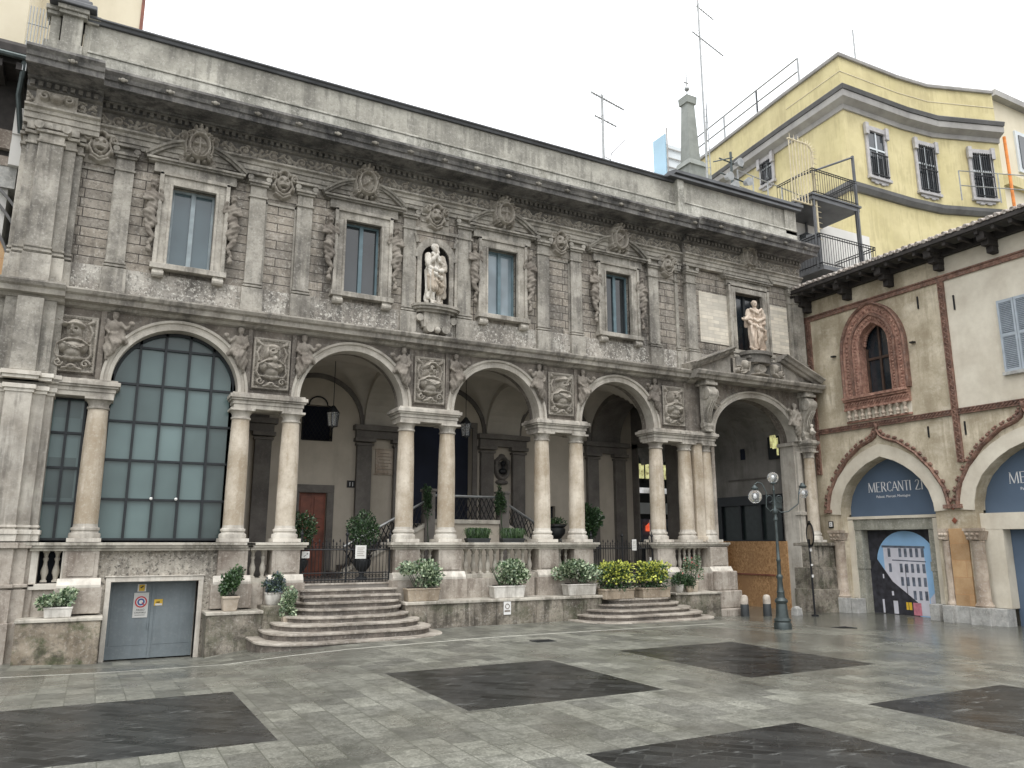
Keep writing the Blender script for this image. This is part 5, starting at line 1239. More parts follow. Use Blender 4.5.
o = flat_sign('notice_sheet', 'small white notice with a black arrow beside the left gate post', 3.84, 4.0, -.06, 1.38, 1.52)
k = MB(); k.extr([(3.88, 1.42), (3.95, 1.46), (3.94, 1.48), (3.97, 1.48), (3.96, 1.45), (3.955, 1.46), (3.89, 1.41)], 'y', -.071, -.0685); sub(o, k, 'printed_arrow', 'black')
o = flat_sign('notice_sheet', 'white notice sheet on the right iron gate', 12.3, 12.44, -.045, 1.5, 1.78)
k = MB()
for j in range(4): k.box(12.32, 12.42, -.056, -.0535, 1.56 + j * .05, 1.57 + j * .05)
sub(o, k, 'printed_lines', 'letter_soft')
o = flat_sign('notice_sheet', 'tiny white label low on the right gate post', 12.84, 12.9, -.06, 1.24, 1.32)
# small signs on the garage door
o = flat_sign('no_parking_sign', 'white sign with red and blue ring on the blue-grey door', .79, 1.05, .27, .3, .76)
k = MB(); k.cur = 0
def disc(mb, cx, y, cz, r, n=28): mb.extr([(cx + r * math.cos(2 * PI * i / n), cz + r * math.sin(2 * PI * i / n)) for i in range(n)], 'y', y - .003, y)
disc(k, .92, .259, .59, .105); sub(o, k, 'red_ring', 'red'); k = MB(); disc(k, .92, .255, .59, .08); sub(o, k, 'white_ring', 'white'); k = MB(); disc(k, .92, .251, .59, .065); sub(o, k, 'blue_ring', 'blue')
k = MB(); disc(k, .92, .247, .59, .035); sub(o, k, 'white_centre', 'white'); k = MB(); k.extr([(.93, .575), (.985, .515), (.995, .525), (.94, .585)], 'y', .24, .243); sub(o, k, 'red_bar', 'red')
text('PASSO', .05, (.92, .259, .425), FRONT, 'black', parent=o, ext=.001); text('CARRABILE', .04, (.92, .259, .38), FRONT, 'black', parent=o, ext=.001); k = MB(); k.box(.83, 1.0, .258, .2605, .345, .352); sub(o, k, 'printed_lines', 'black')
o = flat_sign('alarm_sign', 'small yellow pictogram plate above the white ringed sign', .84, .99, .27, .78, .92, 'white'); k = MB(); k.box(.865, .965, .258, .2615, .79, .91); sub(o, k, 'yellow_field', 'yellowsign'); k = MB(); k.extr([(.88, .85), (.93, .89), (.95, .885), (.91, .84)], 'y', .253, .256); sub(o, k, 'pictogram', 'black')
o = flat_sign('warning_sticker', 'yellow and white warning sticker on the right door leaf', 1.15, 1.3, .27, .51, .63, 'yellowsign'); k = MB(); k.box(1.17, 1.29, .258, .2615, .515, .55); sub(o, k, 'white_strip', 'white'); k = MB(); k.box(1.19, 1.25, .258, .2615, .565, .585); sub(o, k, 'pictogram', 'black')
o = flat_sign('wall_plate', 'small enamel plate with a circle symbol on the mossy wall', 8.14, 8.32, -.862, .14, .42, 'white')
k = MB(); k.tube([(8.23 + .05 * math.cos(a), -.875, .32 + .05 * math.sin(a)) for a in np.linspace(0, 2 * PI, 16)], .008, 5, caps=False); k.box(8.16, 8.3, -.874, -.87, .2, .235); sub(o, k, 'symbol', 'letter_soft')
# ------------------------------------------------------------------ statues
def fold_fn(amp, f1, f2, zmax, zmin=-9):
    def f(c):
        a = np.arctan2(c[:, 1], c[:, 0]); w = np.clip((zmax - c[:, 2]) / .08, 0, 1) * np.clip((c[:, 2] - zmin) / .05, 0, 1)
        return amp * w * (np.sin(a * f1 + c[:, 2] * f2 + 1.2 * np.sin(c[:, 2] * 5)) + .5 * np.sin(a * f1 * 2.1 - c[:, 2] * f2 * .6 + 2))
    return f
def swag(pts, r): return [('c', pts[i], pts[i + 1], r, r * .9) for i in range(len(pts) - 1)]
s1 = [('e', (0, -.01, 1.44), (.082, .095, .115)), ('e', (0, -.105, 1.43), (.018, .03, .03)), ('e', (0, -.08, 1.355), (.05, .05, .075)), ('e', (-.03, -.085, 1.465), (.022, .018, .012)), ('e', (.03, -.085, 1.465), (.022, .018, .012)),
      ('e', (0, .035, 1.48), (.092, .085, .095)), ('e', (-.07, .02, 1.48), (.03, .05, .05)), ('e', (.07, .02, 1.48), (.03, .05, .05)), ('c', (0, 0, 1.36), (0, .02, 1.26), .055, .07),
      ('e', (0, .0, 1.12), (.185, .12, .2)), ('c', (-.19, .0, 1.22), (-.22, -.08, 1.0), .085, .075), ('c', (-.22, -.08, 1.0), (-.06, -.2, 1.2), .065, .045), ('e', (-.02, -.17, 1.28), (.04, .035, .05)), ('c', (-.02, -.17, 1.28), (.02, -.14, 1.33), .016, .014), ('c', (-.04, -.18, 1.28), (-.02, -.15, 1.35), .014, .012),
      ('c', (.19, .0, 1.22), (.24, -.04, .98), .08, .07), ('c', (.24, -.04, .98), (.12, -.18, .86), .06, .045), ('e', (.08, -.19, .85), (.055, .03, .04)),
      ('e', (0, 0, .88), (.19, .14, .16)), ('c', (-.08, -.02, .85), (-.1, -.1, .5), .13, .085), ('c', (-.1, -.1, .5), (-.07, -.03, .1), .075, .05), ('c', (.09, 0, .85), (.1, .0, .48), .13, .09), ('c', (.1, 0, .48), (.1, .0, .1), .08, .055),
      ('e', (-.07, -.1, .06), (.05, .12, .04)), ('e', (.11, -.07, .06), (.05, .12, .04)), ('c', (.17, .04, .9), (.19, .06, .15), .08, .06), ('c', (-.16, .04, .85), (-.18, .05, .12), .07, .06), ('e', (0, 0, .01), (.28, .2, .05)), ('e', (.12, .08, .1), (.1, .08, .12))]
s1 += swag([(-.24, -.02, .98), (-.12, -.17, .86), (.05, -.2, .82), (.2, -.12, .9), (.24, 0, 1.02)], .05) + swag([(-.22, -.02, .9), (-.1, -.18, .74), (.08, -.17, .66), (.2, -.05, .78)], .045) + swag([(-.18, -.06, .8), (-.12, -.16, .6), (-.16, -.1, .35), (-.2, -.05, .2)], .045) + swag([(.18, -.08, .8), (.2, -.1, .5), (.22, -.06, .25)], .04) + swag([(-.14, -.12, 1.26), (.02, -.15, 1.1), (.16, -.13, 1.0)], .035)
low = [p for p in s1[20:28]]
def statue(name, label, prims, mat, loc, rotz, sc, fold):
    t = thing(name, label, 'statue', loc)
    return t, blob(prims, 'body', mat, t, voxel=.0105, smooth=1, loc=loc, rotz=rotz, scale=sc, fold=fold)
t_, body_ = statue('statue', 'white marble statue of a bearded robed man with hand to chin in the dark niche', s1, 'statue', (6.66, -.08, 7.22), R(8), 1.02, fold_fn(.017, 9, 9, 1.16, .1))
tun = [('c', (-.08, -.03, .82), (-.1, -.1, .42), .14, .115), ('c', (.09, -.02, .82), (.1, -.03, .4), .14, .115), ('e', (0, -.05, .8), (.17, .13, .12))] + swag([(-.2, -.08, .7), (-.05, -.19, .56), (.1, -.17, .48), (.19, -.08, .5)], .035)
sub_ = blob(tun, 'tunic', 'pot_beige', t_, voxel=.0105, smooth=1, loc=(6.66, -.08, 7.22), rotz=R(8), scale=1.02, fold=fold_fn(.016, 12, 7, 1.2, .1))
s2 = [('e', (.0, -.01, 1.46), (.078, .09, .108)), ('e', (-.01, -.1, 1.45), (.016, .03, .028)), ('e', (-.03, -.08, 1.485), (.02, .018, .012)), ('e', (.03, -.08, 1.485), (.02, .018, .012)), ('e', (0, .02, 1.49), (.088, .09, .09)), ('c', (0, 0, 1.38), (0, .01, 1.28), .055, .07), ('e', (0, -.06, 1.4), (.04, .04, .035)),
      ('e', (0, 0, 1.13), (.18, .125, .21)), ('c', (-.19, 0, 1.24), (-.27, -.06, 1.0), .08, .065), ('c', (-.27, -.06, 1.0), (-.4, -.2, .93), .055, .038), ('e', (-.44, -.23, .93), (.045, .03, .03)), ('c', (-.45, -.23, .94), (-.5, -.26, .95), .014, .01), ('c', (-.45, -.24, .92), (-.5, -.28, .92), .014, .01), ('c', (-.43, -.24, .95), (-.45, -.28, .98), .014, .01),
      ('c', (.19, 0, 1.24), (.25, .02, 1.0), .08, .07), ('c', (.25, .02, 1.0), (.2, -.1, .85), .055, .045), ('e', (.18, -.14, .82), (.045, .04, .05)),
      ('e', (0, 0, .88), (.2, .15, .18)), ('c', (-.08, 0, .85), (-.1, -.04, .15), .14, .1), ('c', (.08, 0, .85), (.1, -.08, .5), .14, .1), ('c', (.1, -.08, .5), (.1, .02, .1), .09, .07), ('e', (-.1, -.12, .06), (.05, .11, .04)), ('e', (.1, -.06, .06), (.05, .11, .04)), ('c', (.18, .03, .9), (.2, .05, .1), .09, .08), ('e', (0, 0, .02), (.27, .2, .05))]
s2 += swag([(-.16, -.1, 1.28), (0, -.15, 1.15), (.16, -.1, 1.28)], .04) + swag([(-.2, -.1, 1.02), (0, -.18, .9), (.2, -.12, 1.0)], .045) + swag([(-.22, -.08, .9), (-.02, -.2, .72), (.2, -.14, .62), (.24, -.04, .4)], .05) + swag([(-.18, -.1, .75), (-.14, -.16, .45), (-.2, -.08, .15)], .045) + swag([(.0, -.18, .7), (.04, -.17, .4), (-.02, -.12, .12)], .04) + swag([(-.26, 0, 1.1), (-.28, .02, .8)], .05)
statue('statue', 'pinkish marble statue of a robed man holding out one hand above the portal', s2, 'statuepink', (16.86, -.38, 7.2), R(-22), 1.04, fold_fn(.017, 9, 8, 1.2, .1))

# ------------------------------------------------------------------ planters and plants
def planter(mb, x, y, z, w, d, h, kind='trough'):
    if kind == 'trough':
        mb.taper((x, y), z, z + h, w * .46, w * .5, d * .44, d * .5); mb.box(x - w * .51, x + w * .51, y - d * .52, y + d * .52, z + h - .04, z + h)
    elif kind == 'box': mb.box(x - w / 2, x + w / 2, y - d / 2, y + d / 2, z, z + h); mb.box(x - w * .52, x + w * .52, y - d * .53, y + d * .53, z + h - .05, z + h)
    elif kind == 'square': mb.taper((x, y), z, z + h, w * .4, w * .5); mb.box(x - w * .53, x + w * .53, y - w * .53, y + w * .53, z + h - .05, z + h)
    elif kind == 'round': mb.lathe((x, y, z), [(w * .34, 0), (w * .4, h * .1), (w * .5, h * .7), (w * .5, h * .9), (w * .54, h * .92), (w * .54, h), (w * .46, h)], 20)
    elif kind == 'urn': mb.lathe((x, y, z), [(w * .3, 0), (w * .32, h * .08), (w * .14, h * .18), (w * .12, h * .28), (w * .3, h * .42), (w * .46, h * .6), (w * .48, h * .8), (w * .4, h * .86), (w * .52, h * .94), (w * .52, h), (w * .42, h)], 20)
def plant(name, label, x, y, z, w, d, h, kind, potmat, fol, cat='potted plant', group=None):
    """fol: (dz, rx, ry, rz, n, size, mats, weights, shape)"""
    t = thing(name, label, cat, (x, y, z), group)
    m = MB(); planter(m, x, y, z, w, d, h, kind); m.build('planter', potmat, t, smooth='auto', bevel=.012 if kind in ('trough', 'box', 'square') else 0)
    m = MB(); m.box(x - w * .4, x + w * .4, y - d * .38, y + d * .38, z + h - .03, z + h + .012); m.build('soil', 'soil', t)
    dz, rx, ry, rz, n, size, mats, wts, shape = fol
    leaves((x, y, z + h + dz), (rx, ry, rz), n, size, int(x * 100) + 3, wts, shape).build('foliage', mats, t)
    rng = random.Random(int(x * 77)); m = MB()
    for k in range(7): a = rng.uniform(0, 2 * PI); m.tube([(x + .3 * rx * math.cos(a), y + .2 * ry * math.sin(a), z + h), (x + .7 * rx * math.cos(a), y + .6 * ry * math.sin(a), z + h + dz + .4 * rz)], [.009, .004], 5)
    m.build('stem', 'leaf_dark', t)
    return t
VAR = (['leaf_pale', 'leaf_grey', 'leaf_mid', 'leaf_dark'], (4, 3, 2, 2))
plant('potted_shrub', 'white trough of variegated shrub on the green mossy block', -.42, -.48, .42, .44, .2, .18, 'trough', 'pot_white', (.1, .34, .2, .2, 1100, .06, *VAR, 'lumpy'))
plant('potted_shrub', 'bushy dark green conifer in a square beige pot right of the blue-grey door', 2.42, -.5, .42, .3, .3, .28, 'square', 'pot_beige', (.2, .21, .2, .3, 1300, .06, ['leaf_mid', 'leaf_dark', 'leaf_grey'], (3, 3, 1), 'lumpy'))
plant('potted_shrub', 'wispy blue-grey plant in a round stone bowl left of the high steps', 3.22, -.46, .5, .3, .3, .24, 'round', 'pot_white', (.14, .26, .22, .22, 800, .055, ['leaf_blue', 'leaf_grey', 'leaf_dark'], (4, 1, 3), 'lumpy'))
t = thing('trailing_plant', 'pale trailing ivy hanging beside the left end of the high steps', 'plant', (3.48, -.75, .12))
leaves((3.48, -.78, .48), (.17, .13, .34), 900, .05, 5, (3, 3, 2, 1), 'lumpy').build('foliage', ['leaf_pale', 'leaf_grey', 'leaf_mid', 'leaf_dark'], t)
m = MB(); m.taper((3.48, -.75), .12, .3, .09, .12); m.build('planter', 'pot_beige', t, bevel=.01)
plant('potted_shrub', 'grey stone trough of pale variegated shrub right of the high steps', 6.3, -.6, .48, .74, .3, .27, 'trough', 'pot_brown', (.22, .5, .28, .33, 1900, .065, *VAR, 'lumpy'))
plant('potted_shrub', 'clean white trough of variegated shrub below the long balustrade', 8.36, -.6, .48, .8, .3, .27, 'trough', 'pot_white', (.26, .62, .28, .34, 2100, .068, *VAR, 'lumpy'))
plant('potted_shrub', 'white trough of variegated shrub left of the low steps', 10.3, -.6, .48, .82, .3, .26, 'trough', 'pot_white', (.26, .64, .28, .34, 2100, .068, *VAR, 'lumpy'))
YEL = (['leaf_yellow', 'leaf_mid', 'leaf_dark'], (4, 3, 3))
def yellow_plant(x, label):
    t = plant('potted_shrub', label, x, -.83, .38, .84, .34, .24, 'box', 'pot_brown', (.24, .36, .2, .26, 1200, .06, ['leaf_mid', 'leaf_dark'], (1, 2.5), 'box'), group='yellow-green shrubs in brown planters')
    leaves((x, -.83, .38 + .24 + .38), (.38, .23, .2), 900, .07, int(x * 10), (3, 1), 'box').build('foliage', ['leaf_yellow', 'leaf_mid'], t, label='bright yellow-green leaf tips')
yellow_plant(11.2, 'bright yellow-green shrub in the left brown planter on the low steps'); yellow_plant(12.3, 'bright yellow-green shrub in the right brown planter on the low steps')
plant('potted_shrub', 'dark green plant in a small round white pot near the portal pier', 13.35, -.58, .45, .24, .24, .2, 'round', 'pot_white', (.1, .2, .17, .18, 500, .055, ['leaf_dark', 'leaf_mid'], (3, 1), 'ball'))
plant('potted_shrub', 'dark green plant in a tiny grey pot between two larger pots', 13.62, -.66, .45, .2, .2, .16, 'round', 'pot_brown', (.1, .16, .15, .16, 400, .05, ['leaf_dark', 'leaf_mid'], (3, 1), 'ball'))
plant('potted_shrub', 'tall wispy plant with pink flowers in a square beige pot by the portal pier', 13.86, -.5, .45, .24, .24, .28, 'square', 'pot_beige', (.26, .3, .2, .34, 800, .05, ['leaf_mid', 'leaf_grey', 'flower'], (5, 4, .7), 'lumpy'))
def grass_plant(x, label):
    t = thing('grass_planter', label, 'potted plant', (x, .25, 1.7), 'grassy plants on the balustrade'); m = MB(); planter(m, x, .25, 1.66, .6, .18, .14, 'trough'); m.build('planter', 'pot_dark', t)
    rng = random.Random(int(x * 9)); mb = MB()
    for k in range(650):
        a = rng.uniform(0, 2 * PI); r = rng.random() ** .5; p = Vector((x + rng.uniform(-.27, .27), .25 + rng.uniform(-.07, .07), 1.8)); o = Vector((math.cos(a), math.sin(a) * .8, 0))
        L = rng.uniform(.16, .28); s = Vector((-o.y, o.x, 0)) * .006; mb.cur = 0 if rng.random() < .6 else 1
        p1 = p + o * L * .35 * r + Vector((0, 0, L * .9)); p2 = p + o * L * .9 * (r + .1) + Vector((0, 0, L * (1 - .9 * r)))
        mb.add([p - s, p + s, p1 + s, p1 - s, p2], [(0, 1, 2, 3), (3, 2, 4)])
    mb.build('foliage', ['leaf_mid', 'leaf_dark'], t)
grass_plant(8.02, 'green grassy plant on the balustrade, nearer the left column pair'); grass_plant(8.95, 'green grassy plant on the balustrade, nearer the right column pair')
for x, y, lab in ((4.02, 1.0, 'round topiary bush in front of the red wooden door'), (5.42, .85, 'round topiary bush in a dark urn left of the inner staircase')):
    plant('topiary_bush', lab, x, y, FL, .42, .42, .55, 'urn', 'pot_dark', (.55, .36, .36, .42, 1800, .055, ['leaf_mid', 'leaf_dark', 'leaf_grey'], (2, 5, .6), 'ball'))
plant('urn', 'dark metal urn with a low plant between the third pair of columns', 10.5, .75, 1.6, .5, .5, .55, 'urn', 'pot_dark', (.05, .26, .2, .12, 400, .05, ['leaf_dark', 'leaf_mid'], (3, 1), 'ball'), cat='urn')
m = MB(); m.box(10.3, 10.7, .55, .95, FL, 1.6); tag(m.build('urn_stand', 'greyin', bevel=.01), 'grey stone stand under the dark metal urn', 'pedestal')
plant('leafy_shrub', 'dark leafy shrub behind the right iron gate', 11.75, 1.3, FL, .5, .5, .6, 'urn', 'pot_dark', (.7, .5, .45, .65, 1700, .1, ['leaf_dark', 'leaf_mid'], (4, 1), 'lumpy'))
t = thing('climbing_plant', 'climbing vine over the right newel post of the inner staircase', 'plant', (9.3, 1.5, 2.2))
leaves((9.3, 1.5, 2.7), (.16, .14, .45), 700, .06, 8, (3, 1), 'lumpy').build('foliage', ['leaf_dark', 'leaf_mid'], t); m = MB(); m.tube([(9.35, 1.48, 1.7), (9.28, 1.47, 2.3), (9.32, 1.47, 3.0)], .012, 5); m.build('stem', 'leaf_dark', t)
t = thing('climbing_plant', 'climbing vine over the left newel post of the inner staircase', 'plant', (7.25, 1.5, 2.0))
leaves((7.25, 1.48, 2.65), (.14, .12, .5), 500, .06, 9, (3, 1), 'lumpy').build('foliage', ['leaf_dark', 'leaf_mid'], t); m = MB(); m.tube([(7.3, 1.48, 1.3), (7.22, 1.47, 2.3), (7.28, 1.47, 3.0)], .012, 5); m.build('stem', 'leaf_dark', t)
# ------------------------------------------------------------------ hanging lanterns
def lantern(x, z, label):
    t = thing('hanging_lantern', label, 'lantern', (x, 1.6, z), 'lanterns hanging in the loggia'); y = 1.6
    m = MB(); m.tube([(x, y, z + .5), (x, y, 6.02)], .01, 5); m.build('chain', 'iron', t)
    m = MB()
    for i in range(6):
        a = PI / 3 * i; b = PI / 3 * (i + 1); p = lambda q, r, zz: (x + r * math.cos(q), y + r * math.sin(q), zz)
        m.tube([p(a, .11, z), p(a, .15, z + .34)], .009, 5); m.tube([p(a, .15, z + .34), p(a, .03, z + .5)], .008, 5)
        for r, zz in ((.11, z), (.15, z + .34)): m.tube([p(a, r, zz), p(b, r, zz)], .009, 5)
    m.lathe((x, y, z + .34), [(.16, 0), (.12, .06), (.05, .12), (.02, .17)], 6); m.ball((x, y, z - .03), .025, 8, 6)
    m.build('frame', 'iron', t)
    m = MB(); m.lathe((x, y, z), [(.1, .01), (.14, .33)], 6); m.build('glass', 'globe', t)
lantern(4.8, 4.42, 'iron hanging lantern in front of the latticed grille'); lantern(8.3, 4.4, 'iron hanging lantern in front of the dark doorway over the landing')
# ------------------------------------------------------------------ street lamp
LX, LY = 12.55, -4.7; zb = gz(LX, LY); KR = .8
t = thing('street_lamp', 'cast iron street lamp with three clear glass globes on scrolled arms', 'street lamp', (LX, LY, zb))
m = MB(); m.lathe((LX, LY, zb), [(q * KR, w) for q, w in [(.22, 0), (.22, .1), (.19, .14), (.21, .17), (.2, .2), (.165, .22), (.15, .3), (.14, .45), (.13, .5), (.16, .53), (.165, .56), (.14, .59), (.1, .62), (.09, .7), (.1, .73), (.085, .76), (.07, .85), (.065, .98), (.085, 1.02), (.08, 1.05), (.055, 1.08)]], 24); m.build('base', 'lampiron', t, smooth='auto')
m = MB(); m.lathe((LX, LY, zb + 1.08), [(q * .75, w) for q, w in [(.055, 0), (.05, .25), (.062, .27), (.062, .3), (.045, .32), (.036, .95), (.036, 1.08), (.06, 1.1), (.06, 1.14), (.042, 1.16), (.04, 1.22), (.07, 1.25), (.075, 1.3), (.05, 1.34), (.035, 1.4), (.03, 1.7), (.04, 1.72), (.02, 1.76), (.018, 1.86)]], 16); m.build('post', 'lampiron', t, smooth='auto')
for k in range(0): pass
m = MB(); m.box(LX + .02, LX + .2, LY - .02, LY + .1, zb + 2.42, zb + 2.66); m.build('junction_box', 'lampiron', t, bevel=.01)
ax = Vector((math.cos(R(-28)), math.sin(R(-28)), 0))
def LP(u, z, v=0): return (LX + ax.x * u, LY + ax.y * u + v, zb + z)
for s, L in ((-1, .44), (1, .62)):
    m = MB(); pts = [LP(s * .02, 2.42), LP(s * .12, 2.34), LP(s * .28, 2.36), LP(s * .4 * L / .5, 2.52), LP(s * .42 * L / .5, 2.75), LP(s * L * .95, 2.95), LP(s * L, 2.95 if s > 0 else 2.93)]
    if s < 0: pts = [LP(-.02, 2.42), LP(-.1, 2.36), LP(-.18, 2.45), LP(-.16, 2.75), LP(-.24, 2.94), LP(-.33, 2.97), LP(-.4, 2.92)]
    m.tube(pts, .012, 8); m.tube([LP(s * .1 + s * .06 * math.cos(a), 2.62 + .07 * math.sin(a)) for a in np.linspace(0, 5, 14)], .007, 5)
    m.build('arm', 'lampiron', t, smooth='auto')
def globe(c, r, down):
    k = MB(); sgn = -1 if down else 1
    k.lathe(c, [(.02, sgn * -.02 if 0 else 0), (.03, .01), (.075, .03), (.08, .06), (.05, .08), (.02, .12)] if down else [(.02, 0), (.06, .01), (.065, .03), (.05, .05)], 14); cp = k.build('lamp_cap', 'lampiron', t, smooth='auto')
    g = MB(); cc = (c[0], c[1], c[2] - r + .02) if down else (c[0], c[1], c[2] + r + .03); g.ball(cc, r, 24, 16); go = g.build('globe', 'globe', t, smooth=True)
    b = MB(); b.lathe((cc[0], cc[1], cc[2] - r * .3), [(.012, 0), (.03, .03), (.028, r * .5), (.012, r * .7)], 12); b.build('bulb', 'letter', t, smooth=True)
globe(LP(-.4, 2.79), .14, True); globe(LP(.62, 2.83), .105, True); globe(LP(0, 2.92), .115, False)
# ------------------------------------------------------------------ no-entry style road sign seen edge-on
SX, SY = 17.05, -1.6; zs = gz(SX, SY)
t = thing('road_sign', 'round road sign seen almost edge-on with a curved iron frame on a thin dark pole', 'road sign', (SX, SY, zs))
m = MB(); m.tube([(SX, SY, zs), (SX - .02, SY, zs + 2.0)], .026, 8); m.tube([(SX, SY, zs), (SX, SY, zs + .04)], .09, 10); m.build('pole', 'iron', t)
d = Vector((.78, -.62, 0)).normalized(); m = MB(); cz = zs + 2.12; n_ = Vector((.25, -.97, 0)).normalized() if 0 else Vector((math.sin(R(47) + R(76)), math.cos(R(47) + R(76)), 0)); u_ = Vector((-n_.y, n_.x, 0))
c0 = Vector((SX, SY - .04, cz))
def dsk(mb, r, off, th):
    P = [c0 + u_ * r * math.cos(q) + Vector((0, 0, r * math.sin(q))) + n_ * off for q in np.linspace(0, 2 * PI, 29)[:-1]]; Q = [p + n_ * th for p in P]; n = len(P)
    mb.add(P + Q, [list(range(n))[::-1], list(range(n, 2 * n))] + [(i, (i + 1) % n, (i + 1) % n + n, i + n) for i in range(n)])
dsk(m, .3, 0, .012); so = m.build('sign_plate', 'iron', t); m = MB(); dsk(m, .26, -.004, .02); m.build('sign_face', 'pot_brown', t); m = MB()
m.tube([c0 + u_ * .31 * math.cos(q) + Vector((0, 0, .31 * math.sin(q))) for q in np.linspace(0, 2 * PI, 25)], .02, 6, caps=False); m.ball((SX, SY - .04, cz + .34), .03, 8, 6); m.build('sign_frame', 'iron', t)
for z, a in ((1.68, .08), (1.3, .05), (1.0, .07)):
    m = MB(); m.box(SX - .04, SX + .03, SY - .034, SY - .026, zs + z, zs + z + a); m.build('sticker', 'white', t)
m = MB(); m.taper((SX - .28, SY + .35), zs, zs + .2, .11, .1); m.ball((SX - .28, SY + .35, zs + .2), .1, 10, 6, (1, 1, .5)); tag(m.build('kerb_stone', 'greyblock', bevel=.02), 'small rounded grey guard stone behind the road sign pole', 'stone')
# ------------------------------------------------------------------ bollards
def bollard(x, y, label):
    z = gz(x, y); t = thing('bollard', label, 'bollard', (x, y, z), 'white-topped bollards before the hoarding')
    m = MB(); m.lathe((x, y, z), [(.11, 0), (.11, .02), (.105, .3), (.1, .31)], 16); m.build('foot', 'carpetdark', t, smooth='auto')
    m = MB(); m.lathe((x, y, z + .31), [(.1, 0), (.1, .14), (.085, .2), (.05, .23), (.0, .24)], 16); m.build('head', 'bollwhite', t, smooth='auto')
bollard(15.2, -.95, 'white-topped bollard nearer the portal pier'); bollard(15.9, -1.05, 'white-topped bollard nearer the street lamp')
# ------------------------------------------------------------------ hoarding
t = thing('hoarding', 'orange-brown chipboard hoarding with a thin batten inside the portal', 'hoarding', (18.5, 1.8, -.3))
for i, (a, b) in enumerate(((.52, 1.3), (1.303, 2.1), (2.103, 3.1))):
    m = MB(); m.box(18.5 + .004 * i, 18.53 + .004 * i, a, b, -.32, 1.74); m.build('board', 'osb', t)
m = MB(); m.box(18.46, 18.5, 1.05, 3.0, .7, .74); m.build('batten', 'reddoor', t)
m = MB(); m.box(18.0, 18.5, 3.1, 3.14, -.32, 1.74); m.build('board', 'osb', t)
# ------------------------------------------------------------------ street beyond the passage
t = thing('shop_building', 'dark shopfront across the far street with bright lit panes seen through the passage', 'building', (21, 9.2, 0))
m = MB(); m.box(14, 30, 9.2, 12, -1, 8); m.build('wall', 'framedark', t)
for a, b, c, d, mt in ((19.5, 22, 4.3, 4.9, 'lit_warm'), (19.5, 22, 3.7, 3.92, 'lit_white'), (19.5, 22, 2.85, 3.3, 'farwhite'), (19.7, 22, 1.75, 2.65, 'print_grey')):
    m = MB(); m.box(a, b, 9.14, 9.2, c, d); m.build('window', mt, t)
m = MB()
for x in (19.9, 20.5, 21.1): m.box(x, x + .04, 9.1, 9.2, 4.1, 5.0)
m.build('mullion', 'framedark', t)
m = MB(); m.extr([(19.85, 2.15), (20.25, 2.15), (20.25, 2.35), (20.05, 2.5), (19.85, 2.35)], 'y', 9.05, 9.1); sg = m.build('shop_sign', 'lit_red'); tag(sg, 'small glowing red and white shop sign seen through the arches', 'sign')
m = MB(); m.box(20.0, 20.1, 9.0, 9.04, 2.1, 2.62); sub(sg, m, 'sign_bar', 'letter')
# ------------------------------------------------------------------ drain covers
def drain(x, y, label, w=.35, d=.25):
    m = MB(); z = gz(x, y) + .008; m.box(x - w, x + w, y - d, y + d, z - .02, z)
    o = m.build('drain_cover', 'framedark'); tag(o, label, 'drain cover', 'drain covers'); k = MB()
    for i in range(6): k.box(x - w + .04, x + w - .04, y - d + .04 + i * (2 * d - .08) / 6, y - d + .06 + i * (2 * d - .08) / 6, z, z + .004)
    sub(o, k, 'slot', 'iron')
drain(7.25, -4.1, 'dark square drain cover in front of the low steps', .2, .14); drain(14.1, -4.9, 'dark drain cover between the street lamp and the plastered building', .22, .16)
# ------------------------------------------------------------------ plastered building on the right
XB = 19.45
pb = thing('plastered_building', 'stained cream plaster building with terracotta Gothic window and pointed shop arches', 'building', (22, -7, 0))
def P3(d, y, z): return (XB - d, y, z)               # d = distance in front of the wall face
def yz_sweep(path2, prof, name, mat, closed=False, parent=pb, smooth='auto'):
    """path2: list of (y,z) ; prof: list of (outward-in-plane, distance in front)"""
    path = []
    for i, (y, z) in enumerate(path2):
        a = path2[max(i - 1, 0)]; b = path2[min(i + 1, len(path2) - 1)]; t = Vector((0, b[0] - a[0], b[1] - a[1])).normalized(); n = Vector((0, -t.z, t.y))
        path.append(((XB, y, z), tuple(n), (-1, 0, 0)))
    m = MB(); m.sweep(path, prof); return m.build(name, mat, parent, smooth=smooth)
AY = [-2.21, -6.21, -10.21]
def pointed(c, hw, zs, apex, n=16, bulge=.62):
    """left spring -> apex -> right spring, slightly pointed arch in (y,z)"""
    H_ = [(1.47, 2.5), (1.455, 2.72), (1.36, 3.06), (1.18, 3.36), (.94, 3.6), (.7, 3.78), (.44, 3.93), (.2, 4.02), (0, 4.09)]; L = []
    for k in range(n + 1):
        q = k / n; L.append((c + float(np.interp(q, np.linspace(0, 1, 9), [p[0] for p in H_])), float(np.interp(q, np.linspace(0, 1, 9), [p[1] for p in H_]))))
    Rr = [(2 * c - y, z) for y, z in L[::-1]]
    return L + Rr[1:]
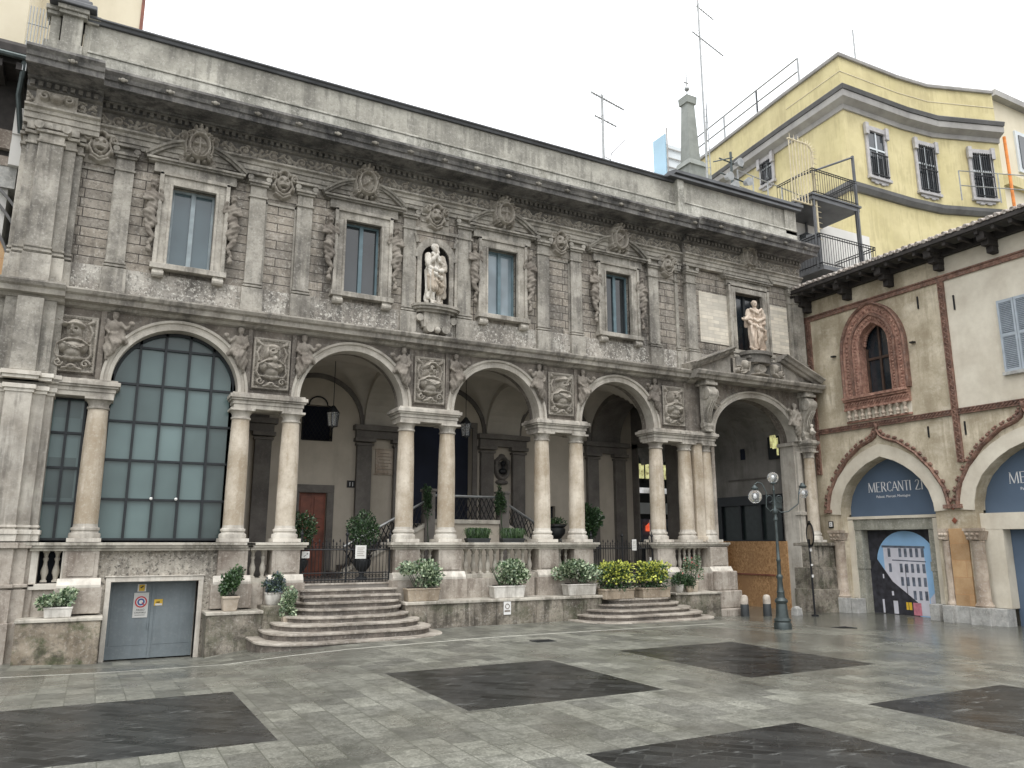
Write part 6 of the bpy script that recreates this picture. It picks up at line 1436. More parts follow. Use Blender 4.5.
# wall face with the arches cut out: strips under/over
m = MB()
YE0, YE1 = .35, -15.0
def wall_over(y0, y1, c, hw, zs, apex, zt, d=0, zb=None, back=.62):
    pts = pointed(c, hw, zs, apex)
    for (ya, za), (yb_, zb_) in zip(pts[:-1], pts[1:]):
        m.add([(XB, ya, za), (XB, yb_, zb_), (XB, yb_, zt), (XB, ya, zt), (XB + back, ya, za), (XB + back, yb_, zb_)], [(0, 1, 2, 3), (0, 4, 5, 1)])
HW, ZS, AP_ = 1.47, 2.5, 4.02
ed = [YE0]
for c in AY: ed += [c + HW, c - HW]
ed.append(YE1)
ZT = 5.85
for c in AY: wall_over(0, 0, c, HW, ZS, AP_, 4.95)
for i in range(0, len(ed), 2): m.box(XB, XB + .35, ed[i + 1], ed[i], ZS, 4.95)
for i in range(0, len(ed), 2): m.box(XB + .02, XB + .35, ed[i + 1], ed[i], -.6, ZS)
m.build('lower_wall', 'cream', pb)
m = MB(); G = -2.36; GH = .49
m.box(XB, XB + .4, G + GH, .35, 4.95, 9.4); m.box(XB, XB + .4, -15, G - GH, 4.95, 9.4) if 0 else None
m.box(XB, XB + .4, -4.5, G - GH, 4.95, 9.4); m.box(XB, XB + .4, G - GH, G + GH, 4.95, 5.9); m.box(XB, XB + .4, G - GH, G + GH, 8.05, 9.4)
m.build('upper_wall', 'cream', pb)
m = MB(); m.box(XB, XB + .4, -15, -4.502, 4.95, 9.4); m.build('upper_wall', 'creamlight', pb, label='paler plaster right of the terracotta strip')
m = MB(); m.box(XB + .8, 25.5, -15, .35, -.6, 9.4); m.build('building_core', 'creamlight', pb)
# roof
m = MB(); rows = []; 
for i in range(0, 330):
    y = .55 - i * .048; b = .04 * abs(math.sin(PI * (i * .048) / .19)); rows.append([(18.72, y, 9.5 + b), (25.6, y, 11.3 + b)])
m.grid(rows); m.build('tiled_roof', 'tile', pb, smooth=True)
m = MB(); i = 0
y = .45
rng = random.Random(4)
while y > -15.2:
    m.tube([(18.66 + rng.uniform(-.02, .02), y, 9.53 + rng.uniform(-.01, .01)), (19.2, y, 9.68)], .055, 8); y -= .19
m.build('tile_ends', 'tile', pb, smooth='auto')
m = MB(); m.extr([(18.74, 9.36), (18.74, 9.45), (25.5, 11.2), (25.5, 11.1)], 'y', -15.2, .5); m.box(18.7, 18.78, -15.2, .5, 9.38, 9.48)
y = .3
while y > -15: m.box(18.76, 19.5, y - .04, y + .04, 9.26, 9.36); y -= .42
m.box(19.3, 19.5, -15.2, .4, 9.2, 9.4)
m.build('eaves', 'eave', pb)
for y in (-.22, -1.72, -3.12, -4.62, -6.05, -7.5, -9.0, -10.5):
    m = MB(); w = .1; m.box(18.84, XB, y - w, y + w, 9.16, 9.32); m.box(19.0, XB, y - w + .01, y + w - .01, 9.0, 9.16); m.box(19.18, XB, y - w + .02, y + w - .02, 8.84, 9.0); m.tube([(18.9, y - w, 9.16), (18.9, y + w, 9.16)], .06, 10); m.build('eaves_bracket', 'eave', pb, bevel=.01)
# bands
m = MB(); m.box(XB - .05, XB, -15, .1, 8.56, 8.72); m.box(XB - .08, XB, -15, .1, 8.68, 8.72); m.build('terracotta_band', 'terraband', pb)
def rope(y0, y1, z, axis='y', w=.15):
    m = MB()
    if axis == 'y':
        m.box(XB - .04, XB, y1, y0, z - w / 2, z + w / 2); y = y0
        m.box(XB - .07, XB, y1, y0, z + w * .34, z + w / 2); m.box(XB - .06, XB, y1, y0, z - w / 2, z - w * .36)
        while y > y1 + .1: m.tube([(XB - .045, y, z - w * .3), (XB - .06, y - .06, z), (XB - .045, y - .1, z + w * .3)], .02, 5); y -= .1
    else:
        m.box(XB - .04, XB, z - w / 2, z + w / 2, y0, y1); q = y0
        for s in (-1, 1): m.box(XB - .065, XB, z + s * w * .42 - .015, z + s * w * .42 + .015, y0, y1)
        while q < y1 - .1: m.tube([(XB - .045, z - w * .3, q), (XB - .06, z, q + .06), (XB - .045, z + w * .3, q + .1)], .02, 5); m.ball((XB - .04, z, q + .12), .03, 6, 5); q += .14
    return m
rope(.1, -15, 5.02).build('rope_band', 'terraband', pb)
for y_ in (-.12, -4.55, -8.6): rope(3.72, 8.56, y_, 'z', .16).build('vertical_strip', 'terraband', pb)
# Gothic window
def gpath(r, zb=5.9):
    zs = 7.12 + (1.08 - r) * .35; k = 1.34 if r > .9 else 1.34 - (0.9 - r) * .2
    P = [(G + r, zb), (G + r, (zb + zs) / 2)]
    for i in range(25):
        t = PI * i / 24; s = math.sin(t); P.append((G + r * math.cos(t), zs + r * k * s + .06 * max(0, 1 - abs(t - PI / 2) * 3)))
    return P + [(G - r, (zb + zs) / 2), (G - r, zb)]
gw = None
for r0, prof, mt in ((1.06, [(0, -.02), (0, .16), (-.04, .19), (-.08, .15), (-.08, -.02)], 'terraband'), (.98, [(0, -.02), (0, .11), (-.24, .07), (-.24, -.02)], 'terra'), (.74, [(0, -.02), (0, .13), (-.06, .13), (-.06, -.02)], 'terraband'), (.68, [(0, -.02), (0, .085), (-.17, .04), (-.17, -.02)], 'terra'), (.53, [(0, -.3), (0, .06), (-.05, .05), (-.05, -.3)], 'terra')):
    o = yz_sweep(gpath(r0), [(-p, q) for p, q in prof], 'gothic_window' if gw is None else 'window_moulding', mt, parent=pb if gw is None else None)
    if gw is None: gw = o
    else: o.parent = gw
m = MB()
for r0, d, sz in ((.86, .08, .04), (.6, .055, .035)):
    P = gpath(r0); acc = 0
    for a, b in zip(P[:-1], P[1:]):
        L = math.hypot(b[0] - a[0], b[1] - a[1]); n = max(1, int(L / .085))
        for k in range(n): t = (k + .5) / n; m.ball((XB - d - .01, a[0] + (b[0] - a[0]) * t, a[1] + (b[1] - a[1]) * t), sz, 6, 4, (1, .9, 1.2))
P = gpath(.47)
for i, (y, z) in enumerate(P[3:-3]): m.ball((XB + .2, y * .94 + G * .06, z), .055, 7, 5)
sub(gw, m, 'leaf_ornament', 'terra', smooth=True)
m = MB(); pts = gpath(.5, 5.9); m.extr([(a, b) for a, b in pts], 'x', XB + .31, XB + .33); sub(gw, m, 'pane', 'glassdark')
m = MB(); m.box(XB + .25, XB + .31, G - .03, G + .03, 5.9, 8.1); m.box(XB + .255, XB + .31, G - .47, G + .47, 6.95, 7.02)
for s in (-1, 1): m.box(XB + .26, XB + .31, G + s * .44 - .03, G + s * .44 + .03, 5.9, 7.3)
sub(gw, m, 'casement', 'darkwood')
m = MB(); y0, y1 = G + 1.1, G - 1.0
for d, za, zb in ((.2, 5.82, 5.9), (.16, 5.76, 5.82), (.1, 5.56, 5.76), (.14, 5.5, 5.56), (.05, 5.14, 5.2)): m.box(XB - d, XB, y1, y0, za, zb)
for k in range(22): y = y0 - .05 - k * .093; m.tube([(XB - .11, y, 5.6), (XB - .13, y - .045, 5.68), (XB - .11, y - .09, 5.72)], .02, 5)
sub(gw, m, 'sill', 'terra', bevel=.006)
m = MB()
for k in range(9):
    y = y0 - .14 - k * .225; m.lathe((XB - .08, y, 5.2), [(.06, 0), (.045, .04), (.07, .1), (.035, .18), (.055, .24), (.07, .3)], 8)
sub(gw, m, 'baluster_row', 'capital', smooth='auto')
m = MB(); m.box(XB - .02, XB - .003, y1, y0, 5.2, 5.5); sub(gw, m, 'balustrade_back', 'creamlight')
# ties
for y, z0, z1 in ((-3.85, 8.0, 8.35), (-4.85, 7.7, 8.1), (-4.75 + .0, 4.4, 4.75), (-3.75, 4.45, 4.75)):
    m = MB(); m.box(XB - .03, XB - .003, y - .018, y + .018, z0, z1); m.build('wall_tie', 'iron', pb)
for y, z in ((-1.0, 7.25), (-3.6, 7.1)): m = MB(); m.box(XB - .12, XB - .003, y - .06, y + .06, z - .02, z + .02); m.build('wall_tie', 'iron', pb)
# shutters
def shutter(y0, y1, z0, z1):
    m = MB(); a, b = max(y0, y1), min(y0, y1)
    m.box(XB - .07, XB - .02, a - .05, a, z0, z1); m.box(XB - .07, XB - .02, b, b + .05, z0, z1)
    for z in (z0 + .003, (z0 + z1) / 2 - .03, z1 - .073): m.box(XB - .067, XB - .022, b + .05, a - .05, z, z + .07)
    s = m.build('shutter', 'shutter', pb); k = MB(); z = z0 + .09
    while z < z1 - .08:
        k.add([(XB - .03, a - .05, z + .035), (XB - .03, b + .05, z + .035), (XB - .065, b + .05, z), (XB - .065, a - .05, z), (XB - .03, a - .05, z + .041), (XB - .03, b + .05, z + .041), (XB - .065, b + .05, z + .006), (XB - .065, a - .05, z + .006)], [(0, 1, 2, 3), (4, 5, 6, 7), (0, 3, 7, 4), (1, 2, 6, 5), (2, 3, 7, 6)]); z += .045
    sub(s, k, 'louvre', 'shutter'); k = MB(); k.box(XB - .025, XB - .003, b, a, z0, z1); sub(s, k, 'shutter_back', 'print_grey')
shutter(-5.93, -6.33, 5.8, 7.62); shutter(-6.34, -6.74, 5.8, 7.62)
m = MB(); m.box(XB - .09, XB, -6.8, -5.88, 5.72, 5.8); m.build('sill', 'greyblock', pb)
# arches: archivolts, ogee mouldings, lintels, door frames, banners
SER = {}
ogee_half = [(2.0 - .12, 2.66), (1.8, 3.1), (1.5, 3.61), (1.1, 4.08), (.6, 4.44), (.22, 4.58), (.08, 4.68), (0, 4.85)]
for i, c in enumerate(AY):
    P = pointed(c, HW, ZS, AP_)
    yz_sweep(P, [(0, -.0), (0, .02), (-.36, .02), (-.36, 0)], 'arch_ring', 'creamlight', smooth='auto')
    og = [(c + a, z) for a, z in ogee_half] + [(c - a, z) for a, z in ogee_half[::-1][1:]]
    oo = yz_sweep(og, [(-.05, 0), (-.05, .06), (-.01, .1), (.03, .07), (.05, 0)], 'ogee_moulding', 'terraband')
    k = MB()
    for a, b in zip(og[:-1], og[1:]):
        L = math.hypot(b[0] - a[0], b[1] - a[1]); n = max(1, int(L / .2)); t_ = Vector((b[0] - a[0], b[1] - a[1])).normalized(); nn = Vector((-t_.y, t_.x))
        if nn.y < 0: nn = -nn
        for q in range(n):
            t = (q + .5) / n; y, z = a[0] + (b[0] - a[0]) * t + nn.x * .09, a[1] + (b[1] - a[1]) * t + nn.y * .09
            k.ball((XB - .05, y, z), .05, 7, 5, (.8, 1.2, 1)); k.ball((XB - .06, y + t_.x * .06, z + t_.y * .06 + .02), .034, 6, 4)
    k.ball((XB - .05, c, 4.95), .07, 8, 6, (.8, .8, 1.4)); sub(oo, k, 'crocket', 'terraband', smooth=True)
    m = MB(); m.box(XB - .1, XB, c + 1.76, c + 1.98, 2.56, 2.66); m.box(XB - .1, XB, c - 1.98, c - 1.76, 2.56, 2.66); build_parts(m, 'label_stop', 'terraband', pb)
    # banner in the tympanum
    top = [(y, z) for y, z in P]
    m = MB(); m.extr(top + [(c - HW, 2.36), (c + HW, 2.36)], 'x', XB + .44, XB + .45); bn = m.build('banner', 'banner'); tag(bn, ('slate blue banner in the arch beside the round-headed poster' if i == 0 else 'slate blue banner in the arch at the right picture edge' if i == 1 else 'slate blue banner in the third pointed arch'), 'banner')
    SER[i] = bn
    m = MB(); jm = []
    if i == 0:
        m.box(XB + .3, XB + .6, c - HW, c + HW, 2.05, 2.36); m.build('lintel', 'greenstone', pb, bevel=.01)
        m = MB(); m.box(XB + .32, XB + .62, c + 1.09, c + 1.33, -.3, 2.048); m.box(XB + .32, XB + .62, c - 1.25, c - 1.0, -.3, 2.048); m.box(XB + .3, XB + .61, c + 1.07, c + 1.37, .95, 1.2); m.box(XB + .3, XB + .61, c - 1.3, c - .98, .95, 1.2); build_parts(m, 'door_jamb', 'greenstone', pb, bevel=.01)
        m = MB(); m.box(XB + .26, XB + .63, c + 1.3, c + HW - .003, .13, 2.34); m.box(XB + .2, XB + .63, c - HW + .003, c - 1.23, .13, 2.34); m.box(XB + .25, XB + .6, c - HW + .003, c + HW - .003, 2.362, 2.44); build_parts(m, 'door_reveal', 'creamlight', pb)
    else:
        m.box(XB + .16, XB + .5, c - HW + .003, c + HW - .003, 2.02, 2.42); m.box(XB + .165, XB + .5, c + .95, c + HW - .004, .14, 2.02); m.box(XB + .165, XB + .5, c - HW + .004, c - .95, .14, 2.02); m.build('door_reveal', 'creamlight', pb)
        m = MB(); m.box(XB + .48, XB + .52, c - .98, c + .98, -.4, 2.04); m.build('shop_door', 'banner', pb)
    # columns either side
    for s in (1, -1):
        if i == 0 and s == 1: y = c + 1.6
        else: y = c + s * 1.6
        rr_ = .55 if s == -1 else 1.0
        if s == -1: y = c - 1.67
        elif i: y = c + 1.5
        k = MB(); k.lathe((XB + .02, y, .14), [(q * rr_, w) for q, w in [(.21, 0), (.23, .04), (.2, .08), (.18, .12), (.165, .16), (.16, 1.55), (.18, 1.58), (.165, 1.6)]], 20, PI / 2, 3 * PI / 2); co = k.build('half_column', 'capital', pb, smooth='auto')
        k = MB(); k.taper((XB - .02, y), 1.76, 1.98, .15 * rr_, .2 * rr_); k.box(XB - .24 * rr_, XB, y - .22 * rr_, y + .22 * rr_, 1.98, 2.05)
        for yy in (-.13 * rr_, 0, .13 * rr_): k.ball((XB - .19 * rr_, y + yy, 1.9), .05, 8, 6); k.ball((XB - .17 * rr_, y + yy * .8 + .04, 1.8), .04, 8, 6)
        sub(co, k, 'capital', 'capital', smooth='auto')
        k = MB(); k.box(XB - .25, XB + .021, y - (.25 if s == 1 else .13), y + (.25 if s == 1 else .13), -.6, .14); sub(co, k, 'foot_block', 'greyblock', bevel=.012)
    m = MB(); m.box(XB - .06, XB + .3, c + 1.115 if i == 0 else c + .96, c + 1.33, -.6, .13); m.box(XB - .06, XB + .3, c - 1.33, c - 1.065 if i == 0 else c - .96, -.6, .13); build_parts(m, 'foot_block', 'greyblock', pb, bevel=.012)
m = MB(); m.box(XB - .03, XB + .018, -4.49, -4.0, .142, 2.05); m.box(XB - .03, XB + .018, -8.49, -8.0, .142, 2.05); build_parts(m, 'orange_blockwork', 'orangeblock', pb, bevel=.004)
m = MB(); m.box(XB - .08, XB + .02, -4.52, -3.96, -.6, .14); m.box(XB - .08, XB + .02, -8.52, -7.96, -.6, .14); build_parts(m, 'foot_block', 'greyblock', pb, bevel=.012)
m = MB()
for z in (2.25, 2.6): m.extr([(-4.2 - .07, z), (-4.2, z - .08), (-4.2 + .07, z), (-4.2, z + .08)], 'x', XB - .045, XB - .02)
build_parts(m, 'lozenge_inset', 'reddoor', pb)
m = MB(); m.box(XB - .02, XB - .003, -.45, -.28, 2.12, 2.32); o = m.build('house_number_plate', 'framedark'); tag(o, 'small framed house number plate left of the first pointed arch', 'plate'); k = MB(); k.box(XB - .026, XB - .021, -.42, -.31, 2.16, 2.3); sub(o, k, 'number_field', 'white'); text('2', .12, (XB - .028, -.365, 2.185), SIDE, 'black', parent=o, ext=.001)
# banner lettering: narrow serif capitals drawn stroke by stroke
GLY = {'M': [('t', 0, 0, .04, 1), ('k', .04, 1, .36, 0), ('t', .36, 0, .64, 1), ('k', .66, 1, .7, 0)], 'E': [('k', .1, 0, .1, 1), ('t', .1, 1, .48, 1), ('t', .1, .52, .4, .52), ('t', .1, 0, .5, 0)], 'R': [('k', .1, 0, .1, 1), ('t', .1, 1, .32, 1), ('k', .44, .94, .44, .6), ('t', .1, .5, .34, .5), ('k', .26, .5, .56, 0), ('t', .32, 1, .44, .94), ('t', .34, .5, .44, .6)],
       'C': [('t', .54, .82, .47, .96), ('t', .48, .96, .34, .99), ('t', .36, .99, .14, .82), ('k', .14, .86, .14, .14), ('t', .14, .18, .36, .01), ('t', .34, .01, .48, .04), ('t', .47, .04, .54, .18)], 'A': [('t', 0, 0, .3, 1), ('k', .3, 1, .6, 0), ('t', .14, .36, .44, .36)], 'N': [('t', .08, 0, .08, 1), ('k', .08, 1, .54, 0), ('t', .54, 0, .54, 1)], 'T': [('t', 0, 1, .5, 1), ('k', .25, 0, .25, 1)], 'I': [('k', .1, 0, .1, 1)],
       '2': [('t', .06, .8, .14, .96), ('t', .14, .96, .3, 1), ('k', .42, .9, .4, .68), ('t', .3, 1, .42, .9), ('k', .4, .68, .06, .04), ('t', .04, .02, .5, .02), ('t', .5, .02, .5, .14)], '1': [('k', .16, 0, .16, 1), ('t', .04, .84, .16, 1)], ' ': []}
ADV = {'M': .82, 'E': .58, 'R': .62, 'C': .62, 'A': .64, 'N': .68, 'T': .54, 'I': .26, '2': .56, '1': .3, ' ': .34}
def serif_text(s, y0, z0, h, x, parent, sx=1.):
    m = MB(); u = 0
    def seg(a, b, c, d, w):
        p = Vector((a, b)); q = Vector((c, d)); t = (q - p).normalized(); n = Vector((-t.y, t.x)) * w
        V = [p - n, q - n, q + n, p + n]; P = [(x, y0 - (u + v.x) * h * sx, z0 + v.y * h) for v in V]; P2 = [(x - .004, b_[1], b_[2]) for b_ in P]
        m.add(P + P2, [(0, 1, 2, 3), (4, 5, 6, 7), (0, 1, 5, 4), (1, 2, 6, 5), (2, 3, 7, 6), (3, 0, 4, 7)])
    for ch in s:
        for k, a, b, c, d in GLY[ch]:
            seg(a, b, c, d, .048 if k == 'k' else .024)
            if abs(a - c) < .05 and abs(b - d) > .95: seg(a - .08, 0, a + .08, 0, .012); seg(c - .08, 1, c + .08, 1, .012)
        u += ADV[ch]
    o = m.build('lettering', 'letter'); o.parent = parent
for i, c in enumerate(AY):
    serif_text('MERCANTI 21', c + .78, 3.13, .27, XB + .436, SER[i], 1.06)
    text('Palazzi. Mercati. Montagne', .1, (XB + .435, c + .02, 2.96), SIDE, 'letter', parent=SER[i], ext=.001)
# poster in the first doorway: printed view in a round-headed shape
c = AY[0]; X0 = XB + .6
m = MB(); m.box(X0, X0 + .03, c - 1.1, c + 1.12, -.35, 2.06); ps = m.build('poster', 'print_dark'); tag(ps, 'large printed poster of a white modernist building under a round-headed blue sky', 'poster')
def pp(poly, mat, lay, nm='printed_shape'):
    k = MB(); k.extr(poly, 'x', X0 - .002 * lay, X0 - .002 * lay + .0012); o = sub(ps, k, nm, mat); return o
arc = [(c - .08 + .93 * math.cos(t), 1.12 + .9 * math.sin(t)) for t in np.linspace(0, PI, 26)]
pp(arc + [(c - 1.0, -.3), (c + .86, -.3)], 'skyblue_print', 2, 'printed_sky')
pp([(c + .62, .0 - .25), (c + .62, 1.58), (c - .62, 1.56), (c - .66, -.25)], 'print_white', 3, 'printed_building')
pp([(c + .66, 1.56), (c + .66, 1.62), (c - .66, 1.6), (c - .66, 1.54)], 'print_grey', 4, 'printed_roof_edge'); pp([(c + .36, 1.2), (c + .36, 1.23), (c - .66, 1.2), (c - .66, 1.17)], 'print_grey', 4, 'printed_band')
k = MB()
for j, z in enumerate((1.3, .88, .52, .16)):
    for q in range(7):
        y = c + (.48 - q * .17) ; 
        if j > 1 and y > c + .2 - (j - 2) * .3: continue
        if q == 1 and j < 2: continue
        k.box(X0 - .011, X0 - .009, y - .085, y, z, z + .24)
sub(ps, k, 'printed_windows', 'print_grey')
pp([(c + .87, 1.28), (c + .4, .62), (c - .3, .1), (c - .34, -.3), (c + .87, -.3)], 'print_dark', 6, 'printed_dark_house')
pp([(c - 1.0, .55), (c - .68, .22), (c - .7, -.3), (c - 1.0, -.3)], 'print_white', 6, 'printed_far_house'); pp([(c - 1.0, .18), (c - .7, .05), (c - .7, -.25), (c - 1.0, -.25)], 'print_grey', 7, 'printed_van')
k = MB()
for a, b, z0, z1 in ((.78, .72, -.25, .12), (.44, .3, -.25, .1), (.46, .4, .24, .36), (.7, .66, .7, .82)): k.box(X0 - .016, X0 - .0145, c + b, c + a, z0, z1)
sub(ps, k, 'printed_lit_doors', 'print_white')
pp([(c + .05, -.12), (c - .12, -.12), (c - .12, .08), (c + .05, .08)], 'yellowsign', 8, 'printed_awning'); pp([(c - .16, -.25), (c - .4, -.25), (c - .4, .08), (c - .16, .08)], 'print_pink', 8, 'printed_shop')
pp([(c - .02, -.2), (c - .035, -.2), (c - .035, 1.1), (c - .02, 1.1)], 'print_dark', 9, 'printed_pole')
# ------------------------------------------------------------------ yellow building behind
yb = thing('yellow_building', 'tall pale yellow building with grey cornices and rooftop railings', 'building', (29, 6, 0))
FP = [(27.4, 13.7), (26.5, 6.1), (26.2, 2.9), (29.8, 2.8), (31.7, 2.6), (34.9, 1.5), (36.6, 14)]
m = MB(); m.extr(FP, 'z', 0, 22.1); m.build('wall', 'yellow', yb)
def ring(pts, prof, name, mat):
    """sweep profile (out,z) along footprint polyline, mitred"""
    m = MB(); V = [Vector((p[0], p[1], 0)) for p in pts]; path = []
    for i, p in enumerate(V):
        d0 = (V[i] - V[i - 1]).normalized() if i else (V[1] - V[0]).normalized(); d1 = (V[i + 1] - V[i]).normalized() if i < len(V) - 1 else d0
        n0 = Vector((d0.y, -d0.x, 0)); n1 = Vector((d1.y, -d1.x, 0)); n = (n0 + n1).normalized(); n = n / max(.3, n.dot(n0)); n = -n if False else n; path.append((tuple(p), tuple(n), (0, 0, 1)))
    m.sweep(path, prof); return m.build(name, mat, yb)
LN = FP[:6]
# outward normal of this polyline direction (going +x along the front) must be -y / -x : check sign
sg_ = -1
def flipn(prof): return [(p, z) for p, z in prof]
ring(LN, flipn([(-.02, 19.6), (.08, 19.6), (.1, 19.8), (.4, 19.95), (.42, 20.22), (-.02, 20.24)]), 'cornice', 'trim')
ring(LN, flipn([(-.02, 20.24), (.46, 20.24), (.52, 20.4), (.46, 20.46), (-.02, 20.5)]), 'cornice_edge', 'trimdark')
ring(LN, flipn([(-.02, 22.1), (.1, 22.1), (.12, 22.2), (.1, 22.26), (-.3, 22.28), (-.3, 22.1)]), 'coping', 'trim')
ring(LN[1:], flipn([(-.02, 15.9), (.1, 15.92), (.22, 16.1), (.24, 16.25), (-.02, 16.3)]), 'string_course', 'trimdark')
ring(LN[1:], flipn([(-.02, 21.4), (.02, 21.4), (.02, 21.42), (-.02, 21.42)]), 'parapet_line', 'yellowpale')
def ywin(a, b, s0, s1, z0, z1, bars=True):
    a = Vector((a[0], a[1], 0)); b = Vector((b[0], b[1], 0)); d = (b - a).normalized(); n = Vector((d.y, -d.x, 0)); o = a
    def B(mb, u0, u1, o0, o1, za, zb):
        P = [a + d * u + n * w for u, w in ((u0, o0), (u1, o0), (u1, o1), (u0, o1))]; mb.add([(p.x, p.y, za) for p in P] + [(p.x, p.y, zb) for p in P], [(3, 2, 1, 0), (4, 5, 6, 7)] + [(i, (i + 1) % 4, (i + 1) % 4 + 4, i + 4) for i in range(4)])
    m = MB(); B(m, s0 - .16, s0, .0, .1, z0 - .1, z1 + .1); B(m, s1, s1 + .16, .0, .1, z0 - .1, z1 + .1); B(m, s0 - .18, s1 + .18, .0, .13, z1, z1 + .22); B(m, s0 - .2, s1 + .2, 0, .16, z0 - .14, z0)
    for u in (s0 - .12, s1 + .12): B(m, u - .1, u + .1, .05, .2, z1 - .25, z1 + .3)
    for k in range(5): u = s0 + (s1 - s0) * (k + .5) / 5; B(m, u - .12, u + .12, 0, .08, z0 - .26 - .05 * (k % 2), z0 - .14)
    f = m.build('window', 'winframe', yb, bevel=.02); m = MB(); B(m, s0, s1, .01, .03, z0, z1); sub(f, m, 'pane', 'glassdark')
    m = MB(); B(m, s0, s1, .04, .07, (z0 + z1) / 2 + .2, (z0 + z1) / 2 + .28); B(m, (s0 + s1) / 2 - .04, (s0 + s1) / 2 + .04, .03, .06, z0, z1); sub(f, m, 'casement', 'farwhite')
    m = MB(); k = s0 + .05
    while k < s1: B(m, k, k + .025, .16, .19, z0, z0 + (1.0 if bars else z1 - z0)); k += .11
    B(m, s0, s1, .15, .2, z0 + 1.0, z0 + 1.05); B(m, s0, s1, .15, .2, z0 + .05, z0 + .09); sub(f, m, 'window_railing', 'iron')
ywin(LN[2], LN[3], 1.3, 2.3, 16.85, 18.95); ywin(LN[3], LN[4], .78, 1.8, 16.8, 19.0, False); ywin(LN[4], LN[5], 1.82, 2.75, 16.8, 18.95, False)
ywin(LN[0], LN[1], 5.8, 6.5, 18.4, 19.5, False)
# rooftop railing
def rl(pts, z, h, name='roof_railing', mat='steel', par=yb, gap=1.1, rails=(.5, 1.0), r=.03):
    m = MB()
    for a, b in zip(pts[:-1], pts[1:]):
        a = Vector((*a, z)) if len(a) == 2 else Vector(a); b = Vector((*b, z)) if len(b) == 2 else Vector(b); n = max(1, int((b - a).length / gap))
        for k in range(n + 1): p = a + (b - a) * k / n; m.tube([p, p + Vector((0, 0, h))], r, 5)
        for q in rails: m.tube([a + Vector((0, 0, h * q)), b + Vector((0, 0, h * q))], r * .8, 5)
    return m.build(name, mat, par)
rl([(27.2, 13), (26.7, 8), (26.45, 5.2)], 22.2, 1.3, gap=2.2, r=.05)
# annex behind on the right
an = thing('annex_building', 'cream-yellow annex with a grey eave at the right edge beyond the yellow building', 'building', (42, 6, 0))
m = MB(); m.box(41.6, 52, 5, 14, 0, 25.75); m.build('wall', 'yellowpale', an); m = MB(); m.box(41.3, 52, 4.6, 14, 25.75, 26.1); m.build('eave', 'trim', an); m = MB(); m.box(43.3, 45.6, 4.9, 5.0, 21.8, 24.3); f = m.build('window', 'farwhite', an); k = MB(); k.box(43.55, 45.3, 4.86, 4.9, 22.05, 24.05); sub(f, k, 'pane', 'glassdark')
m = MB(); m.box(41.6, 52, 4.7, 5, 20.6, 21.2); m.build('string_course', 'yellow', an)
m = MB(); m.tube([(35.35, 1.45, 20.05), (35.35, 1.45, 19.9), (35.3, 1.4, 16.2)], .07, 8); tag(m.build('drainpipe', 'orangepipe'), 'bright orange pipe down the right end of the yellow building', 'pipe')
rl([(32.2, 1.9), (35.8, .6), (38.5, 1.2)], 16.4, 1.4, name='terrace_railing', par=None, gap=1.6); tag(bpy.data.objects['terrace_railing'], 'grey tube railing above the tiled roof at the right', 'railing')
# balcony house between the palace and the yellow building
bh = thing('balcony_house', 'white rendered house end carrying two stacked dark iron balconies', 'building', (23, 3, 0))
m = MB(); m.box(19.35, 26.1, 2.2, 6.9, 6.5, 13.6); m.box(22.5, 26.1, 2.2, 6.9, 0, 6.5); m.build('wall', 'skyplaster', bh)
m = MB(); m.box(20.9, 23.35, .5, 2.2, 13.4, 13.6); m.box(20.85, 23.4, .45, 2.2, 13.55, 13.62); m.build('upper_platform', 'darkmetal', bh)
m = MB(); m.box(21.0, 23.9, .35, 2.2, 10.8, 10.95); m.build('balcony_floor', 'darkmetal', bh)
m = MB()
for x, y in ((21.0, .55), (23.2, .55), (22.4, 2.1)): m.box(x - .035, x + .035, y - .035, y + .035, 10.9, 13.4)
m.box(23.22, 23.3, .49, .57, 8, 15.6)
m.build('post', 'darkmetal', bh)
m = MB(); m.box(21.0, 21.06, .45, 2.1, 10.95, 12.15); m.build('side_panel', 'darkmetal', bh)
def barrail(pts, z, h, step=.12, name='balcony_railing', mat='iron', par=bh):
    m = MB()
    for a, b in zip(pts[:-1], pts[1:]):
        a = Vector((*a, z)); b = Vector((*b, z)); L = (b - a).length; n = int(L / step)
        for k in range(n + 1): p = a + (b - a) * k / n; m.tube([p, p + Vector((0, 0, h))], .011, 4)
        for q in (.08, .92, 1): m.tube([a + Vector((0, 0, h * q)), b + Vector((0, 0, h * q))], .02, 5)
    return m.build(name, mat, par)
barrail([(21.0, 2.1), (21.0, .4), (23.85, .4), (23.85, 2.1)], 10.95, 1.15); barrail([(21.0, 2.1), (21.0, .5), (23.3, .5), (23.3, 2.1)], 13.62, .95)
m = MB(); m.tube([(23.26, .53, 13.6), (23.26, .53, 15.6)], .045, 6); m.tube([(23.26, .53, 15.55), (20.4, .9, 14.2)], .04, 6); m.build('raking_rail', 'darkmetal', bh)
m = MB(); m.box(22.1, 22.9, 1.9, 2.18, 11.0, 12.9); m.build('balcony_door', 'glassdark', bh)
m = MB()
for x in (21.6, 23.4): m.tube([(x, .5, 10.75), (x - .1, 2.2, 9.2)], .04, 6)
m.build('bracket', 'iron', bh)
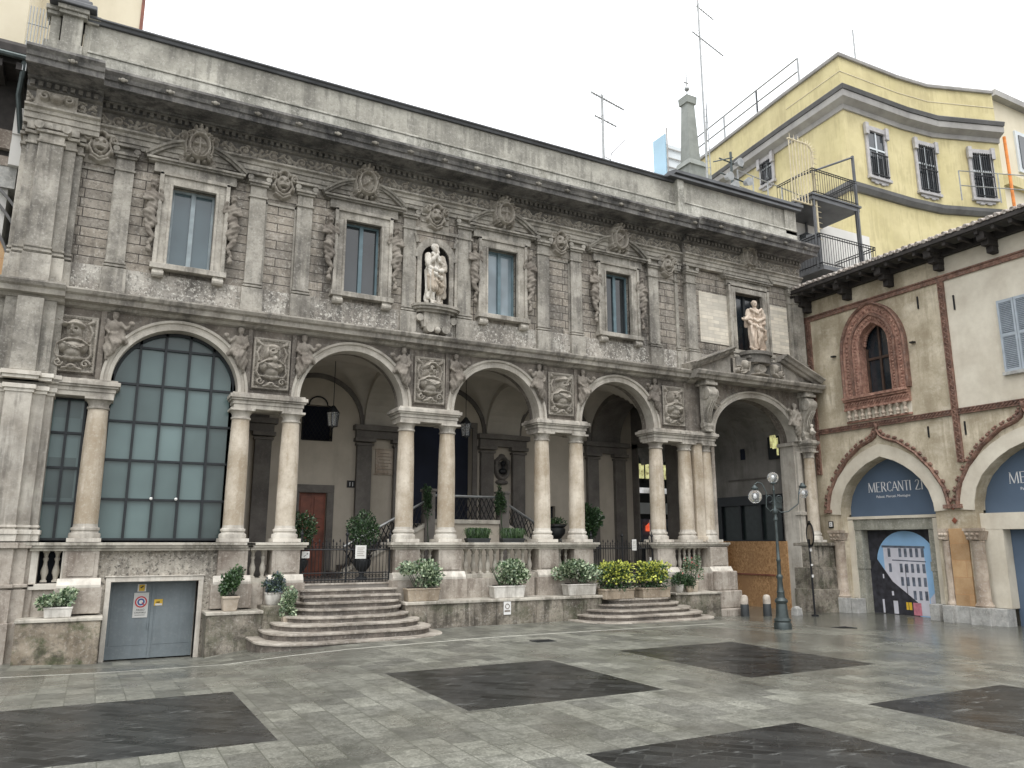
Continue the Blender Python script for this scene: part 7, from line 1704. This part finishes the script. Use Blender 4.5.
# pale spiked security grille
t = thing('spiked_grille', 'pale yellow security grille with a rounded spiked edge above the palace roof end', 'grille', (20, .8, 12.5))
m = MB()
x0, x1, z0, z1 = 20.0, 21.2, 13.2, 15.5; Yg = .6
for k in range(8): x = x0 + .05 + k * .15; m.tube([(x, Yg, z0 - .4 * 0), (x, Yg, z1 - (.25 if k > 6 else 0))], .022, 5)
edge = [(x0, Yg, z1)] + [(x1 - .35 + .35 * math.sin(a), Yg, z1 - .35 + .35 * math.cos(a)) for a in np.linspace(0, PI / 2, 8)] + [(x1, Yg, z0 - 1.3)]
m.tube(edge, .035, 6); m.tube([(x0, Yg, z0), (x1, Yg, z0)], .03, 5); m.build('bars', 'palebar', t)
m = MB()
for a, b in zip(edge[:-1], edge[1:]):
    a, b = Vector(a), Vector(b); L = (b - a).length; n = max(1, int(L / .2)); d = (b - a).normalized(); o = Vector((-d.z, 0, d.x)); o = -o if o.x + o.z < 0 else o
    for k in range(n): p = a + (b - a) * (k + .5) / n; m.tube([p, p + o * .22], [.02, .006], 5)
m.build('spike', 'palebar', t)
# ------------------------------------------------------------------ roof things
def aerial(name, label, x, y, z0, z1, booms):
    t = thing(name, label, 'aerial', (x, y, z0), 'television aerials on the roofs'); m = MB(); m.tube([(x, y, z0), (x, y, z1)], .042, 6); m.build('mast', 'steel', t)
    for (zb_, L0, L1, n, tilt) in booms:
        m = MB(); d = Vector((1, .25, tilt)).normalized(); c = Vector((x, y, zb_)); m.tube([c - d * L0, c + d * L1], .024, 5)
        for k in range(n): p = c - d * L0 + d * (L0 + L1) * k / max(1, n - 1); w = .22 - .1 * k / n; m.tube([p - Vector((0, w, 0)), p + Vector((0, w, 0))], .01, 4); m.tube([p - Vector((0, 0, w * .35)), p + Vector((0, 0, w * .35))], .012, 4)
        m.build('antenna_boom', 'steel', t)
    return t
t = aerial('roof_aerial', 'short rooftop aerial with two booms behind the left parapet', 12.9, 1.6, 12, 15.6, [(15.5, .5, 1.05, 14, .02), (14.75, .35, .65, 6, .02)])
m = MB(); m.tube([(12.9, 1.6, 13.5), (13.25, 1.7, 13.5), (13.3, 1.7, 13.8)], .015, 5); m.tube([(13.25, 1.7, 13.7), (13.9, 1.8, 14.4)], .02, 5); m.build('lower_arm', 'steel', t)
t = aerial('roof_aerial', 'tall lattice aerial mast rising out of the picture top', 19.9, 4.5, 12, 25.5, [(21.9, .5, 1.7, 16, -.03), (23.3, .1, 1.1, 8, -.02), (24.4, .7, .2, 4, .1)])
m = MB(); m.tube([(19.9, 4.5, 16), (20.05, 4.5, 19)], .02, 5); m.tube([(20.2, 4.6, 15), (20.15, 4.6, 19)], .02, 5)
for k in range(14): m.tube([(19.92, 4.5, 15 + .28 * k), (20.18, 4.6, 15.15 + .28 * k)], .01, 4)
m.tube([(19.9, 4.5, 21.0), (20.2, 4.5, 21.3), (20.25, 4.5, 21.7)], .015, 5); m.tube([(19.9, 4.5, 22.6), (20.3, 4.5, 23.2)], .012, 5)
m.build('lattice', 'steel', t)
t = aerial('roof_aerial', 'single thin rod aerial standing on the yellow building', 29.6, 4.5, 22, 25.6, [])
t = thing('floodlight_mast', 'cluster of round floodlights on a short mast behind the roof edge', 'floodlights', (20.2, 3.5, 12.3))
m = MB(); m.tube([(20.2, 3.5, 12.3), (20.2, 3.5, 16.4)], .05, 6)
for z in (14.6, 15.3, 15.9): m.tube([(19.6, 3.5, z + .1), (20.8, 3.5, z)], .03, 5)
m.tube([(19.2, 3.4, 15.7), (20.3, 3.5, 16.2)], .025, 5); m.build('frame', 'lampiron', t)
for x, z in ((19.9, 14.5), (20.5, 14.4), (19.85, 15.2), (20.8, 15.2), (20.4, 15.9), (20.1, 14.9)):
    m = MB(); m.tube([(x, 3.2, z), (x, 3.45, z + .03)], [.17, .1], 14); m.build('floodlight', 'steel', t)
# roof fence of scaffold tubes beside the yellow building
rl([(22.0, 9, 17.0), (22.6, 7.5, 17.2), (24.4, 5.5, 17.3)], 0, 1.6, name='scaffold_railing', par=None, gap=.9) if 0 else None
t = rl([(20.6, 3.6), (26.0, 4.2)], 13.6, 2.2, name='scaffold_railing', par=None, gap=.9, rails=(.35, .7, 1)); tag(t, 'grey tube railing in front of the yellow wall behind the roof edge', 'railing')
# obelisk
t = thing('obelisk', 'tapering pale stone obelisk with a small metal cross above the roof line', 'obelisk', (22.15, 8, 12))
m = MB(); m.taper((22.25, 8), 18.5, 21.4, .31, .21); m.taper((22.25, 8), 12, 18.2, .5, .46); m.build('shaft', 'obelisk', t)
m = MB(); m.taper((22.25, 8), 18.2, 18.5, .54, .42); m.taper((22.25, 8), 21.4, 21.75, .28, .3); m.taper((22.25, 8), 17.6, 17.8, .6, .6); build_parts(m, 'moulding', 'obelisk', t)
m = MB(); m.tube([(22.25, 8, 21.7), (22.25, 8, 23.1)], .03, 6); m.ball((22.25, 8, 22.25), .12, 10, 6); m.tube([(22.1, 8, 22.55), (22.35, 8, 22.55)], .03, 6); m.build('finial', 'steel', t)
# far glass block
t = thing('far_block', 'far pale blue and white cladded block behind the obelisk', 'building', (66, 62, 0))
m = MB(); m.box(65.0, 65.2, 60, 62.6, 0, 57.6); m.build('glass_end', 'glassblue', t); m = MB(); m.box(65.2, 74, 60.1, 62.6, 0, 56.2); m.build('cladding', 'farwhite', t)
m = MB()
for z in (52.6, 54, 55.4): m.box(65.3, 74, 59.9, 60, z, z + .15)
m.tube([(65.2, 59.8, 50), (65.2, 59.8, 58.4)], .1, 5); m.build('cladding_joint', 'trim', t)
# ------------------------------------------------------------------ building at the far left
lb = thing('white_building', 'white building with banded arch seen at the left picture edge', 'building', (-5, 3, 0))
m = MB(); m.box(-12, -2.16, .8, 8, -1, 8.6); m.build('wall', 'skyplaster', lb)
m = MB(); m.box(-12, -2.05, .72, 3, 8.6, 9.05); m.build('string_course', 'greyblock', lb)
m = MB(); m.box(-12, -2.2, .9, 1.2, 9.05, 11.2); m.build('recess', 'eave', lb)
m = MB(); m.box(-2.2, -1.9, .6, 3, 9.05, 9.5); m.box(-2.2, -1.9, .6, 3, 9.72, 10.3); m.box(-2.2, -1.9, .63, 3, 9.5, 9.72); m.build('pier', 'skyplaster', lb)
m = MB(); m.box(-12, -2.21, .7, .9, 9.05, 9.25); m.box(-12, -2.22, .78, .9, 9.45, 9.85); m.build('parapet', 'pink', lb)
m = MB(); 
for s, (r0, r1) in enumerate(((2.45, 0), (2.75, 0), (2.95, 0))):
    n = 40; cy_, cz_ = -4.35, 6.4
    P = [((cy_ + r0 * math.cos(t), .78 - .02 * s, cz_ + r0 * math.sin(t)), (math.cos(t), 0, math.sin(t)), (0, -1, 0)) for t in np.linspace(0, PI, n)]
    m.sweep(P, [(0, 0), (0, .05), (.05, .05), (.05, 0)])
m.build('arch_moulding', 'trimdark', lb)
n = 24; m = MB(); m.extr([(-4.35 + 2.45 * math.cos(t), 6.4 + 2.45 * math.sin(t)) for t in np.linspace(0, PI, n)], 'y', .76, .8); m.build('arch_infill', 'orangeblock', lb)
m = MB(); m.box(-12, -1.98, .2, 3, 11.0, 11.15); m.extr([(.0, 11.15), (.0, 11.3), (.1, 11.42), (3, 11.7), (3, 11.15)], 'x', -12, -2.0)
y = -11
for k in range(30): m.box(-11.8 + k * .33, -11.7 + k * .33, .1, 1, 10.85, 11.0)
m.build('eaves', 'eave', lb)
m = MB(); m.tube([(-12, .05, 11.2), (-1.95, .05, 11.1)], .06, 8); m.tube([(-2.1, .1, 11.1), (-2.15, .3, 10.4), (-2.05, .5, 9.7)], .05, 8); m.build('gutter', 'lampiron', lb)
lu = thing('cream_tower', 'pale cream-yellow tall building above the roofs at the top left', 'building', (-4, 4, 0))
m = MB(); m.box(-12, -2.3, 1.2, 6, 11.2, 17); m.build('wall', 'yellowpale', lu); m = MB(); m.box(-2.3, -.2, 3, 7, 11.5, 16.0); m.build('wall', 'yellowpale', lu); m = MB(); m.box(-2.3, -.13, 2.95, 7, 16.0, 16.05); m.box(-.2, -.13, 2.98, 7, 11.5, 16); m.build('edge', 'reddoor', lu)
